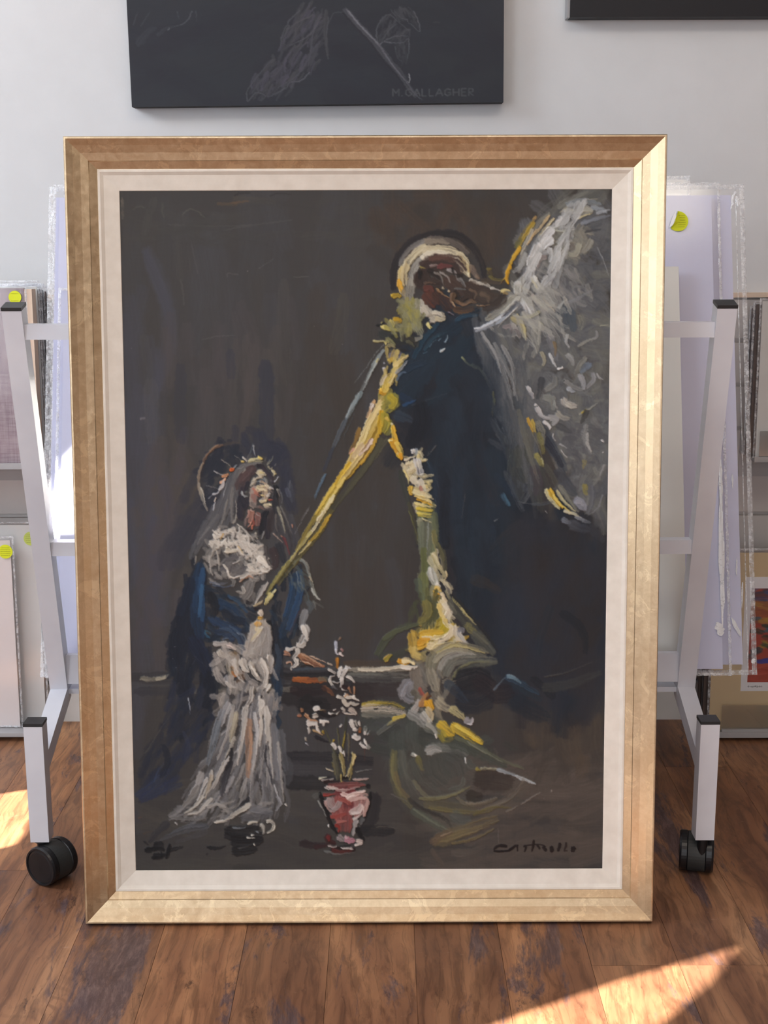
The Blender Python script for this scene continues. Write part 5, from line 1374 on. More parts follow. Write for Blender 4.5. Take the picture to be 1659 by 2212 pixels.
    # --- angel's halo, head, hair
    _z(P, 780, 480, 4.74, '''
#1b1a1e,#232226 60,50 .9 .15 330,660 320,520 360,360 460,220 620,120 820,85 1000,110 1140,220 1230,380 1265,560
#1a191c,#252427 40 .85 .15 700,110 860,100 1010,130 1150,260
#787068,#5d5650 50,40 .9 .4 640,160 800,150 980,200 1100,300
#a09888,#857c6e 50,30 .9 .5 620,180 780,165 900,190
#8d8c8a,#6c6b69 40,30 .9 .5 640,160 520,230 430,330 390,420
#d8cfae,#b9b08f 70,60 1 .9 660,220 560,290 470,390 430,490
#e8d498,#cfbd84 50,44 1 1 420,430 400,540 410,640 440,720
#f0b838,#d8a030 40,24 1 1.1 380,560 400,640 440,700 460,760
#d8c89c,#bcae86 60,44 1 .8 470,400 440,500 450,620
#dcd2b0,#c0b694 40,26 1 .9 660,210 560,300 500,380
#c0c0b8,#9c9c94 60,44 .95 .7 640,340 560,420 520,500 510,620
#aaa89c,#8a887c 80,60 .9 .5 520,560 500,680 490,800
#9c9a8e,#7c7a70 60,40 .9 .4 470,650 440,720 450,820
#e8dfc0,#ccc2a2 90,70 1 .9 640,270 780,260 900,270 1000,310
#f0ecd8,#d8d4c0 60,40 1 1.1 620,340 740,300 840,300 940,330
#e4dab8,#c8be9c 70,50 1 1 980,300 1060,370 1110,470
#f0ead4,#d4ceb8 50,30 1 1.1 950,340 1020,400 1060,480
#d8c490,#beac7c 34,20 1 1 1010,330 1090,440 1110,530
#cfc6a8,#b4aa8c 44,26 1 .9 1030,440 1080,500 1120,530
#f4ecc8,#d8d0ac 26,14 1 1.2 1090,490 1110,540
#6c5c50,#85766a 50,34 .85 .4 1120,420 1170,500 1210,560
#9c8874,#7c6a5a 26,14 .9 .6 1180,520 1210,550
#ebe4d4,#cfc8b8 40,22 1 1.1 1110,570 1180,590 1220,620
#dedacd,#bebaad 40,22 1 1 1180,610 1260,600 1320,640
#f0eee4,#d0cec6 22,12 1 1.2 1320,650 1380,660 1430,680
#e8d898,#c8b87c 24,14 1 1.1 1430,690 1480,670 1530,680
#a8905c,#8c784c 22,10 .95 .8 1460,700 1510,710
#544a40,#40382f 44,26 .9 .3 1240,570 1340,590 1480,590
#5c5034,#484028 44,24 .8 .4 1300,470 1330,500 1340,540
#8c7c30,#6c6230 30,16 .8 .6 1290,460 1340,450
#8c8238,#645e34 26,14 .8 .6 1310,530 1400,570 1460,560
''', br=0.5, soft=0.25)
    _z(P, 780, 480, 4.74, '''
#322624,#3f302c 150 1 .3 620,440 800,380 960,400 1030,480
#4a342c,#5a4038 60 .95 .4 700,350 850,340 960,370
#2a211e,#382b26 140 1 .3 640,480 620,580 700,620 820,640
#5c3428,#4c2c24 130,110 1 .4 660,700 700,760 760,820
#3c2822,#48322a 110 1 .3 760,700 840,780 900,860
#4c3a32,#3c2e28 130 1 .3 860,560 960,620 1040,700
#44362e,#342a26 150 1 .3 1060,620 1180,700 1330,740
#4a4038,#3c342f 120 .95 .3 1200,700 1320,760 1420,760
#2e2a28,#3a322d 90 .95 .2 1250,850 1380,820 1480,740
#1c1815,#2a2320 60 1 .3 960,680 1010,780 1090,740
#4c3424,#5c4430 60 .95 .4 940,860 1040,880 1150,860
#6e3c30,#58302a 60,34 .95 .5 640,660 700,640 740,680
#7c3c3c,#5c3434 50,30 .9 .5 780,430 860,420 930,430
#6c5c58,#8c7c78 34,20 .95 .6 700,420 780,410
#1b1614,#272120 60,36 1 .3 680,460 760,500 820,560
#0f0c0c,#1d1817 50,30 1 .3 600,470 600,560
#b0a458,#8c8448 20,10 1 .8 600,430 655,445
#9c9690,#6c6862 24,12 1 .9 740,490 800,510 830,560 840,620
#b0aca8,#7c7874 26,14 1 .9 800,480 880,530 920,600
#a8a4a4,#84807e 40,24 1 .8 880,460 960,490 1000,560
#8c8c8c,#5c5c5c 44,26 1 .7 990,540 1040,590 1070,640
#787878,#525252 26,14 1 .7 960,660 1030,660 1080,670
#151212 26,14 1 .3 930,440 950,500 1010,510
#201a18 40,24 1 .3 980,520 1040,520
#d8ccb0,#a89c80 26,14 1 1 830,640 850,660
#e8d8b0,#b8a888 20,12 1 1.1 890,670 905,690
#b89468,#8c6c4c 22,10 1 .9 770,650 820,700 900,750
#8c6c50,#6c523e 30,16 1 .7 930,700 920,780 970,840
#c8b090,#9c8468 14,8 1 .9 930,790 965,840
#8c6c50,#745a44 40,22 1 .7 970,780 1050,820 1120,780 1180,800
#6c543e,#54402f 40,22 1 .6 960,700 940,760 1000,810
#5c4c40,#74604e 26,14 .95 .5 1110,660 1180,700 1160,760
#ac8c6c,#846a50 12,6 .95 .8 1180,830 1250,830 1320,820
#6c5c4c,#54483c 50,30 .9 .4 1220,700 1300,740 1300,800
#2b2320,#3b302a 40,22 1 .4 1010,780 1080,740 1140,740
#483830,#5c4a3e 30,14 .95 .5 640,600 700,590 760,600
#3c2c28,#2c2220 50,26 1 .3 860,860 920,880
#8c8490,#6c6470 22,12 1 .7 890,890 920,910 950,930
#151012 22,12 1 .3 890,910 930,930
''', br=0.6, soft=0.25, wk=1.12)
    _z(P, 780, 480, 4.74, '''
#c9c4b8,#aaa598 80,60 1 .9 590,780 620,860 660,930
#dad4c4,#bab4a4 70,50 1 1 620,840 690,900 740,960
#c2bcac,#a29c8c 90,60 1 .9 700,960 780,930 850,950
#e4decc,#c4beac 40,22 1 1.1 730,900 790,900 830,940
#b0ac9c,#908c7c 50,34 1 .7 560,760 560,860 600,950
#e8dc98,#d0c480 34,20 1 1.1 680,1000 690,1040 720,1050
#f0e49c,#d8cc84 26,14 1 1.1 680,1010 700,1070
#d8ceb0,#b8ae90 50,30 1 .9 760,960 820,970 860,950
#a49838,#8c8238 70,44 .95 .6 480,820 420,860 370,900
#8c8848,#74703e 90,60 .9 .4 480,860 440,920 500,960
#9c9c70,#7c7c5c 130,110 .95 .5 500,900 520,1000 560,1080
#a4a68c,#84866c 90,60 .9 .5 540,1000 580,1060 620,1120
#c8a830,#a88c2c 50,26 1 .9 310,730 370,720 400,740
#f0d040,#d0b038 24,14 1 1.1 300,725 320,720
#d8b02c,#b89428 60,36 1 1 330,980 380,980 410,990
#e8d878,#c8b860 34,20 1 1.1 290,980 330,1020 300,1060
#f0e490,#d0c474 34,18 1 1.2 200,1030 240,1060 300,1070 370,1080
#e4d880,#c4b868 26,12 1 1.1 200,1000 230,1030
#bcb45c,#9c9450 40,20 1 .9 240,1040 320,1080 400,1070
#0e0f10,#1c1e1e 24,12 1 .3 150,1030 200,1020 240,990
#23292a,#2f3432 70,50 .95 .2 180,1110 280,1130 400,1120
#1e2222,#2c2e2a 80,60 .95 .2 300,1160 420,1180 560,1180
#2b2a26,#3b382f 60 .95 .3 430,1130 520,1200 560,1260
#6c6c50,#4c4c3c 26,14 .9 .6 460,1190 520,1220 540,1250
#96968c,#74746a 34,18 .95 .7 550,1180 600,1160 630,1130
#c8c08c,#a49c6c 20,10 1 1 115,1185 180,1195 240,1190
#ece090,#d0c474 30,18 1 1.2 240,1220 265,1190 275,1210
#8c8c5c,#6c6c4c 40,22 .95 .7 250,1170 300,1190 340,1240
#a49c70,#7c7654 34,18 .95 .8 270,1240 310,1230 340,1260
#5c5a50,#44423e 40,22 .9 .4 260,1310 340,1290 400,1280
#8c8494,#6c6878 70,44 .95 .5 290,1360 360,1330 430,1340
#1e1c1c 22,10 .95 .3 380,1290 440,1280 500,1290
#e8b830,#c89c2c 34,20 1 1 290,1400 310,1370 340,1360
#f0c848 20,10 1 1.1 270,1380 300,1410
#c0c4cc,#8c9098 22,12 1 .9 230,1410 240,1420
#d8d8dc,#a8a8b0 26,10 1 1 230,1460 240,1540 250,1580
''', br=0.5, soft=0.25)
    # --- beam of light and ribbons
    P.fill('862,640 900,640 915,700 880,725 850,715 840,690', '#8c8c64,#6c6c4c #9c9c78,#7c7c5c #a8a258,#8c8844', 30, 34, 10, 75, a=0.85, h=0.5, jit=25, br=0.7)
    P.fill('835,760 870,760 850,830 855,860 825,880 815,850', '#c8b468,#a8944c #dcc878,#bca85c #a49c48,#88803c', 30, 34, 9, 110, a=0.85, h=0.7, jit=15, br=0.6)
    _z(P, 540, 700, 3.95, '''
#8c9494,#646c6e 9,5 .85 .5 1140,150 1060,240 1000,330 880,490 dry=.4
#a8b4b4,#7c888a 26,20 .9 .7 1140,200 1080,280 1020,400 940,560
#c8d0c8,#98a4a4 16,12 .95 .9 1080,290 1030,390 980,480
#e0d8a0,#b8b484 14,8 1 1.1 1090,270 1070,310
#8c9c9e,#5c6c72 34,28 .95 .6 950,560 880,660 820,780 dry=.2
#a4b0b0,#74828a 22,18 .9 .8 930,570 860,690 810,790 dry=.25
#5c6874,#3c4854 30,24 .85 .4 820,780 760,900 700,1040
#343c4c,#2a3040 24,18 .8 .2 700,1040 650,1160 620,1240
#60809c,#4a6078 14,8 .9 .7 640,1260 590,1360 540,1480 dry=.4
#4c545c,#3a424a 8,5 .8 .4 900,700 840,840 790,960 dry=.5
#7c7c7e,#58585c 4,2 .8 .4 500,1530 420,1659
#6b6a4c,#4c4c3c 36,20 .8 .3 1170,960 1000,1180 800,1440 dry=.4
#54543c,#40402f 50,30 .8 .3 1120,960 960,1220 740,1500 620,1659 dry=.15
#8c7c34,#6c6030 60,40 .95 .5 1080,800 900,1080 700,1440 580,1659
#c8a028,#a8882c 60,50 .95 .7 1100,850 960,1080 800,1300
#a47c34,#7c5c2c 30,20 .95 .6 930,860 900,960 840,1100
#e8cc70,#d0b460 60,44 1 1 1090,760 980,940 900,1080 800,1240
#f0e0a8,#dccb90 44,34 1 1.2 1100,680 1020,800 950,960 870,1120
#e0c8a0,#c8b084 40,30 1 1 960,1000 900,1080 840,1160
#f4e4b0,#e4cc8c 36,26 1 1.2 960,1080 860,1200 760,1330
#e8c038,#d0a830 30,20 1 1 850,1160 760,1280 680,1420
#f0d878,#d8c060 30,22 1 1.1 800,1290 700,1430 610,1580
#d8a838,#b88c30 22,14 1 .9 720,1370 640,1480 560,1620
#d8a890,#c09078 16,10 .95 .9 880,1040 840,1090
#6c4c20,#8c6c30 12,8 .95 .4 1040,1000 960,1110 900,1190
#e4bc48,#c8a03c 22,16 1 1 1100,900 1020,1060 940,1180
#c8a8a8,#e8dcc0 30,20 1 1 1040,960 980,1040 920,1100
#f0e8d0,#d8ccb0 24,14 1 1.2 700,1450 620,1560 560,1659
#e0bc88,#c8a070 30,16 1 1 1060,630 1030,690 990,780
#f2dc9c,#e0c884 50,34 1 1.2 1120,640 1060,740 1000,840
#ece6dc,#d0c8c0 26,12 1 1.2 1040,660 1020,710
#a8a040,#8c883c 110,90 .95 .5 1190,580 1200,650 1140,700
#8c8c44,#74743c 80,60 .95 .4 1150,800 1170,860 1150,920
#c8b430,#a8982c 50,30 .95 .8 1180,590 1230,640 1190,700
#e0b828,#c8a028 44,26 1 1 1120,720 1110,820 1100,920
#b8a838,#98902f 60,40 .95 .7 1130,740 1160,830 1130,900
#e8a820,#d09820 50,30 1 1.1 1105,545 1130,560 1150,580
#f0c850 22,12 1 1.2 1105,530 1110,560
#e8d490,#ccb878 30,22 1 1 1180,510 1200,440 1260,350
#f4e0a0,#e0c880 34,24 1 1.2 1220,340 1290,280 1350,245
#e4c860,#c8ac50 44,30 1 1 1170,490 1150,540 1160,460 1200,400
#d8ccb0,#b4a890 22,14 1 .9 1110,500 1140,440 1170,410
#b4b8b8,#84888c 22,14 .9 .7 1240,400 1300,340 1340,290
#6c8098,#4c6078 22,10 .85 .5 1250,460 1280,400 1330,390
#e4c458,#c4a848 30,20 1 1.1 1155,780 1180,800
#f0e8b8,#ccc494 22,12 1 1.2 1205,825 1215,850
#e8c854,#d0ac40 26,20 1 1.1 1210,860 1220,930 1230,990
#f0b830,#d8a02c 50,30 1 1.1 1200,960 1250,1060 1290,1130
#f0dc90,#d8c070 22,12 1 1.2 1240,980 1270,1060 1290,1090
#f4e4a8 16,8 1 1.2 1180,975 1200,970
#e8c038,#c8a030 18,10 1 1.1 1245,1095 1280,1130
''', br=0.55, soft=0.22)
    _z(P, 340, 900, 4.366, '''
#6c6434,#545030 50,30 .9 .4 1640,860 1500,1080 1320,1300 1120,1560
#b8a040,#988838 40,24 .95 .7 1659,640 1560,800 1420,1020 1290,1240
#e8cc58,#d0b048 34,20 1 1 1659,620 1580,740 1480,900
#f0e8c8,#e0d498 30,20 1 1.2 1659,720 1560,880 1460,1040 1400,1120
#d8b43c,#b89834 26,18 1 .9 1620,900 1500,1080 1400,1180
#c8bc74,#a49c5c 26,16 1 .9 1440,1060 1340,1200 1230,1340
#9c9444,#807a3c 26,16 1 .7 1230,1340 1130,1470 1030,1620
#c0b88c,#98906c 12,8 1 .9 1300,1270 1180,1430 1060,1590
#e8dca0,#c8bc80 16,8 1 1 1440,1160 1380,1220 1320,1280
#a8883c,#8c7434 14,8 .9 .7 1560,980 1540,1010
#9ca0a4,#6c7074 5,3 .85 .5 1420,840 1350,960 1280,1090
#5c7c94,#44586c 16,8 .8 .5 1570,520 1520,620 1470,740 dry=.4
#3c424c,#30363f 20,10 .8 .2 1659,260 1610,360 1570,480
''')
    _z(P, 340, 1200, 4.366, '''
#86804a,#6a663e 30,22 1 .7 1230,40 1120,200 1010,350
#b4a864,#8c8450 12,8 1 .9 1200,60 1100,220 1020,340
#e4dc9c,#c8bc74 40,24 1 1.1 1060,340 1020,400 1000,450
#f4eeb8,#d8d08c 16,8 1 1.2 1100,300 1040,370 1010,430
#f4e8d8,#d8ccb8 50,34 1 1.2 940,510 960,530 970,550
#e8b850,#d0a044 26,16 1 1.1 930,570 980,570
#f0c070,#d8a85c 50,36 1 1.1 930,610 930,650
#f0e0b8,#d0c098 34,22 1 1.1 920,660 920,700
#e8dcb8,#c4b894 26,12 1 1 960,680 900,740 860,790
#191418 30,16 1 .3 900,490 950,480
''')
    # --- ribbon down the robe, thick cream and yellow
    P.fill('866,978 905,968 922,1010 938,1095 902,1118 888,1062', '#e4d8b4,#ccc098 #f0e4bc,#d8cc9c #d8c078,#ece0a8', 34, 26, 8, 20, a=0.9, h=0.9, jit=40, br=0.5)
    P.fill('905,1120 935,1120 945,1200 940,1300 925,1340 905,1300 912,1220', '#6c7454,#50583f #7c8464,#5c6448 #848c78,#646c50', 36, 90, 12, 88, a=0.8, h=0.3, jit=6, br=0.8)
    P.fill('928,1190 950,1195 968,1265 985,1330 1005,1385 985,1400 950,1340 935,1280', '#d4ccac,#b0a884 #e8e0c4,#c8c0a0 #bcb890,#9c986c', 34, 40, 9, 75, a=0.9, h=0.8, jit=20, br=0.5)
    P.fill('895,1345 950,1320 1000,1380 960,1400 900,1425 885,1400', '#d8b850,#b8983c #e8cc68,#d0b048 #b8a450,#988440 #ece0b8,#d0c498', 40, 36, 9, -25, a=0.9, h=0.8, jit=30, br=0.5)
    _z(P, 820, 900, 5.352, '''
#f0c848,#e0b038 34,26 1 1.1 150,70 165,160 190,240 210,300
#f4d868,#dcb848 46,34 1 1.1 190,260 230,340 260,420
#f0b030,#d89828 40,24 1 1.1 220,400 250,440 240,470
#f8e898 14,8 1 1.2 95,250 150,250
#3a4038,#2e3430 60,40 .8 .2 240,600 280,800 330,1000
#4c4c34,#3c3c2e 40,26 .8 .3 330,960 390,1200 430,1450
#8c9444,#5c6038 10,6 .85 .6 330,1060 400,1260 440,1420
#e8dcb8,#d0c49c 110,90 1 .9 330,500 350,600 400,720
#f4ead0,#d8ceb0 30,18 1 1.2 280,480 340,450 400,440
#c8b890,#e8dcb8 22,12 1 1 290,530 350,520 410,500
#f0e4c0,#ccc09c 26,14 1 1.1 320,600 380,570 420,540
#a89468,#c8b888 14,8 1 .7 330,640 380,620 420,580
#e4e4e4,#c4c4c0 80,60 1 1.1 420,460 450,560 470,650
#f0f0ec,#d4d4d0 50,34 1 1.2 380,350 390,400
#b0bcc8,#8c98a4 26,14 .95 .8 420,340 420,420
#ece4cc,#ccc4ac 70,46 1 1.1 370,680 420,740 440,780
#f0ead8,#d4cebc 60,40 1 1.1 460,700 490,780 520,830
#c08c78,#a87464 34,22 1 .7 470,780 480,840 520,870
#f0e4b8,#d8cc98 50,34 1 1.1 390,830 450,860 540,880 600,900
#f4e0a0,#e0c878 34,24 1 1.2 400,890 500,920 600,960
#e8b430,#d0a02c 22,14 1 1 420,930 510,960 610,1000
#f4e4a4,#dccc80 26,16 1 1.2 400,970 500,1000 610,1020
#e8d050,#d0b840 40,30 1 1.1 420,1030 500,1050 610,1060
#f0e070,#d4c450 26,18 1 1.2 420,1080 500,1100 600,1100
#8c8430 10,6 .95 .6 440,1060 510,1075
#d8cc60,#b8ac48 26,14 1 1 440,1110 520,1130 590,1130
#f0e0a0,#d8c880 18,10 1 1.2 270,590 320,680 330,760
#f0c850,#d8b040 50,30 1 1.1 350,780 350,850 370,870
#e4e0b4,#c4c094 18,8 1 1.1 480,1150 540,1180 600,1200
#a8a890,#84866c 60,44 .9 .6 450,1160 460,1200 470,1240
#6c7060,#54584c 110,100 .85 .3 520,1200 530,1400 520,1600 br=.9
#7c8470,#5c6454 60,46 .85 .4 480,1200 470,1400 500,1600 br=.9
#949c94,#6c746c 16,10 .85 .5 560,1200 550,1400 540,1560
#68703c,#545c38 60,50 .85 .4 500,1500 510,1700 520,1900
#7c844c,#5c6440 90,80 .8 .3 500,1780 500,1960 530,2130
#5c6c54,#48564a 60,40 .8 .3 430,1850 450,1980 500,2120
#8c8854,#6a683f 40,26 .9 .5 620,1290 640,1400 700,1520 740,1640
#a49c64,#7c7850 16,10 .9 .7 600,1320 620,1440 660,1540
#5c5c40,#48483a 50,34 .8 .3 700,1500 740,1620 760,1760
#d8d0a4,#b8b084 60,40 1 1 610,1550 640,1640 680,1720
#ece4c0,#ccc4a0 22,12 1 1.1 600,1550 640,1600 690,1700
#c8c094,#a8a078 44,30 1 .9 680,1700 730,1780 740,1840
#e8d8a8,#c8b888 20,10 1 1.1 760,1760 770,1820 730,1900
#c8ccc4,#a4a8a0 80,60 1 .9 580,1740 610,1840 650,1920
#e4e6de,#c4c6be 34,20 1 1.1 570,1720 580,1790 620,1880
#f0eee4,#d0cec4 50,34 1 1.1 650,1900 690,1960
#f0d070,#d8b858 40,26 1 1.1 630,1960 680,1960 700,2000
#e8a828,#d09420 70,46 1 1 650,2020 660,2070 670,2110
#f0c040 24,12 1 1.1 620,1990 640,2060
#f4e4c0,#dcccaa 50,34 1 1.2 710,2020 740,2090 780,2141
''', br=0.5, soft=0.22)
    # --- foot of the ribbon, curls and swirls
    P.text('''
#5c645c,#444c48 60,50 .4 .1 905,1500 880,1600 850,1680
#646c62,#4c544e 50,40 .4 .1 930,1540 925,1620 960,1700 1020,1730
#585e58,#464c48 70,60 .35 .1 960,1600 1000,1640 1040,1660
#6c7066,#525850 40,30 .4 .1 860,1640 890,1720 960,1780 1010,1790
#6a6658,#56524a 44,30 .35 .1 900,1750 980,1770 1080,1740 1140,1680
#4c5a5c,#3c4848 60,40 .4 .1 790,1560 850,1540 900,1560
''', soft=0.9, br=0.7)
    P.fill('880,1440 950,1400 1010,1420 960,1500 960,1560 900,1560', '#8a8678,#6c685e #7c7c78,#5c5e5c #9c9682,#7c7666', 40, 50, 14, 80, a=0.8, h=0.4, jit=25, br=0.7)
    _zf(P, 780, 1280, 3.072, '360,0 520,0 520,200 340,240 320,200', '#4c5236,#3e442f #5c5c34,#4a4c30', 24, 110, 30, 100, a=0.8, h=0.2, jit=14, br=0.8)
    _zf(P, 780, 1280, 3.072, '0,700 280,730 520,820 780,960 1000,983 1000,1100 100,1050 60,900', '#39403d,#2e3432 #454c48,#353b38 #4c5450,#3b423f', 60, 160, 50, 10, a=0.7, h=0.1, jit=25, br=0.7, soft=0.5)
    _z(P, 780, 1280, 3.072, '''
#4c5440,#3c4434 40,26 .85 .3 100,400 160,300 260,220 370,200
#5c6448,#48503c 26,16 .85 .4 140,300 220,250 330,210 420,180
#40463c,#343a33 50,30 .8 .2 120,420 240,400 330,340
#8c8444,#6c6838 50,34 .9 .6 420,40 440,120 380,190
#b8a430,#98882c 60,40 .95 .7 540,160 520,230 470,270
#c8b428,#a8962a 40,26 .95 .9 560,200 530,260 430,280
#f0e4b8,#d8cca4 34,26 1 1.1 520,40 560,100 540,160
#f4ecd4,#dcd4bc 40,30 1 1.2 550,60 590,100 560,180 600,220
#f0d888,#d8c070 26,16 1 1.1 510,60 530,130 570,190
#ecc040,#d0a838 50,26 1 1 390,270 460,260 540,250
#f8ecc4,#e0d4ac 26,18 1 1.2 400,290 480,290 560,270 600,230
#f4e8c8,#dcd0b0 30,20 1 1.2 600,220 580,280 500,330
#e4dcc8,#c8c0ac 34,22 1 1.1 620,210 640,280 700,330
#d8d8d4,#b0b0ac 26,14 1 1.1 640,240 670,290 710,330
#8c8c90,#70747c 26,14 1 .6 640,240 670,230 670,260
#e8ac30,#d09828 40,22 1 1 380,340 400,310 450,300
#f0c040,#d8a838 30,14 1 1.1 370,360 420,340 440,310
#c8a848,#a88c3c 50,34 .95 .8 330,260 340,330 330,390
#e0c878,#c4ac60 50,34 .95 .9 340,350 350,400 400,420
#f4e8b8,#dccca0 50,26 1 1.1 440,340 490,350 500,380
#f0e4b0,#d8cc98 34,18 1 1.1 480,370 500,350 620,320
#9c9464,#7c764c 60,40 .9 .6 400,400 440,420 480,440
#1c1c1c,#2c2c2a 26,16 .95 .3 430,390 460,410
#f0b038,#d89c30 34,18 1 1.1 240,440 270,450 310,460
#f4e4b4,#dcc894 34,16 1 1.2 270,440 310,440 350,460
#e8c060,#c8a44c 26,12 1 1 150,440 180,410 200,400
#a49830,#7c7830 20,10 .9 .7 150,440 200,400
#f4f0e4,#dcd8cc 26,14 1 1.3 260,480 320,490 370,480
#54564c,#3c3f3a 60,44 .85 .3 590,40 700,180 800,300 880,400
#1c1e20,#24272a 20,10 .9 .2 600,0 700,110 800,230 910,380
#e8dca0,#b8ac74 16,10 .95 1 660,90 700,140 760,200 dry=.35
#d8cc88,#a49c64 12,8 .9 .9 600,20 660,90 720,160 dry=.4
#8c8850,#646244 40,22 .85 .5 690,200 760,260 840,330 dry=.35
#5c6058,#484c48 60,40 .85 .3 740,260 820,330 880,390
#8c8a74,#6c6b5c 60,46 .95 .5 460,520 470,430 540,370 640,350 760,370 830,400
#c8bc80,#a09868 20,12 .95 .8 500,390 600,340 700,350 820,390
#b8b49c,#8c8a78 30,20 .95 .7 480,450 540,390 640,370 760,400
#a8a8a0,#84867e 40,28 .95 .6 520,500 560,430 650,400 760,410
#7c7e74,#5c5f58 50,36 .9 .4 560,540 600,460 720,430 900,440
#64685c,#4c5048 40,30 .85 .3 620,560 680,490 800,460 900,450
#8c8c60,#6c6c4c 12,8 .85 .6 600,570 640,500 740,450 850,450
#8c857a,#6c665e 70,50 .9 .5 360,500 360,580 420,640
#7c7a6c,#9c9888 60,40 .9 .5 450,500 470,580 500,640
#9c9ca0,#747880 70,50 .9 .5 320,580 280,640 300,690 340,700
#b0b0b4,#84868c 26,14 .9 .7 270,680 290,620 330,580
#c8c4c0,#9c9894 40,24 .95 .8 340,780 370,740 380,700
#8c3c34,#a8584c 22,12 .9 .7 380,620 400,660 430,690
#c08c58,#a07448 40,24 .95 .8 390,740 420,690 440,660
#f0b830,#d8a028 50,34 1 1 430,710 450,740 460,770
#4c2c18 14,8 .95 .4 430,700 460,670
#d8c8a0,#b4a684 40,26 .95 .9 430,760 460,800 440,850
#d8d8d0,#b0b0a8 44,26 .95 .9 400,790 440,840 460,860
#a8aaa8,#80847f 60,40 .9 .6 310,790 380,830 420,880
#c8c0a4,#a09a84 60,36 .9 .7 500,700 540,740 590,770 dry=.15
#d0c890,#a8a074 50,26 .9 .8 590,760 640,790 680,830 dry=.15
#a8a8ac,#80828a 40,22 .95 .7 690,830 720,850 740,830
#d8d8dc,#a8a8b0 16,8 1 1 700,860 730,860 740,820
#181c26,#10141c 120 .85 .1 640,600 760,560 840,600
#1c2430,#141a26 110 .8 .1 640,700 760,720 860,660
#241f26,#1a1820 90 .7 .1 760,560 900,660 1000,640
#202c3c,#2c3c4c 50,34 .7 .2 560,580 620,640 700,720
#22323f,#1a2835 60,40 .6 .2 1010,580 1100,640 1200,700
#33506a,#243c52 34,22 .7 .3 960,550 1040,580 1180,660 br=.9
#90a8b4,#54788c 26,14 .9 .7 970,545 1010,550 1060,590 dry=.3
#6c7c88,#4c5c6c 14,6 .85 .5 880,640 920,590 960,550
#1a2532,#151e2a 100,70 .6 .1 1000,700 1140,780 1240,820
#1a1f28,#14181f 40 .6 .1 1130,560 1240,640 1280,690
#3c403c,#34383a 60,34 .7 .15 1210,620 1380,600 1590,520 br=.8
#5c5c5a,#44443f 7,4 .7 .4 1210,550 1360,520 1540,450
#141820,#1c222c 50,30 .8 .1 1330,120 1440,200 1490,300 1490,390
#26303c,#1c2530 50,30 .6 .1 1260,80 1200,260 1180,400
#e4c43c,#c8a834 60,40 1 .9 510,860 560,900 610,940
#f0d040,#d0b038 50,40 1 1 600,870 700,930 800,990 br=.8
#f4e070,#d8c454 20,12 1 1.1 620,870 720,930 790,975
#e8c838,#c8aa34 26,16 1 1 550,930 600,960 560,983
#a89c38,#8c8438 50,34 .9 .6 520,900 540,960 560,983
#c8b038,#a89434 26,18 .95 .8 0,735 100,722 200,728 280,760 br=.9
#d8ccb8,#b0a898 50,34 .95 .8 0,760 100,762 200,770 290,790 br=1
#8c8c80,#6c6c64 40,26 .85 .5 0,800 120,800 250,800 br=1
#e0c444,#c0a43c 26,14 .95 1 200,830 250,820 290,800
#d8c870,#b4a85c 16,8 .95 .9 170,870 230,830 290,810
#1c1e1c 10 .9 .3 80,762 105,760
#6c706c,#50544f 26,14 .85 .4 100,930 200,860 260,830
''', br=0.55, soft=0.25)
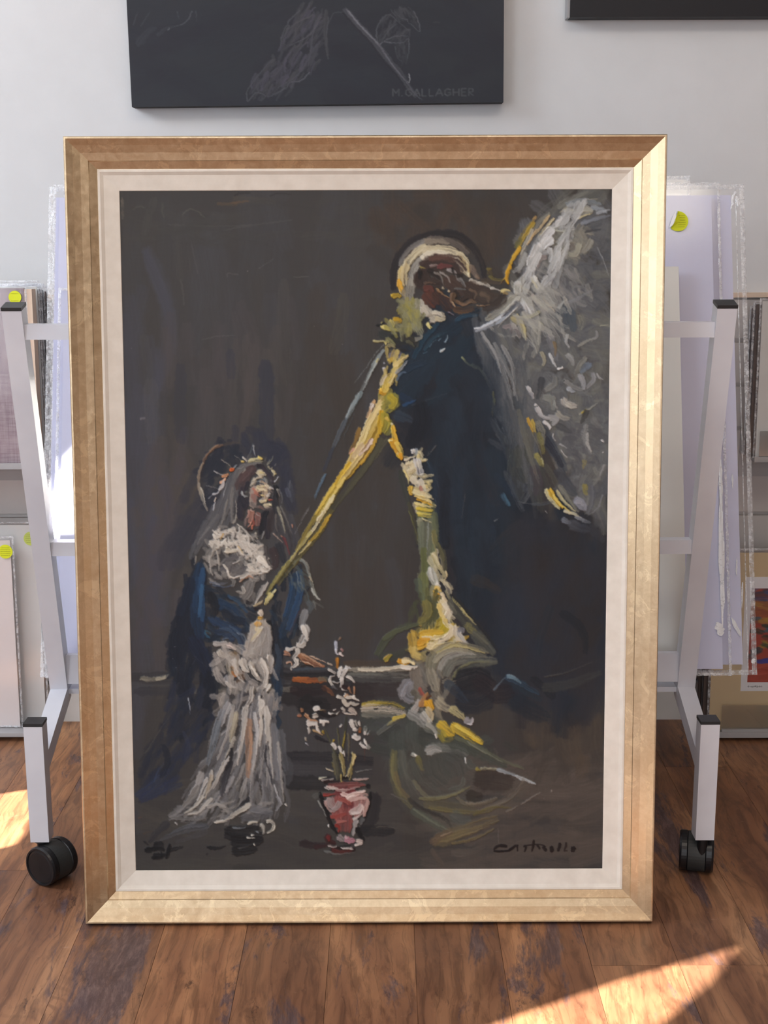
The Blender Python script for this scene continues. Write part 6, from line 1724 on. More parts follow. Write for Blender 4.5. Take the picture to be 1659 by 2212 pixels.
    _z(P, 780, 1560, 3.072, '''
#565e5a,#424a46 70,50 .8 .2 330,0 330,100 360,200 br=.9
#4c5450,#3c4440 90,60 .8 .2 230,60 240,200 280,340 br=.9
#7c8078,#5c605a 50,34 .85 .4 420,20 470,40 520,60
#b8bab0,#8c8e86 26,12 .95 .8 430,0 480,40 500,90
#e8e4da 10,5 1 1.1 490,70 495,100
#c8cac0,#8c8f88 24,12 .95 .9 330,205 350,210 375,225
#f0eee4 14,8 1 1.2 350,205 365,215
#8c8444,#6c6a40 30,20 .7 .4 370,220 390,290 410,310
#7d817c,#5a5f5b 60,40 .85 .4 430,190 520,160 640,170 700,210
#b4b4b0,#8c8e8c 50,20 .9 .6 430,190 480,170 530,180
#4c514e,#3a3f3d 120 .8 .1 560,240 620,280 640,340
#484d49,#3a3e3b 110 .75 .1 480,250 500,330 560,380
#6c7068,#50544e 26,14 .8 .4 680,360 660,420 580,440
#5a5f5a,#444945 50,34 .8 .3 700,250 720,280 750,290
#d0d4d4 12,6 .95 .9 690,225 692,270
#48514b,#394039 60,40 .8 .2 560,110 700,160 860,240 960,280
#6c745c,#505644 26,16 .85 .4 620,90 760,150 900,230 1080,300 br=.9
#8c9080,#646a5c 10,6 .85 .5 700,120 820,190 940,260
#b0a448,#8c8438 20,10 .85 .7 760,300 790,310
#d4d4b4,#a8a88c 16,10 .95 .9 790,300 860,300 930,310
#b8c4cc,#849098 22,12 .95 1 900,305 980,330 1040,350 dry=.1
#d0d8dc,#98a4ac 22,10 .95 1 1020,345 1090,375 1160,405 dry=.3
#26221f,#332c28 110,80 .7 .1 760,370 900,380 1000,400
#6e6c46,#5a583e 43.2,33.1 0.72 .4 215,180 210,320 240,450 330,560
#8c8856,#6c6a48 18.7,13 0.72 .5 205,200 205,340 260,480 dry=.25
#7a6c48,#60563e 28.8,21.6 0.68 .4 220,320 250,430 330,520 dry=.3
#6c7068,#54584f 43.2,28.8 0.68 .3 260,180 280,330 360,440 br=1
#60665e,#4a504a 43.2,28.8 0.68 .3 330,240 400,380 520,470 br=1
#7c7c64,#62624f 21.6,14.4 0.72 .5 340,380 440,490 580,480 680,440
#8c8a5e,#6c6a4c 18.7,11.5 0.72 .5 380,500 500,500 620,470 720,420
#605c44,#4e4b3b 72,43.2 0.68 .3 420,540 600,560 760,580 br=.8
#7c7444,#625d3e 24.5,15.8 0.72 .5 440,560 600,580 780,590 900,560
#7c7460,#5e5848 21.6,14.4 0.68 .5 630,490 680,530 780,540 900,500
#8c8474,#6a6458 14.4,8.6 0.68 .6 690,530 780,530 900,490 dry=.4
#7c7466,#5c564c 28.8,15.8 0.64 .4 820,570 960,510 1060,420 1080,360 br=1
#8a8270,#645e52 8.6,4.3 0.68 .5 860,560 980,510 1060,430
#17150f,#221e19 64.8,43.2 0.59 .1 700,480 760,490 800,480
#2c2c2b,#363533 24.5,18.7 0.85 .3 310,500 380,560 480,600 560,640 600,700
#3c3d3b,#2c2d2b 14.4,8.6 0.77 .3 340,520 440,580 540,630
#5c6460,#48504c 64.8,43.2 0.68 .2 600,600 660,640 720,640
#54604f,#4a524a 43.2,28.8 0.68 .3 330,580 440,640 560,710
#7c8474,#5e6656 14.4,8.6 0.68 .5 340,570 460,650 590,720
#6c6438,#54502f 15.8,7.2 0.68 .4 740,610 860,560 1000,560
#7a6c4c,#615840 79.2,50.4 0.77 .4 480,790 620,740 760,680 900,630 br=.8
#8c7c54,#6c6244 43.2,28.8 0.72 .5 500,780 640,740 800,690 br=.9
#8c7a4a,#6a603f 18.7,10.1 0.72 .5 600,800 740,770 880,700 br=.9
#6e5a48,#584a3e 43.2,24.5 0.72 .4 460,800 520,750 600,720
#c0a888,#8c7a66 7.2,3.6 0.72 .7 520,750 600,720
#5c5248,#4a443e 28.8,17.3 0.68 .3 460,840 500,900 540,940
#6c6860,#565048 43.2,21.6 0.51 .2 600,860 700,860 820,820
#b4aca4,#847e78 8.6,3.6 0.77 .8 1060,540 1120,500 1190,460
#d8d4cc 8.6,4.3 0.85 1 1215,500
#c4bcb4 5.8,2.9 0.77 .8 1265,440 1262,460
#8c8478,#6c665e 10.1,4.3 0.68 .5 960,590 1010,565 1040,550
#74706a 3.6,2.2 0.68 .4 908,700 910,800
#6c6c68 5.8,2.9 0.59 .4 190,470 260,500 300,520
#4e4a44 36,21.6 0.42 .1 1290,300 1240,400 1180,450
#5a4c3c,#463e34 79.2,50.4 0.51 .1 1480,220 1470,300 1440,360
#8c8478,#5c564f 5.8,2.9 0.59 .4 90,690 180,690 230,700
#1c1c1e,#26262a 28.8,14.4 0.68 .1 100,720 220,715
''', br=0.6, soft=0.35)
    # last lights pulled through the folds of the dress
    P.text('''
#e9e5dc,#c6c1b8 9,5 .9 1 500,1420 506,1450 522,1470
#f2eee4,#d3cdc3 9,5 .9 1.1 560,1420 572,1450 566,1480
#dedad0,#b5b0a8 8,4 .9 .9 540,1480 536,1510 520,1530
#f0ece2,#cdc8be 7,4 .9 1.1 556,1500 560,1560 556,1610
#d8d4cc,#aca8a1 7,4 .85 .9 530,1520 520,1590 508,1650
#c9c6c0,#9d9a96 7,4 .85 .8 500,1520 486,1580 464,1640
#e6e2d8,#bbb6ad 6,3 .9 1 574,1540 580,1620 586,1680
#b7b4b0,#8d8b89 7,4 .8 .7 545,1600 540,1680 536,1740
#d9d5cc,#aeaaa2 6,3 .85 .9 480,1640 458,1690 430,1730
#c4c1ba,#98958f 6,3 .8 .8 596,1600 604,1680 608,1730
''', br=0.8)
    P.finish()
    # signature
    _z(P, 1030, 1790, 6.144, '''
#191416,#221a1a 40,30 1 .3 400,225 330,215 270,225 225,270
#191416 30,24 1 .3 225,290 300,290 400,285 450,270
#1d1617 34,24 1 .3 420,285 470,250 520,215 550,215
#2a2020,#221a1a 24,14 .95 .3 535,220 540,290
#1d1617 26,18 1 .3 620,230 650,220 650,260 630,300
#1d1617 16 1 .3 650,215 760,200 870,205 920,230
#1d1617,#261c1c 36,26 1 .3 760,140 750,220 730,295
#1d1617 24,20 .95 .3 800,210 830,240 830,265
#1d1617 40,36 1 .3 890,220 900,260 930,280
#1d1617 46,40 1 .3 990,225 1000,270 990,300
#1d1617 40,30 1 .3 1105,180 1100,230 1080,290
#2a2120 30,20 1 .3 1190,170 1185,230 1160,280
#2a2120 22,14 .9 .3 1160,290 1210,280
#1d1617 60,50 1 .3 1275,230 1285,260 1275,300
#1d1617 26,12 1 .3 1290,240 1325,262
''', br=0.2, soft=0.3, wk=1.1)

def paint_leaves(P):
    P.fill('270,0 1100,0 1100,235 270,235', '#3c4047,#383b41 #3f434b,#3a3d44 #3a3b43,#36373f', 60, 200, 50, 0, a=0.4, h=0.03, jit=20, br=0.4, soft=0.7)
    P.fill('270,-1090 1100,-1090 1100,0 270,0', '#3c4047,#383b41 #3f434b,#3a3d44', 60, 300, 120, 0, a=0.4, h=0.03, jit=20, br=0.4, soft=0.7)
    _zf(P, 260, 0, 3.77, '1480,-20 1659,-20 1659,480 1540,560 1360,720 1220,780 1100,760 1045,800 1080,660 1200,500 1350,350 1330,330 1370,200', '#52535a,#46484e #5c5b5e,#4a4b52 #4c4b55,#5a5864', 110, 170, 26, 118, a=0.8, h=0.06, jit=10, br=0.6, soft=0.4)
    _z(P, 260, 0, 3.77, '''
#6c6c70,#54565c 10,6 .8 .1 1490,0 1400,90 1390,120 1350,200 1320,330
#66666a,#505258 10,6 .8 .1 1400,130 1380,180 1330,300
#686869,#525358 10,6 .8 .1 1600,40 1480,100 1380,170
#6c6b70,#55555c 12,6 .8 .1 1659,60 1560,220 1400,320
#66656c,#505158 14,6 .8 .1 1659,30 1600,150 1560,420 1540,560
#5e5e66,#4c4e56 12,6 .8 .1 1620,300 1480,560 1300,700
#7a7a80,#5a5c64 10,5 .85 .1 1560,560 1480,640 1400,650 1360,720
#74747a,#56585e 10,5 .8 .1 1360,700 1300,740 1220,780 1160,750
#6c6c70,#52545a 10,5 .8 .1 1160,750 1110,750 1050,820 1045,730 1090,660
#66666c,#50525a 12,6 .7 .1 1090,660 1140,580 1260,440
#5a5a60,#4a4c54 20,10 .6 .1 1140,740 1140,660 1300,520
#5c5e64,#4a4d54 10,4 .6 .05 140,120 180,0
#5c5e64,#484b52 12,4 .6 .05 200,130 280,0
#6c6e74,#50535a 9,4 .75 .1 620,0 570,90 500,130 430,150
#8a8c90 8,4 .9 .1 430,145 418,175
#5c5e64,#4b4e55 9,4 .6 .05 650,0 652,90
#5a5c62,#484b52 9,4 .6 .05 500,0 510,70
#4c4f56,#44474e 60,30 .5 .04 170,300 260,180 320,150
#52555c,#44474e 30,12 .5 .05 330,220 400,160 480,130
''', soft=0.4)
    _zf(P, 700, 0, 3.77, '470,110 550,40 600,100 700,190 710,260 640,300 520,270 450,290 445,180', '#505259,#44464d #5a5b60,#4a4c52', 40, 90, 16, 110, a=0.75, h=0.06, jit=22, br=0.6, soft=0.4)
    _zf(P, 700, 0, 3.77, '570,0 740,0 790,180 700,120 620,90', '#52545a,#45474d #5c5d62,#4b4d52', 26, 90, 16, 60, a=0.75, h=0.06, jit=12, br=0.7, soft=0.4)
    _zf(P, 700, 0, 3.77, '590,300 700,270 700,440 640,470 600,420', '#484a51,#404249 #505258,#44464c', 20, 90, 16, 95, a=0.75, h=0.05, jit=12, br=0.6, soft=0.4)
    _z(P, 700, 0, 3.77, '''
#6a6c72,#505258 10,5 .85 .1 450,290 445,180 490,80 550,45 600,90 700,190 710,250
#6e7076,#54565c 8,4 .8 .1 500,280 600,240 700,240
#7a7c82,#5c5e64 7,4 .85 .1 500,290 600,300 660,295 705,250
#66686e,#505258 7,4 .8 .1 600,130 540,190 480,300
#6a6c72,#505258 8,4 .8 .1 700,260 705,340 690,460
#62646a,#4c4e54 7,4 .8 .1 590,330 610,430 650,470
#78797e,#5a5c62 8,4 .85 .1 740,10 780,100 792,200 730,140 700,120 690,90 640,80
#6c6e74,#52545a 7,4 .8 .1 560,0 620,90 640,110
#5c5d64,#48494f 46,34 1 .15 190,-10 300,140 420,290 520,430 620,560 700,700 760,790
#82848c,#5c5e66 16,12 .95 .2 205,-5 320,150 440,290 500,370
#9a9ca4,#70727a 7,5 .9 .2 215,5 330,160 460,310
#84868e,#5c5e66 12,8 .95 .2 490,370 570,500 650,610 700,680
#74767e,#54565e 12,7 .9 .2 700,680 750,760 810,820
#36373e 14,8 .8 .1 170,20 290,170 410,320 500,460 620,620 700,770
#c8cacf,#8c8e94 8,4 .95 .2 700,580 708,620 705,660 690,645
#7c7e84,#5a5c62 8,4 .85 .1 470,315 490,290
#5c5c60,#48494e 30,14 .8 .1 40,0 30,200 50,440
#6c6d70,#505156 8,4 .8 .1 60,60 40,260 50,430
#64656a,#4c4d52 8,4 .8 .1 180,20 100,30 60,120
#4c4d50 12,6 .6 .05 900,115 960,118
''', soft=0.35)
    P.finish(1.0, 0.4)
    # signature lettering
    G = {'M': '0,1 0,0 .5,.6 1,0 1,1', '.': '.4,.95 .5,1', 'G': '.9,.15 .5,0 .1,.25 .1,.75 .5,1 .9,.8 .9,.55 .55,.55', 'A': '0,1 .5,0 1,1|.2,.65 .8,.65', 'L': '.1,0 .1,1 .85,1',
         'C': '.9,.15 .5,0 .1,.3 .1,.75 .5,1 .9,.85', 'H': '.1,0 .1,1|.9,0 .9,1|.1,.5 .9,.5', 'E': '.9,0 .1,0 .1,1 .9,1|.1,.5 .75,.5', 'R': '.1,1 .1,0 .75,.05 .8,.4 .1,.5 .85,1'}
    x = 852.0
    for ch, w in (('M', 13), ('.', 7), ('G', 15), ('A', 14), ('L', 12), ('L', 12), ('A', 15), ('G', 15), ('H', 15), ('E', 12), ('R', 13)):
        for part in G[ch].split('|'):
            pts = [tuple(map(float, q.split(','))) for q in part.split()]
            for a, b in zip(pts, pts[1:]):
                P.stroke([(x+a[0]*w, 191+a[1]*17), (x+b[0]*w, 191+b[1]*17)], '#66686c', '#54565a', 2.6, None, 0.85, 0.1, br=0.3, taper=0)
        x += w + 3.2

def paint_landscape(P):
    P.fill('0,0 300,0 300,45 0,45', '#2c3860,#46558c #3a4a80,#6c7cb0 #20284c,#2c3a68', 60, 30, 12, 0, a=0.9, h=0, jit=30)
    P.fill('0,30 300,50 300,75 0,60', '#c89838,#a87030 #e0b040,#b88430 #8c4c28,#b06a30', 50, 50, 9, 10, a=0.95, h=0, jit=10)
    P.fill('0,55 300,80 300,100 0,95', '#1c5c78,#2c7c94 #8c3c28,#a85430 #d8a830,#c08c2c', 50, 26, 12, 0, a=0.95, h=0, jit=40)
    P.fill('0,90 300,90 300,135 0,135', '#1c3c24,#30582c #a83c24,#c8582c #e0b838,#b88c2c #14241c,#243c28', 90, 18, 9, 60, a=0.95, h=0, jit=60)
    P.fill('0,128 300,128 300,145 0,142', '#20807c,#2c9c90 #c86c30,#a85028', 40, 30, 8, 0, a=0.95, h=0, jit=10)
    P.fill('0,142 300,142 300,168 0,166', '#12141c,#1c2030 #1c2838,#283848', 60, 16, 9, 90, a=0.95, h=0, jit=40)
    P.fill('0,164 300,164 300,176 0,176', '#2434a8,#3444c0 #20288c,#2c38a8', 30, 40, 7, 0, a=1, h=0, jit=5)
    P.fill('0,174 300,174 300,220 0,220', '#b83c30,#d05c48 #a02c28,#c04838 #d87858,#b85040', 90, 40, 8, -8, a=0.95, h=0, jit=14)
# ---------------------------------------------------------------- the big framed painting
FW, FH = 0.8665, 1.1745
LEAN = 5.95
fr = empty('framed_painting', (-0.0262, 1.871, 0.0042), (R(-LEAN), 0, R(0.1)))
tag(fr, 'gold framed oil painting of an angel and a woman leaning on the white rack', 'painting')
GOLD = [(0, 0.0), (0, -0.040), (0.0015, -0.0425), (0.0035, -0.0425), (0.012, -0.0375), (0.022, -0.0325), (0.0325, -0.0285), (0.0335, -0.0270), (0.0440, -0.0215), (0.0440, -0.004)]
LINER = [(0.0438, -0.004), (0.0438, -0.0215), (0.0450, -0.0228), (0.0475, -0.0225), (0.0520, -0.0185), (0.0728, -0.0125), (0.0735, -0.0118), (0.0735, -0.004)]
DX = 0.0425                                            # thickness in front of local y = 0; local y grows to the back
def rail(name, prof, side, mat, back=-0.0):
    bm = bmesh.new(); n = 1
    ring = []
    for w, h in prof:
        y = DX + h - 0.0
        x0, x1, z0, z1 = -FW/2 + w, FW/2 - w, w, FH - w
        a, b = {'top': ((x0, z1), (x1, z1)), 'bottom': ((x0, z0), (x1, z0)), 'left': ((x0, z0), (x0, z1)), 'right': ((x1, z0), (x1, z1))}[side]
        ring.append((bm.verts.new((a[0], y, a[1])), bm.verts.new((b[0], y, b[1]))))
    N = len(ring)
    for i in range(N):
        j = (i+1) % N; bm.faces.new([ring[i][0], ring[i][1], ring[j][1], ring[j][0]])
    bm.faces.new([r[0] for r in ring]); bm.faces.new([r[1] for r in reversed(ring)])
    return finish(name, bm, mat, fr)
for s in ('top', 'bottom', 'left', 'right'):
    o = rail('frame_rail', GOLD, s, M['gold'])
    o.data.materials.append(M['side'])
    for p in o.data.polygons:                          # the outer side of the moulding is dark
        c = p.center; nn = p.normal
        if abs(nn.y) < 0.3 and (abs(abs(c.x) - FW/2) < 0.0012 or c.z < 0.0012 or c.z > FH - 0.0012): p.material_index = 1
    rail('liner_rail', LINER, s, M['liner'])
bp = box('backing_board', -FW/2+0.02, FW/2-0.02, DX-0.006, DX-0.002, 0.02, FH-0.02, M['board_brown'], fr)

# ---------------------------------------------------------------- canvases built as colour and relief
def paint_mesh(name, H, W, px_of, colour, height, nx, nz, pos, mat, parent, gain):
    u = np.linspace(0, 1, nx); v = np.linspace(0, 1, nz)
    U, V = np.meshgrid(u, v)
    X, Y = px_of(U, V)
    X = np.clip(X, 0, colour.shape[1]-1.001); Y = np.clip(Y, 0, colour.shape[0]-1.001)
    xi = X.astype(int); yi = Y.astype(int); fx = (X-xi)[..., None]; fy = (Y-yi)[..., None]
    def samp(A):
        return (A[yi, xi]*(1-fx) + A[yi, xi+1]*fx)*(1-fy) + (A[yi+1, xi]*(1-fx) + A[yi+1, xi+1]*fx)*fy
    C = samp(colour); Hh = samp(height[..., None])[..., 0]
    co = pos(U, V, Hh).reshape(-1, 3).astype(np.float32)
    me = bpy.data.meshes.new(name)
    idx = np.arange(nx*nz, dtype=np.int32).reshape(nz, nx)
    q = np.stack([idx[:-1, :-1], idx[1:, :-1], idx[1:, 1:], idx[:-1, 1:]], -1).reshape(-1, 4)
    me.vertices.add(nx*nz); me.vertices.foreach_set('co', co.ravel())
    nf = len(q); me.loops.add(nf*4); me.loops.foreach_set('vertex_index', q.ravel())
    me.polygons.add(nf); me.polygons.foreach_set('loop_start', np.arange(0, nf*4, 4, dtype=np.int32))
    me.polygons.foreach_set('use_smooth', np.ones(nf, dtype=bool))
    me.update(calc_edges=True)
    L = np.where(C <= 0.04045, C/12.92, ((np.clip(C, 0, 1)+0.055)/1.055)**2.4) * gain
    at = me.color_attributes.new('paint', 'FLOAT_COLOR', 'POINT')
    at.data.foreach_set('color', np.concatenate([L, np.ones(L.shape[:2]+(1,))], -1).astype(np.float32).ravel())
    me.materials.append(mat)
    return link(bpy.data.objects.new(name, me), parent)
def homog(c):                                          # unit square (u right, v down) to four picture corners TL TR BR BL
    (x0,y0),(x1,y1),(x2,y2),(x3,y3) = c
    dx1,dx2,dx3 = x1-x2, x3-x2, x0-x1+x2-x3; dy1,dy2,dy3 = y1-y2, y3-y2, y0-y1+y2-y3
    d = dx1*dy2-dx2*dy1; g = (dx3*dy2-dx2*dy3)/d; h = (dx1*dy3-dx3*dy1)/d
    a,b,cc = x1-x0+g*x1, x3-x0+h*x3, x0; e,f,k = y1-y0+g*y1, y3-y0+h*y3, y0
    return lambda U, V: ((a*U+b*V+cc)/(g*U+h*V+1), (e*U+f*V+k)/(g*U+h*V+1))

P = Painter(250, 402, 1076, 1482, '#3b3a3a')
paint_annunciation(P)
hm = homog([(252.5-250, 404.5-402), (1323.5-250, 404-402), (1302-250, 1874-402), (285-250, 1880-402)])
cw = FW/2 - 0.0733
paint_mesh('canvas', 0, 0, hm, P.C, P.Hh, 700, 960,
    lambda U, V, h: np.stack([-cw + 2*cw*U, DX - 0.0112 - h*0.0015, (FH-0.0733) - (FH-2*0.0733)*V], -1), M['oil'], fr, PAINT_GAIN)

# ---------------------------------------------------------------- the charcoal canvas on the wall
wa = empty('wall_canvas', (-0.1285, WY, 1.275), (0, R(-0.5), 0))
tag(wa, 'dark charcoal canvas with grey leaves hanging above the gold frame', 'canvas painting')
P2 = Painter(270, -1100, 830, 1340, '#3d4046')
paint_leaves(P2)
cwx = 0.3615
paint_mesh('painted_face', 0, 0, homog([(275-2-270, 0), (1091-270, 0), (1089-270, 224+1100), (287-270, 230+1100)]), P2.C, P2.Hh, 520, 830,
    lambda U, V, h: np.stack([-cwx + 2*cwx*U, -0.0402 - h*0.0006, 1.00*(1-V) + 0.0*U], -1), M['oil2'], wa, PAINT_GAIN2)
box('stretcher', -cwx, cwx, -0.040, -0.001, 0.0, 1.00, plain('black canvas edge', rgb(38, 38, 40), 0.8), wa, bevel=0.002)
# black framed picture at the upper right
bf = empty('black_framed_picture', (0.843, WY, 1.434))
tag(bf, 'black framed picture cut off by the top right corner, hanging on the wall', 'picture')
nav = plain('black lacquer', rgb(10, 11, 20), 0.6, var=0.05)
for a in ((-0.485, 0.485, 0.0, 0.045), (-0.485, 0.485, 0.755, 0.80), (-0.485, -0.44, 0.045, 0.755), (0.44, 0.485, 0.045, 0.755)):
    box('frame_rail', a[0], a[1], -0.042, -0.002, a[2], a[3], nav, bf, bevel=0.0008, seg=1)
box('picture', -0.44, 0.44, -0.034, -0.004, 0.045, 0.755, nav, bf)
box('edge_strip', -0.4895, -0.4850, -0.040, -0.003, 0.0, 0.80, plain('silver edge', rgb(150, 150, 152), 0.4), bf)

# ---------------------------------------------------------------- print rack
rk = empty('print_rack', (-0.02, 2.20, 0.0))
tag(rk, 'white steel rolling print rack with black caps standing behind the gold frame', 'display rack')
OX, OY = 0.02, -2.20
def rbar(name, x, p0, p1, w=0.030, h=0.030, par=rk, bev=0.0028):
    bm = bmesh.new(); add_bar(bm, x + OX, w, (p0[0]+OY, p0[1]), (p1[0]+OY, p1[1]), h); return finish(name, bm, M['enamel'], par, bevel=bev, seg=2)
def rbox(name, x0, x1, y0, y1, z0, z1, mat=None, par=rk, bev=0.0022):
    return box(name, x0+OX, x1+OX, y0+OY, y1+OY, z0, z1, mat or M['enamel'], par, bevel=bev)
XL, XR = -0.5605, 0.5155
for x, px in ((XL, -0.5605), (XR, 0.5155)):
    for side in (0, 1):
        if side == 0: A, B, foot, post = (2.205, 0.258), (2.050, 0.925), (2.020, 0.193), 2.027
        else:         A, B, foot, post = (2.305, 0.258), (2.506, 0.925), (2.570, 0.170), 2.570
        u = rbar('upright', x, A, B)
        d = Vector((0, B[0]-A[0], B[1]-A[1])).normalized()
        bm = bmesh.new(); add_box(bm, -0.0155, 0.0155, -0.0155, 0.0155, 0.0, 0.0052)
        c = finish('end_cap', bm, M['black_plastic'], rk, bevel=0.0022, seg=2)
        c.location = (x+OX, B[0]+OY, B[1]); c.rotation_euler = (math.atan2(-d.y, d.z), 0, 0)
        rbar('foot', (x+px)/2, (A[0]+(0.004 if side == 0 else -0.004), A[1]+0.004), foot, 0.0290, 0.0290)
        rbox('caster_post', px-0.015, px+0.015, post-0.015, post+0.015, 0.071, 0.269)
        rbox('end_cap', px-0.0155, px+0.0155, post-0.0155, post+0.0155, 0.269, 0.274, M['black_plastic'], bev=0.002)
        # caster: two wheels on a hooded body under the post
        cs = bpy.data.objects.new('caster', None); link(cs, rk)
        yaw = {(-1, 0): 58, (1, 0): -13, (-1, 1): 15, (1, 1): -20}[(-1 if x < 0 else 1, side)]
        trail = Vector((0.015, -0.004)) if (x < 0 and side == 0) else Vector((-0.003, 0.024 if side == 0 else -0.012))
        cs.location = (px+OX+trail.x, post+OY+trail.y, 0.0332); cs.rotation_euler = (0, 0, R(yaw))
        Mx = Matrix.Rotation(R(90), 4, 'Y')
        for sgn in (-1, 1):
            bm = bmesh.new()
            prof = [(0, 0.0), (0.0310, 0.0), (0.0330, 0.0015), (0.0330, 0.0100), (0.0312, 0.0132), (0.0285, 0.0134), (0.0280, 0.0118), (0.0245, 0.0130), (0, 0.0146)]
            add_lathe(bm, prof, Mx @ Matrix.Translation((0, 0, 0.0140)) if sgn > 0 else Matrix.Rotation(R(-90), 4, 'Y') @ Matrix.Translation((0, 0, 0.0140)))
            finish('wheel', bm, M['disc'], cs, smooth=False)
        bm = bmesh.new(); add_lathe(bm, [(0, -0.0138), (0.0322, -0.0138), (0.0324, 0), (0.0322, 0.0138), (0, 0.0138)], Mx)
        finish('hood', bm, M['rubber'], cs, smooth=False)
        bm = bmesh.new(); add_lathe(bm, [(0, 0), (0.0085, 0), (0.0085, 0.034), (0.0135, 0.0345), (0.0135, 0.0382), (0, 0.0382)], Matrix.Identity(4), 20)
        st = finish('stem', bm, M['disc'], cs); st.matrix_parent_inverse.identity()
        st.location = Matrix.Rotation(R(-yaw), 3, 'Z') @ Vector((-trail.x, -trail.y, 0))
def yz_front(z): return 2.205 + (2.050-2.205)*(z-0.262)/(0.930-0.262)
def yz_rear(z): return 2.305 + (2.506-2.305)*(z-0.262)/(0.930-0.262)
for nm, z, s in (('top_rail', 0.889, 0.023), ('middle_rail', 0.530, 0.023)):
    y = yz_front(z); rbox(nm, XL+0.0145, XR-0.0145, y-0.0115, y+0.0115, z-s/2, z+s/2)
    y = yz_rear(z); rbox(nm, XL+0.0145, XR-0.0145, y-0.0115, y+0.0115, z-s/2, z+s/2)
rbox('bottom_rail', XL+0.0145, XR-0.0145, 2.188, 2.200, 0.279, 0.330)
rbox('bottom_rail', XL+0.0145, XR-0.0145, 2.310, 2.322, 0.279, 0.330)
rbox('tray', XL+0.0145, XR-0.0145, 2.196, 2.314, 0.258, 0.2665)

# ---------------------------------------------------------------- sleeved boards standing in the rack
TILT = 17.0
def crinkle_strip(bm, x0, x1, z0, z1, y, n, amp, vertical):
    last = None
    for i in range(n+1):
        t = i/n; a = random.uniform(-amp, amp); b = random.uniform(-amp, amp)
        dx = random.uniform(-amp, amp)*0.5
        if vertical: p = [(x0+dx, y+a, z0+(z1-z0)*t), ((x0+x1)/2, y+b-amp, z0+(z1-z0)*t), (x1+dx, y-a, z0+(z1-z0)*t)]
        else: p = [(x0+(x1-x0)*t, y+a, z0+dx), (x0+(x1-x0)*t, y+b-amp, (z0+z1)/2), (x0+(x1-x0)*t, y-a, z1+dx)]
        cur = [bm.verts.new(q) for q in p]
        if last:
            for j in range(2): bm.faces.new([last[j], last[j+1], cur[j+1], cur[j]])
        last = cur
def sheet(bm, x0, x1, z0, z1, y, amp, nx=10, nz=24):
    ph = [random.uniform(0, 6.28) for _ in range(4)]
    g = [[bm.verts.new((x0+(x1-x0)*i/nx, y + amp*math.sin(9*i/nx+ph[0]+2*math.sin(5*j/nz+ph[1]))*max(0.0, math.sin(3.1416*i/nx))**0.3, z0+(z1-z0)*j/nz)) for i in range(nx+1)] for j in range(nz+1)]
    for j in range(nz):
        for i in range(nx): bm.faces.new([g[j][i], g[j][i+1], g[j+1][i+1], g[j+1][i]])
def sleeved(name, label, loc, tilt, bx, bz, sx, sz, mat, thick=0.003, seam=0.007, cat='print', group=None, sides='LRTB', seam2=0):
    r = empty(name, loc, (R(-tilt), 0, 0)); tag(r, label, cat, group)
    box('board', bx[0], bx[1], 0, thick, bz[0], bz[1], mat, r, bevel=0.0006, seg=1)
    if sx:
        bm = bmesh.new(); sheet(bm, sx[0], sx[1], sz[0], sz[1], -0.0012, 0.0006)
        finish('sleeve', bm, M['film'], r, smooth=True)
        bm = bmesh.new(); y = -0.0024
        if 'L' in sides: crinkle_strip(bm, sx[0], sx[0]+seam, sz[0], sz[1], y, 90, 0.0007, True)
        if 'R' in sides:
            crinkle_strip(bm, sx[1]-seam, sx[1], sz[0], sz[1], y, 110, 0.0008, True)
            if seam2: crinkle_strip(bm, sx[1]-seam-seam2-0.002, sx[1]-seam-seam2, sz[0], sz[1], y, 110, 0.0006, True)
        if 'T' in sides: crinkle_strip(bm, sx[0], sx[1], sz[1]-seam, sz[1], y, 140, 0.0008, False)
        if 'B' in sides: crinkle_strip(bm, sx[0], sx[1], sz[0], sz[0]+seam, y, 140, 0.0008, False)
        finish('seam', bm, M['seam'], r, smooth=True)
    return r
c_ = math.cos(R(TILT))
def L_(z): return (z - 0.268)/c_
# rearmost to foremost
sleeved('sleeved_print', 'clear sleeve at the back of the rack, highest of its stack', (0, 2.2670, 0.2675), TILT, (-0.578, 0.53), (0.004, 0.86), (-0.585, 0.560), (0.0, 0.903), M['board'], seam=0.006)
C = sleeved('sleeved_print', 'widest lavender board in a clear sleeve reaching past the right side of the rack', (0, 2.2560, 0.2675), TILT, (-0.598, 0.6310), (0.018, 0.867), (-0.609, 0.655), (0.0, 0.886), M['board'], seam=0.0085, seam2=0.006)
B = sleeved('sleeved_print', 'lavender board behind a curled yellow sticker, in the rack right of the gold frame', (0, 2.2450, 0.2675), TILT, (-0.588, 0.5930), (0.014, 0.866), (-0.598, 0.608), (0.002, 0.890), M['board'], seam=0.005)
sleeved('sleeved_print', 'narrow sleeve in front of the lavender boards at left of the gold frame', (0, 2.2350, 0.2675), TILT, (-0.574, 0.480), (0.012, 0.62), (-0.584, 0.520), (0.0, 0.70), M['board'], seam=0.005)
A = sleeved('mat_board', 'small white mat board standing foremost in the rack beside the gold frame', (0, 2.2260, 0.2675), TILT, (-0.50, 0.5270), (0.004, 0.736), None, None, M['board_white'], cat='mat board')
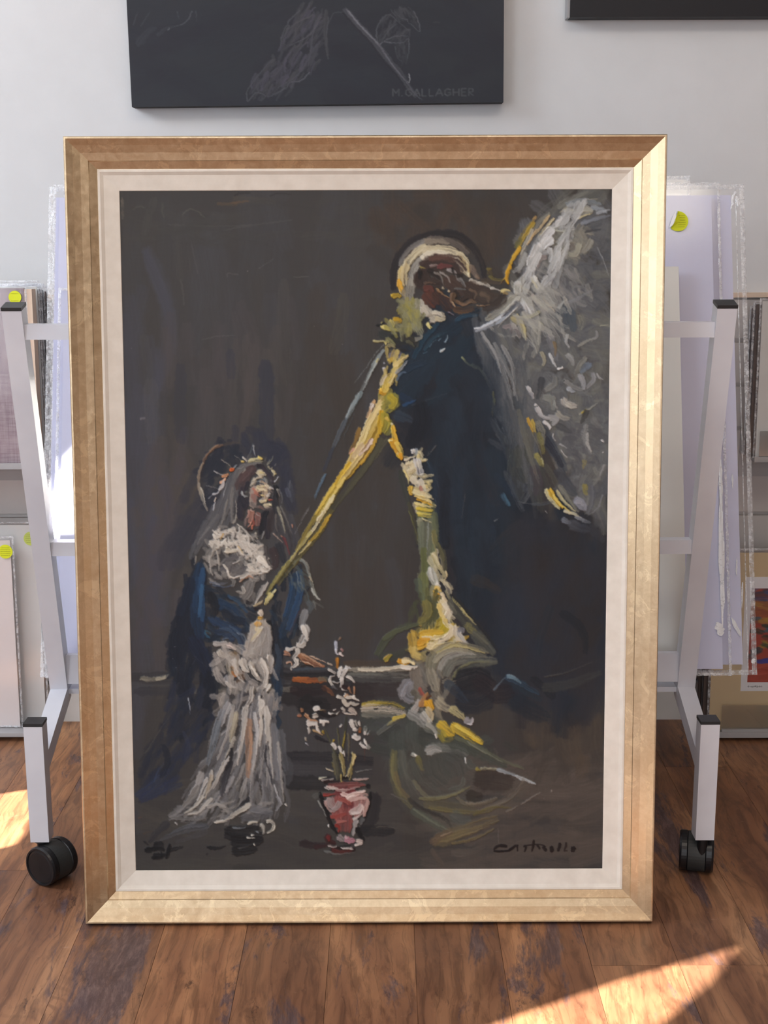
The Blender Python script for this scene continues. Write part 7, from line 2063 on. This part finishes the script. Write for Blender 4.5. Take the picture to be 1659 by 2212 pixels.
# painted highlights: white patches laid where the crumpled sleeve film shines
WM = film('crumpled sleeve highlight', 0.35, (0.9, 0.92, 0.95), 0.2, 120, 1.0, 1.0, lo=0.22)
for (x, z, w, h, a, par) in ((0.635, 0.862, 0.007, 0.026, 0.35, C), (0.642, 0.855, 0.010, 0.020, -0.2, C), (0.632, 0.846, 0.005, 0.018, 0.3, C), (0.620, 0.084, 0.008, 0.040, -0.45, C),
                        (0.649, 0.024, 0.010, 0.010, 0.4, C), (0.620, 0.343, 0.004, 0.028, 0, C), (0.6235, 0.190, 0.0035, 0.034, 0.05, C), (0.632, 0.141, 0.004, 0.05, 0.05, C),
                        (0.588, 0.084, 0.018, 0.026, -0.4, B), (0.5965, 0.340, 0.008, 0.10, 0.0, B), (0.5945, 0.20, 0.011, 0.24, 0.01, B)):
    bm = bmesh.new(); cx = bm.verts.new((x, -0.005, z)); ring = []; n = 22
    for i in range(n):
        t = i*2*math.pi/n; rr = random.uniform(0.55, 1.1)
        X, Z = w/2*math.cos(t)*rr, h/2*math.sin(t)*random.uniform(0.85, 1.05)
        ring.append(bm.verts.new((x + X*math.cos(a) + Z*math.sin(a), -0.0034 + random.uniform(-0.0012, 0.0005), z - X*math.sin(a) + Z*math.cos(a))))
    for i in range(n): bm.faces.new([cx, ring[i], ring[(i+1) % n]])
    finish('sleeve_highlight', bm, WM, par)
def sticker(parent, x, y, z, r, mat, lines=4, edge=None):
    bm = bmesh.new(); n = 32
    top = [bm.verts.new((x + r*math.cos(6.2832*i/n), y-0.0006, z + r*math.sin(6.2832*i/n))) for i in range(n)]
    bot = [bm.verts.new((v.co.x, y, v.co.z)) for v in top]
    bm.faces.new(top)
    for i in range(n): bm.faces.new([top[i], top[(i+1) % n], bot[(i+1) % n], bot[i]])
    s = finish('sticker', bm, mat, parent)
    bm = bmesh.new()
    for k in range(lines):                             # scribbled price
        zz = z + r*(0.55 - 1.1*k/max(1, lines-1)); half = math.sqrt(max(0.1, 1-((zz-z)/r)**2))*r*0.7
        xx = x - half
        while xx < x + half:
            dx = random.uniform(0.0006, 0.0016); h = random.uniform(0.0006, 0.0016)
            add_box(bm, xx, xx+0.0004, y-0.0009, y-0.0007, zz-h/2, zz+h/2); add_box(bm, xx, xx+dx, y-0.0009, y-0.0007, zz-0.0002, zz+0.0002)
            xx += dx + random.uniform(0.0004, 0.0012)
    finish('handwriting', bm, M['ink'], s)
    return s
# curled sticker: a disc with its left third lifted off and folded over
bm = bmesh.new(); n = 40; cx, cz, r = 0.5310, 0.818, 0.0186
V = []
for i in range(n):
    t = 6.2832*i/n; x, z = r*math.cos(t), r*math.sin(t); y = -0.003
    d = x*0.93 + z*0.0 + 0.0078*1.0 - z*0.36
    if d < 0: x -= 2*d*0.62; y -= 0.0045*min(1, -d/0.008) + 0.001
    V.append(bm.verts.new((cx+x, y, cz+z)))
c0 = bm.verts.new((cx+0.004, -0.003, cz))
for i in range(n): bm.faces.new([c0, V[i], V[(i+1) % n]])
s = finish('sticker', bm, M['yellow'], B, smooth=True); s['label'] = 'yellow sticker curling up at its left side'
bm = bmesh.new()
pts = [(-0.0045, 0.0170), (-0.0085, 0.0110), (-0.0125, 0.0020), (-0.0165, -0.0120), (-0.0170, -0.0135), (-0.0105, -0.0085), (-0.0060, -0.0010), (-0.0040, 0.0080)]
vs = [bm.verts.new((cx+a, -0.0062 - 0.002*(i in (5, 6, 7)), cz+b)) for i, (a, b) in enumerate(pts)]; bm.faces.new(vs)
finish('sticker_back', bm, M['paper'], s)
bm = bmesh.new()
for k in range(6):
    for q in range(6):
        x, z = cx + 0.001 + q*0.0021 + random.uniform(-.0004, .0004), cz - 0.011 + k*0.0042
        if math.hypot(x-cx, z-cz) < r*0.85: add_box(bm, x, x+0.0014, -0.0040, -0.0038, z, z+0.0005)
finish('handwriting', bm, M['ink'], s)

# ---------------------------------------------------------------- prints on acrylic ledges, left
def ledge(name, label, x0, x1, z, depth=0.09, lip=0.016, mat=None):
    r = empty(name, ((x0+x1)/2, WY-0.018, z)); tag(r, label, 'shelf'); h = (x1-x0)/2; m = mat or M['acrylic_solid']
    box('shelf_plate', -h, h, -depth, 0, 0, 0.004, m, r, bevel=0.0008, seg=1)
    box('front_lip', -h, h, -depth-0.003, -depth, 0, lip, m, r, bevel=0.0008, seg=1)
    box('back_plate', -h, h, -0.004, 0, -0.05, 0.05, m, r)
    return r
def acr():
    t = NT('frosted clear acrylic'); t.set(Base_Color=rgb(196, 196, 198), Roughness=0.25); t.b.inputs['Alpha'].default_value = 0.75; return t.m
M['acrylic_solid'] = acr()
ledge('acrylic_ledge', 'grey acrylic ledge under the mauve print at left', -1.35, -0.700, 0.580, 0.150, 0.012)
lp = sleeved('canvas_print', 'mauve woven-texture print with a round yellow sticker at the left edge', (-1.0, 2.600, 0.5845), 2.0, (-0.30, 0.307), (0.0, 0.345), (-0.31, 0.313), (0.0, 0.353), M['linen'], thick=0.012, seam=0.004, cat='canvas print')
box('canvas_side', 0.3072, 0.322, 0.0015, 0.030, 0.0, 0.343, M['peach'], lp)
sticker(lp, 0.2905, -0.003, 0.328, 0.0122, M['yellow'], 2)
for i, (dy, w, h, m) in enumerate(((2.646, 0.003, 0.346, 'board_white'), (2.660, 0.004, 0.340, 'board_dark'), (2.678, 0.004, 0.338, 'board_dark'), (2.698, 0.004, 0.334, 'board_brown'))):
    sleeved('sleeved_print', 'sleeved print in the stack behind the mauve print, ' + ['foremost with a white board', 'second with a dark board', 'third with a dark board', 'rearmost with a brown board'][i],
            (-1.0, dy, 0.5845), 1.0, (-0.30, 0.322+0.002*i), (0.0, h), (-0.305, 0.328+0.001*i), (0.0, h+0.012), M[m], thick=w, seam=0.004, sides='RT')
# lower left: pale mats leaning against the panel
ledge('acrylic_stand', 'low clear acrylic stand holding pale mats at lower left', -1.5, -0.735, 0.012, 0.12, 0.008)
m2 = sleeved('mat_board', 'grey-white mat in a sleeve with a pale yellow sticker at lower left', (-1.2, 2.690, 0.018), 1.6, (-0.29, 0.480), (0.0, 0.425), (-0.30, 0.488), (0.0, 0.432), M['board_white'], seam=0.004, cat='mat board')
sticker(m2, 0.4685, -0.003, 0.397, 0.0145, M['yellow_pale'], 5)
m1 = sleeved('mat_board', 'pale pink mat with a bright yellow sticker at the far left edge', (-1.2, 2.660, 0.018), 1.6, (-0.29, 0.433), (0.0, 0.400), (-0.30, 0.441), (0.0, 0.409), M['board_pink'], seam=0.004, cat='mat board')
sticker(m1, 0.4235, -0.003, 0.377, 0.0145, M['yellow'], 5)

# ---------------------------------------------------------------- prints on acrylic ledges, right
ledge('acrylic_ledge', 'acrylic ledge under the white mats at the right edge', 0.733, 1.6, 0.583, 0.115, 0.010)
sleeved('mat_board', 'white mat in a clear sleeve on the upper right ledge', (1.12, 2.645, 0.5875), 1.5, (-0.380, 0.30), (0.0, 0.310), (-0.386, 0.31), (0.0, 0.316), M['board_white'], seam=0.004, cat='mat board')
pk = empty('sleeve_pocket', (1.12, 2.636, 0.5875), (R(-1.5), 0, 0)); tag(pk, 'clear pocket across the bottom of the white mat on the upper right ledge', 'pocket')
box('pocket_front', -0.376, 0.30, -0.004, -0.0015, 0.0, 0.056, M['acrylic'], pk, bevel=0.001, seg=1)
for i, (dy, dx, m) in enumerate(((2.660, -0.004, 'board_brown'), (2.674, -0.002, 'board_dark'), (2.688, -0.004, 'board_brown'), (2.702, 0.0, 'board_dark'))):
    sleeved('sleeved_print', 'print edge stacked behind the white mat at right, ' + ['foremost', 'second', 'third', 'rearmost'][i],
            (1.12, dy, 0.5875), 1.0, (-0.384+dx, 0.30), (0.0, 0.303-0.005*i), (-0.390+dx, 0.31), (0.0, 0.309-0.005*i), M[m], thick=0.006, seam=0.003, sides='LT')
ledge('acrylic_stand', 'low acrylic stand under the tan mat at lower right', 0.680, 1.6, 0.008, 0.128, 0.012)
tm = sleeved('matted_print', 'colourful landscape print in a tan mat at lower right', (1.08, 2.635, 0.0125), 1.6, (-0.408, 0.34), (0.0, 0.380), (-0.414, 0.35), (0.0, 0.390), M['board_tan'], seam=0.005, cat='print')
box('paper', -0.346, 0.30, -0.0006, 0.0004, 0.088, 0.330, M['paper'], tm)
P3 = Painter(0, 0, 300, 220, '#b04030'); paint_landscape(P3)
paint_mesh('picture', 0, 0, lambda U, V: (U*299, V*219), P3.C, P3.Hh, 200, 150, lambda U, V, h: np.stack([-0.3330 + 0.50*U, -0.0009 - 0*h, 0.306 - 0.199*V], -1), M['print'], tm, PAINT_GAIN)
bm = bmesh.new(); x = -0.332
for k in range(16):
    add_box(bm, x, x+0.0012, -0.0010, -0.0007, 0.096 + random.uniform(-.001, .001), 0.099 + random.uniform(-.001, .001)); x += random.uniform(0.0012, 0.0026)
finish('signature', bm, plain('pencil', rgb(140, 138, 140), 0.8), tm)
pk = empty('acrylic_pocket', (1.08, 2.624, 0.0125), (R(-1.6), 0, 0)); tag(pk, 'clear acrylic pocket across the bottom of the tan mat', 'pocket')
box('pocket_front', -0.386, 0.34, -0.004, -0.0015, 0.0, 0.062, M['acrylic'], pk, bevel=0.002, seg=2)
box('pocket_lip', -0.386, 0.34, -0.010, -0.004, 0.0, 0.012, M['acrylic_solid'], pk, bevel=0.001, seg=1)
for i, (dy, dx, m) in enumerate(((2.652, -0.004, 'board_brown'), (2.668, -0.003, 'board_dark'), (2.684, -0.006, 'board_brown'), (2.700, -0.004, 'board_brown'))):
    sleeved('sleeved_print', 'print edge stacked behind the tan mat at lower right, ' + ['foremost', 'second', 'third', 'rearmost'][i],
            (1.08, dy, 0.0125), 1.0, (-0.414+dx, 0.34), (0.0, 0.372-0.006*i), None, None, M[m], thick=0.006)
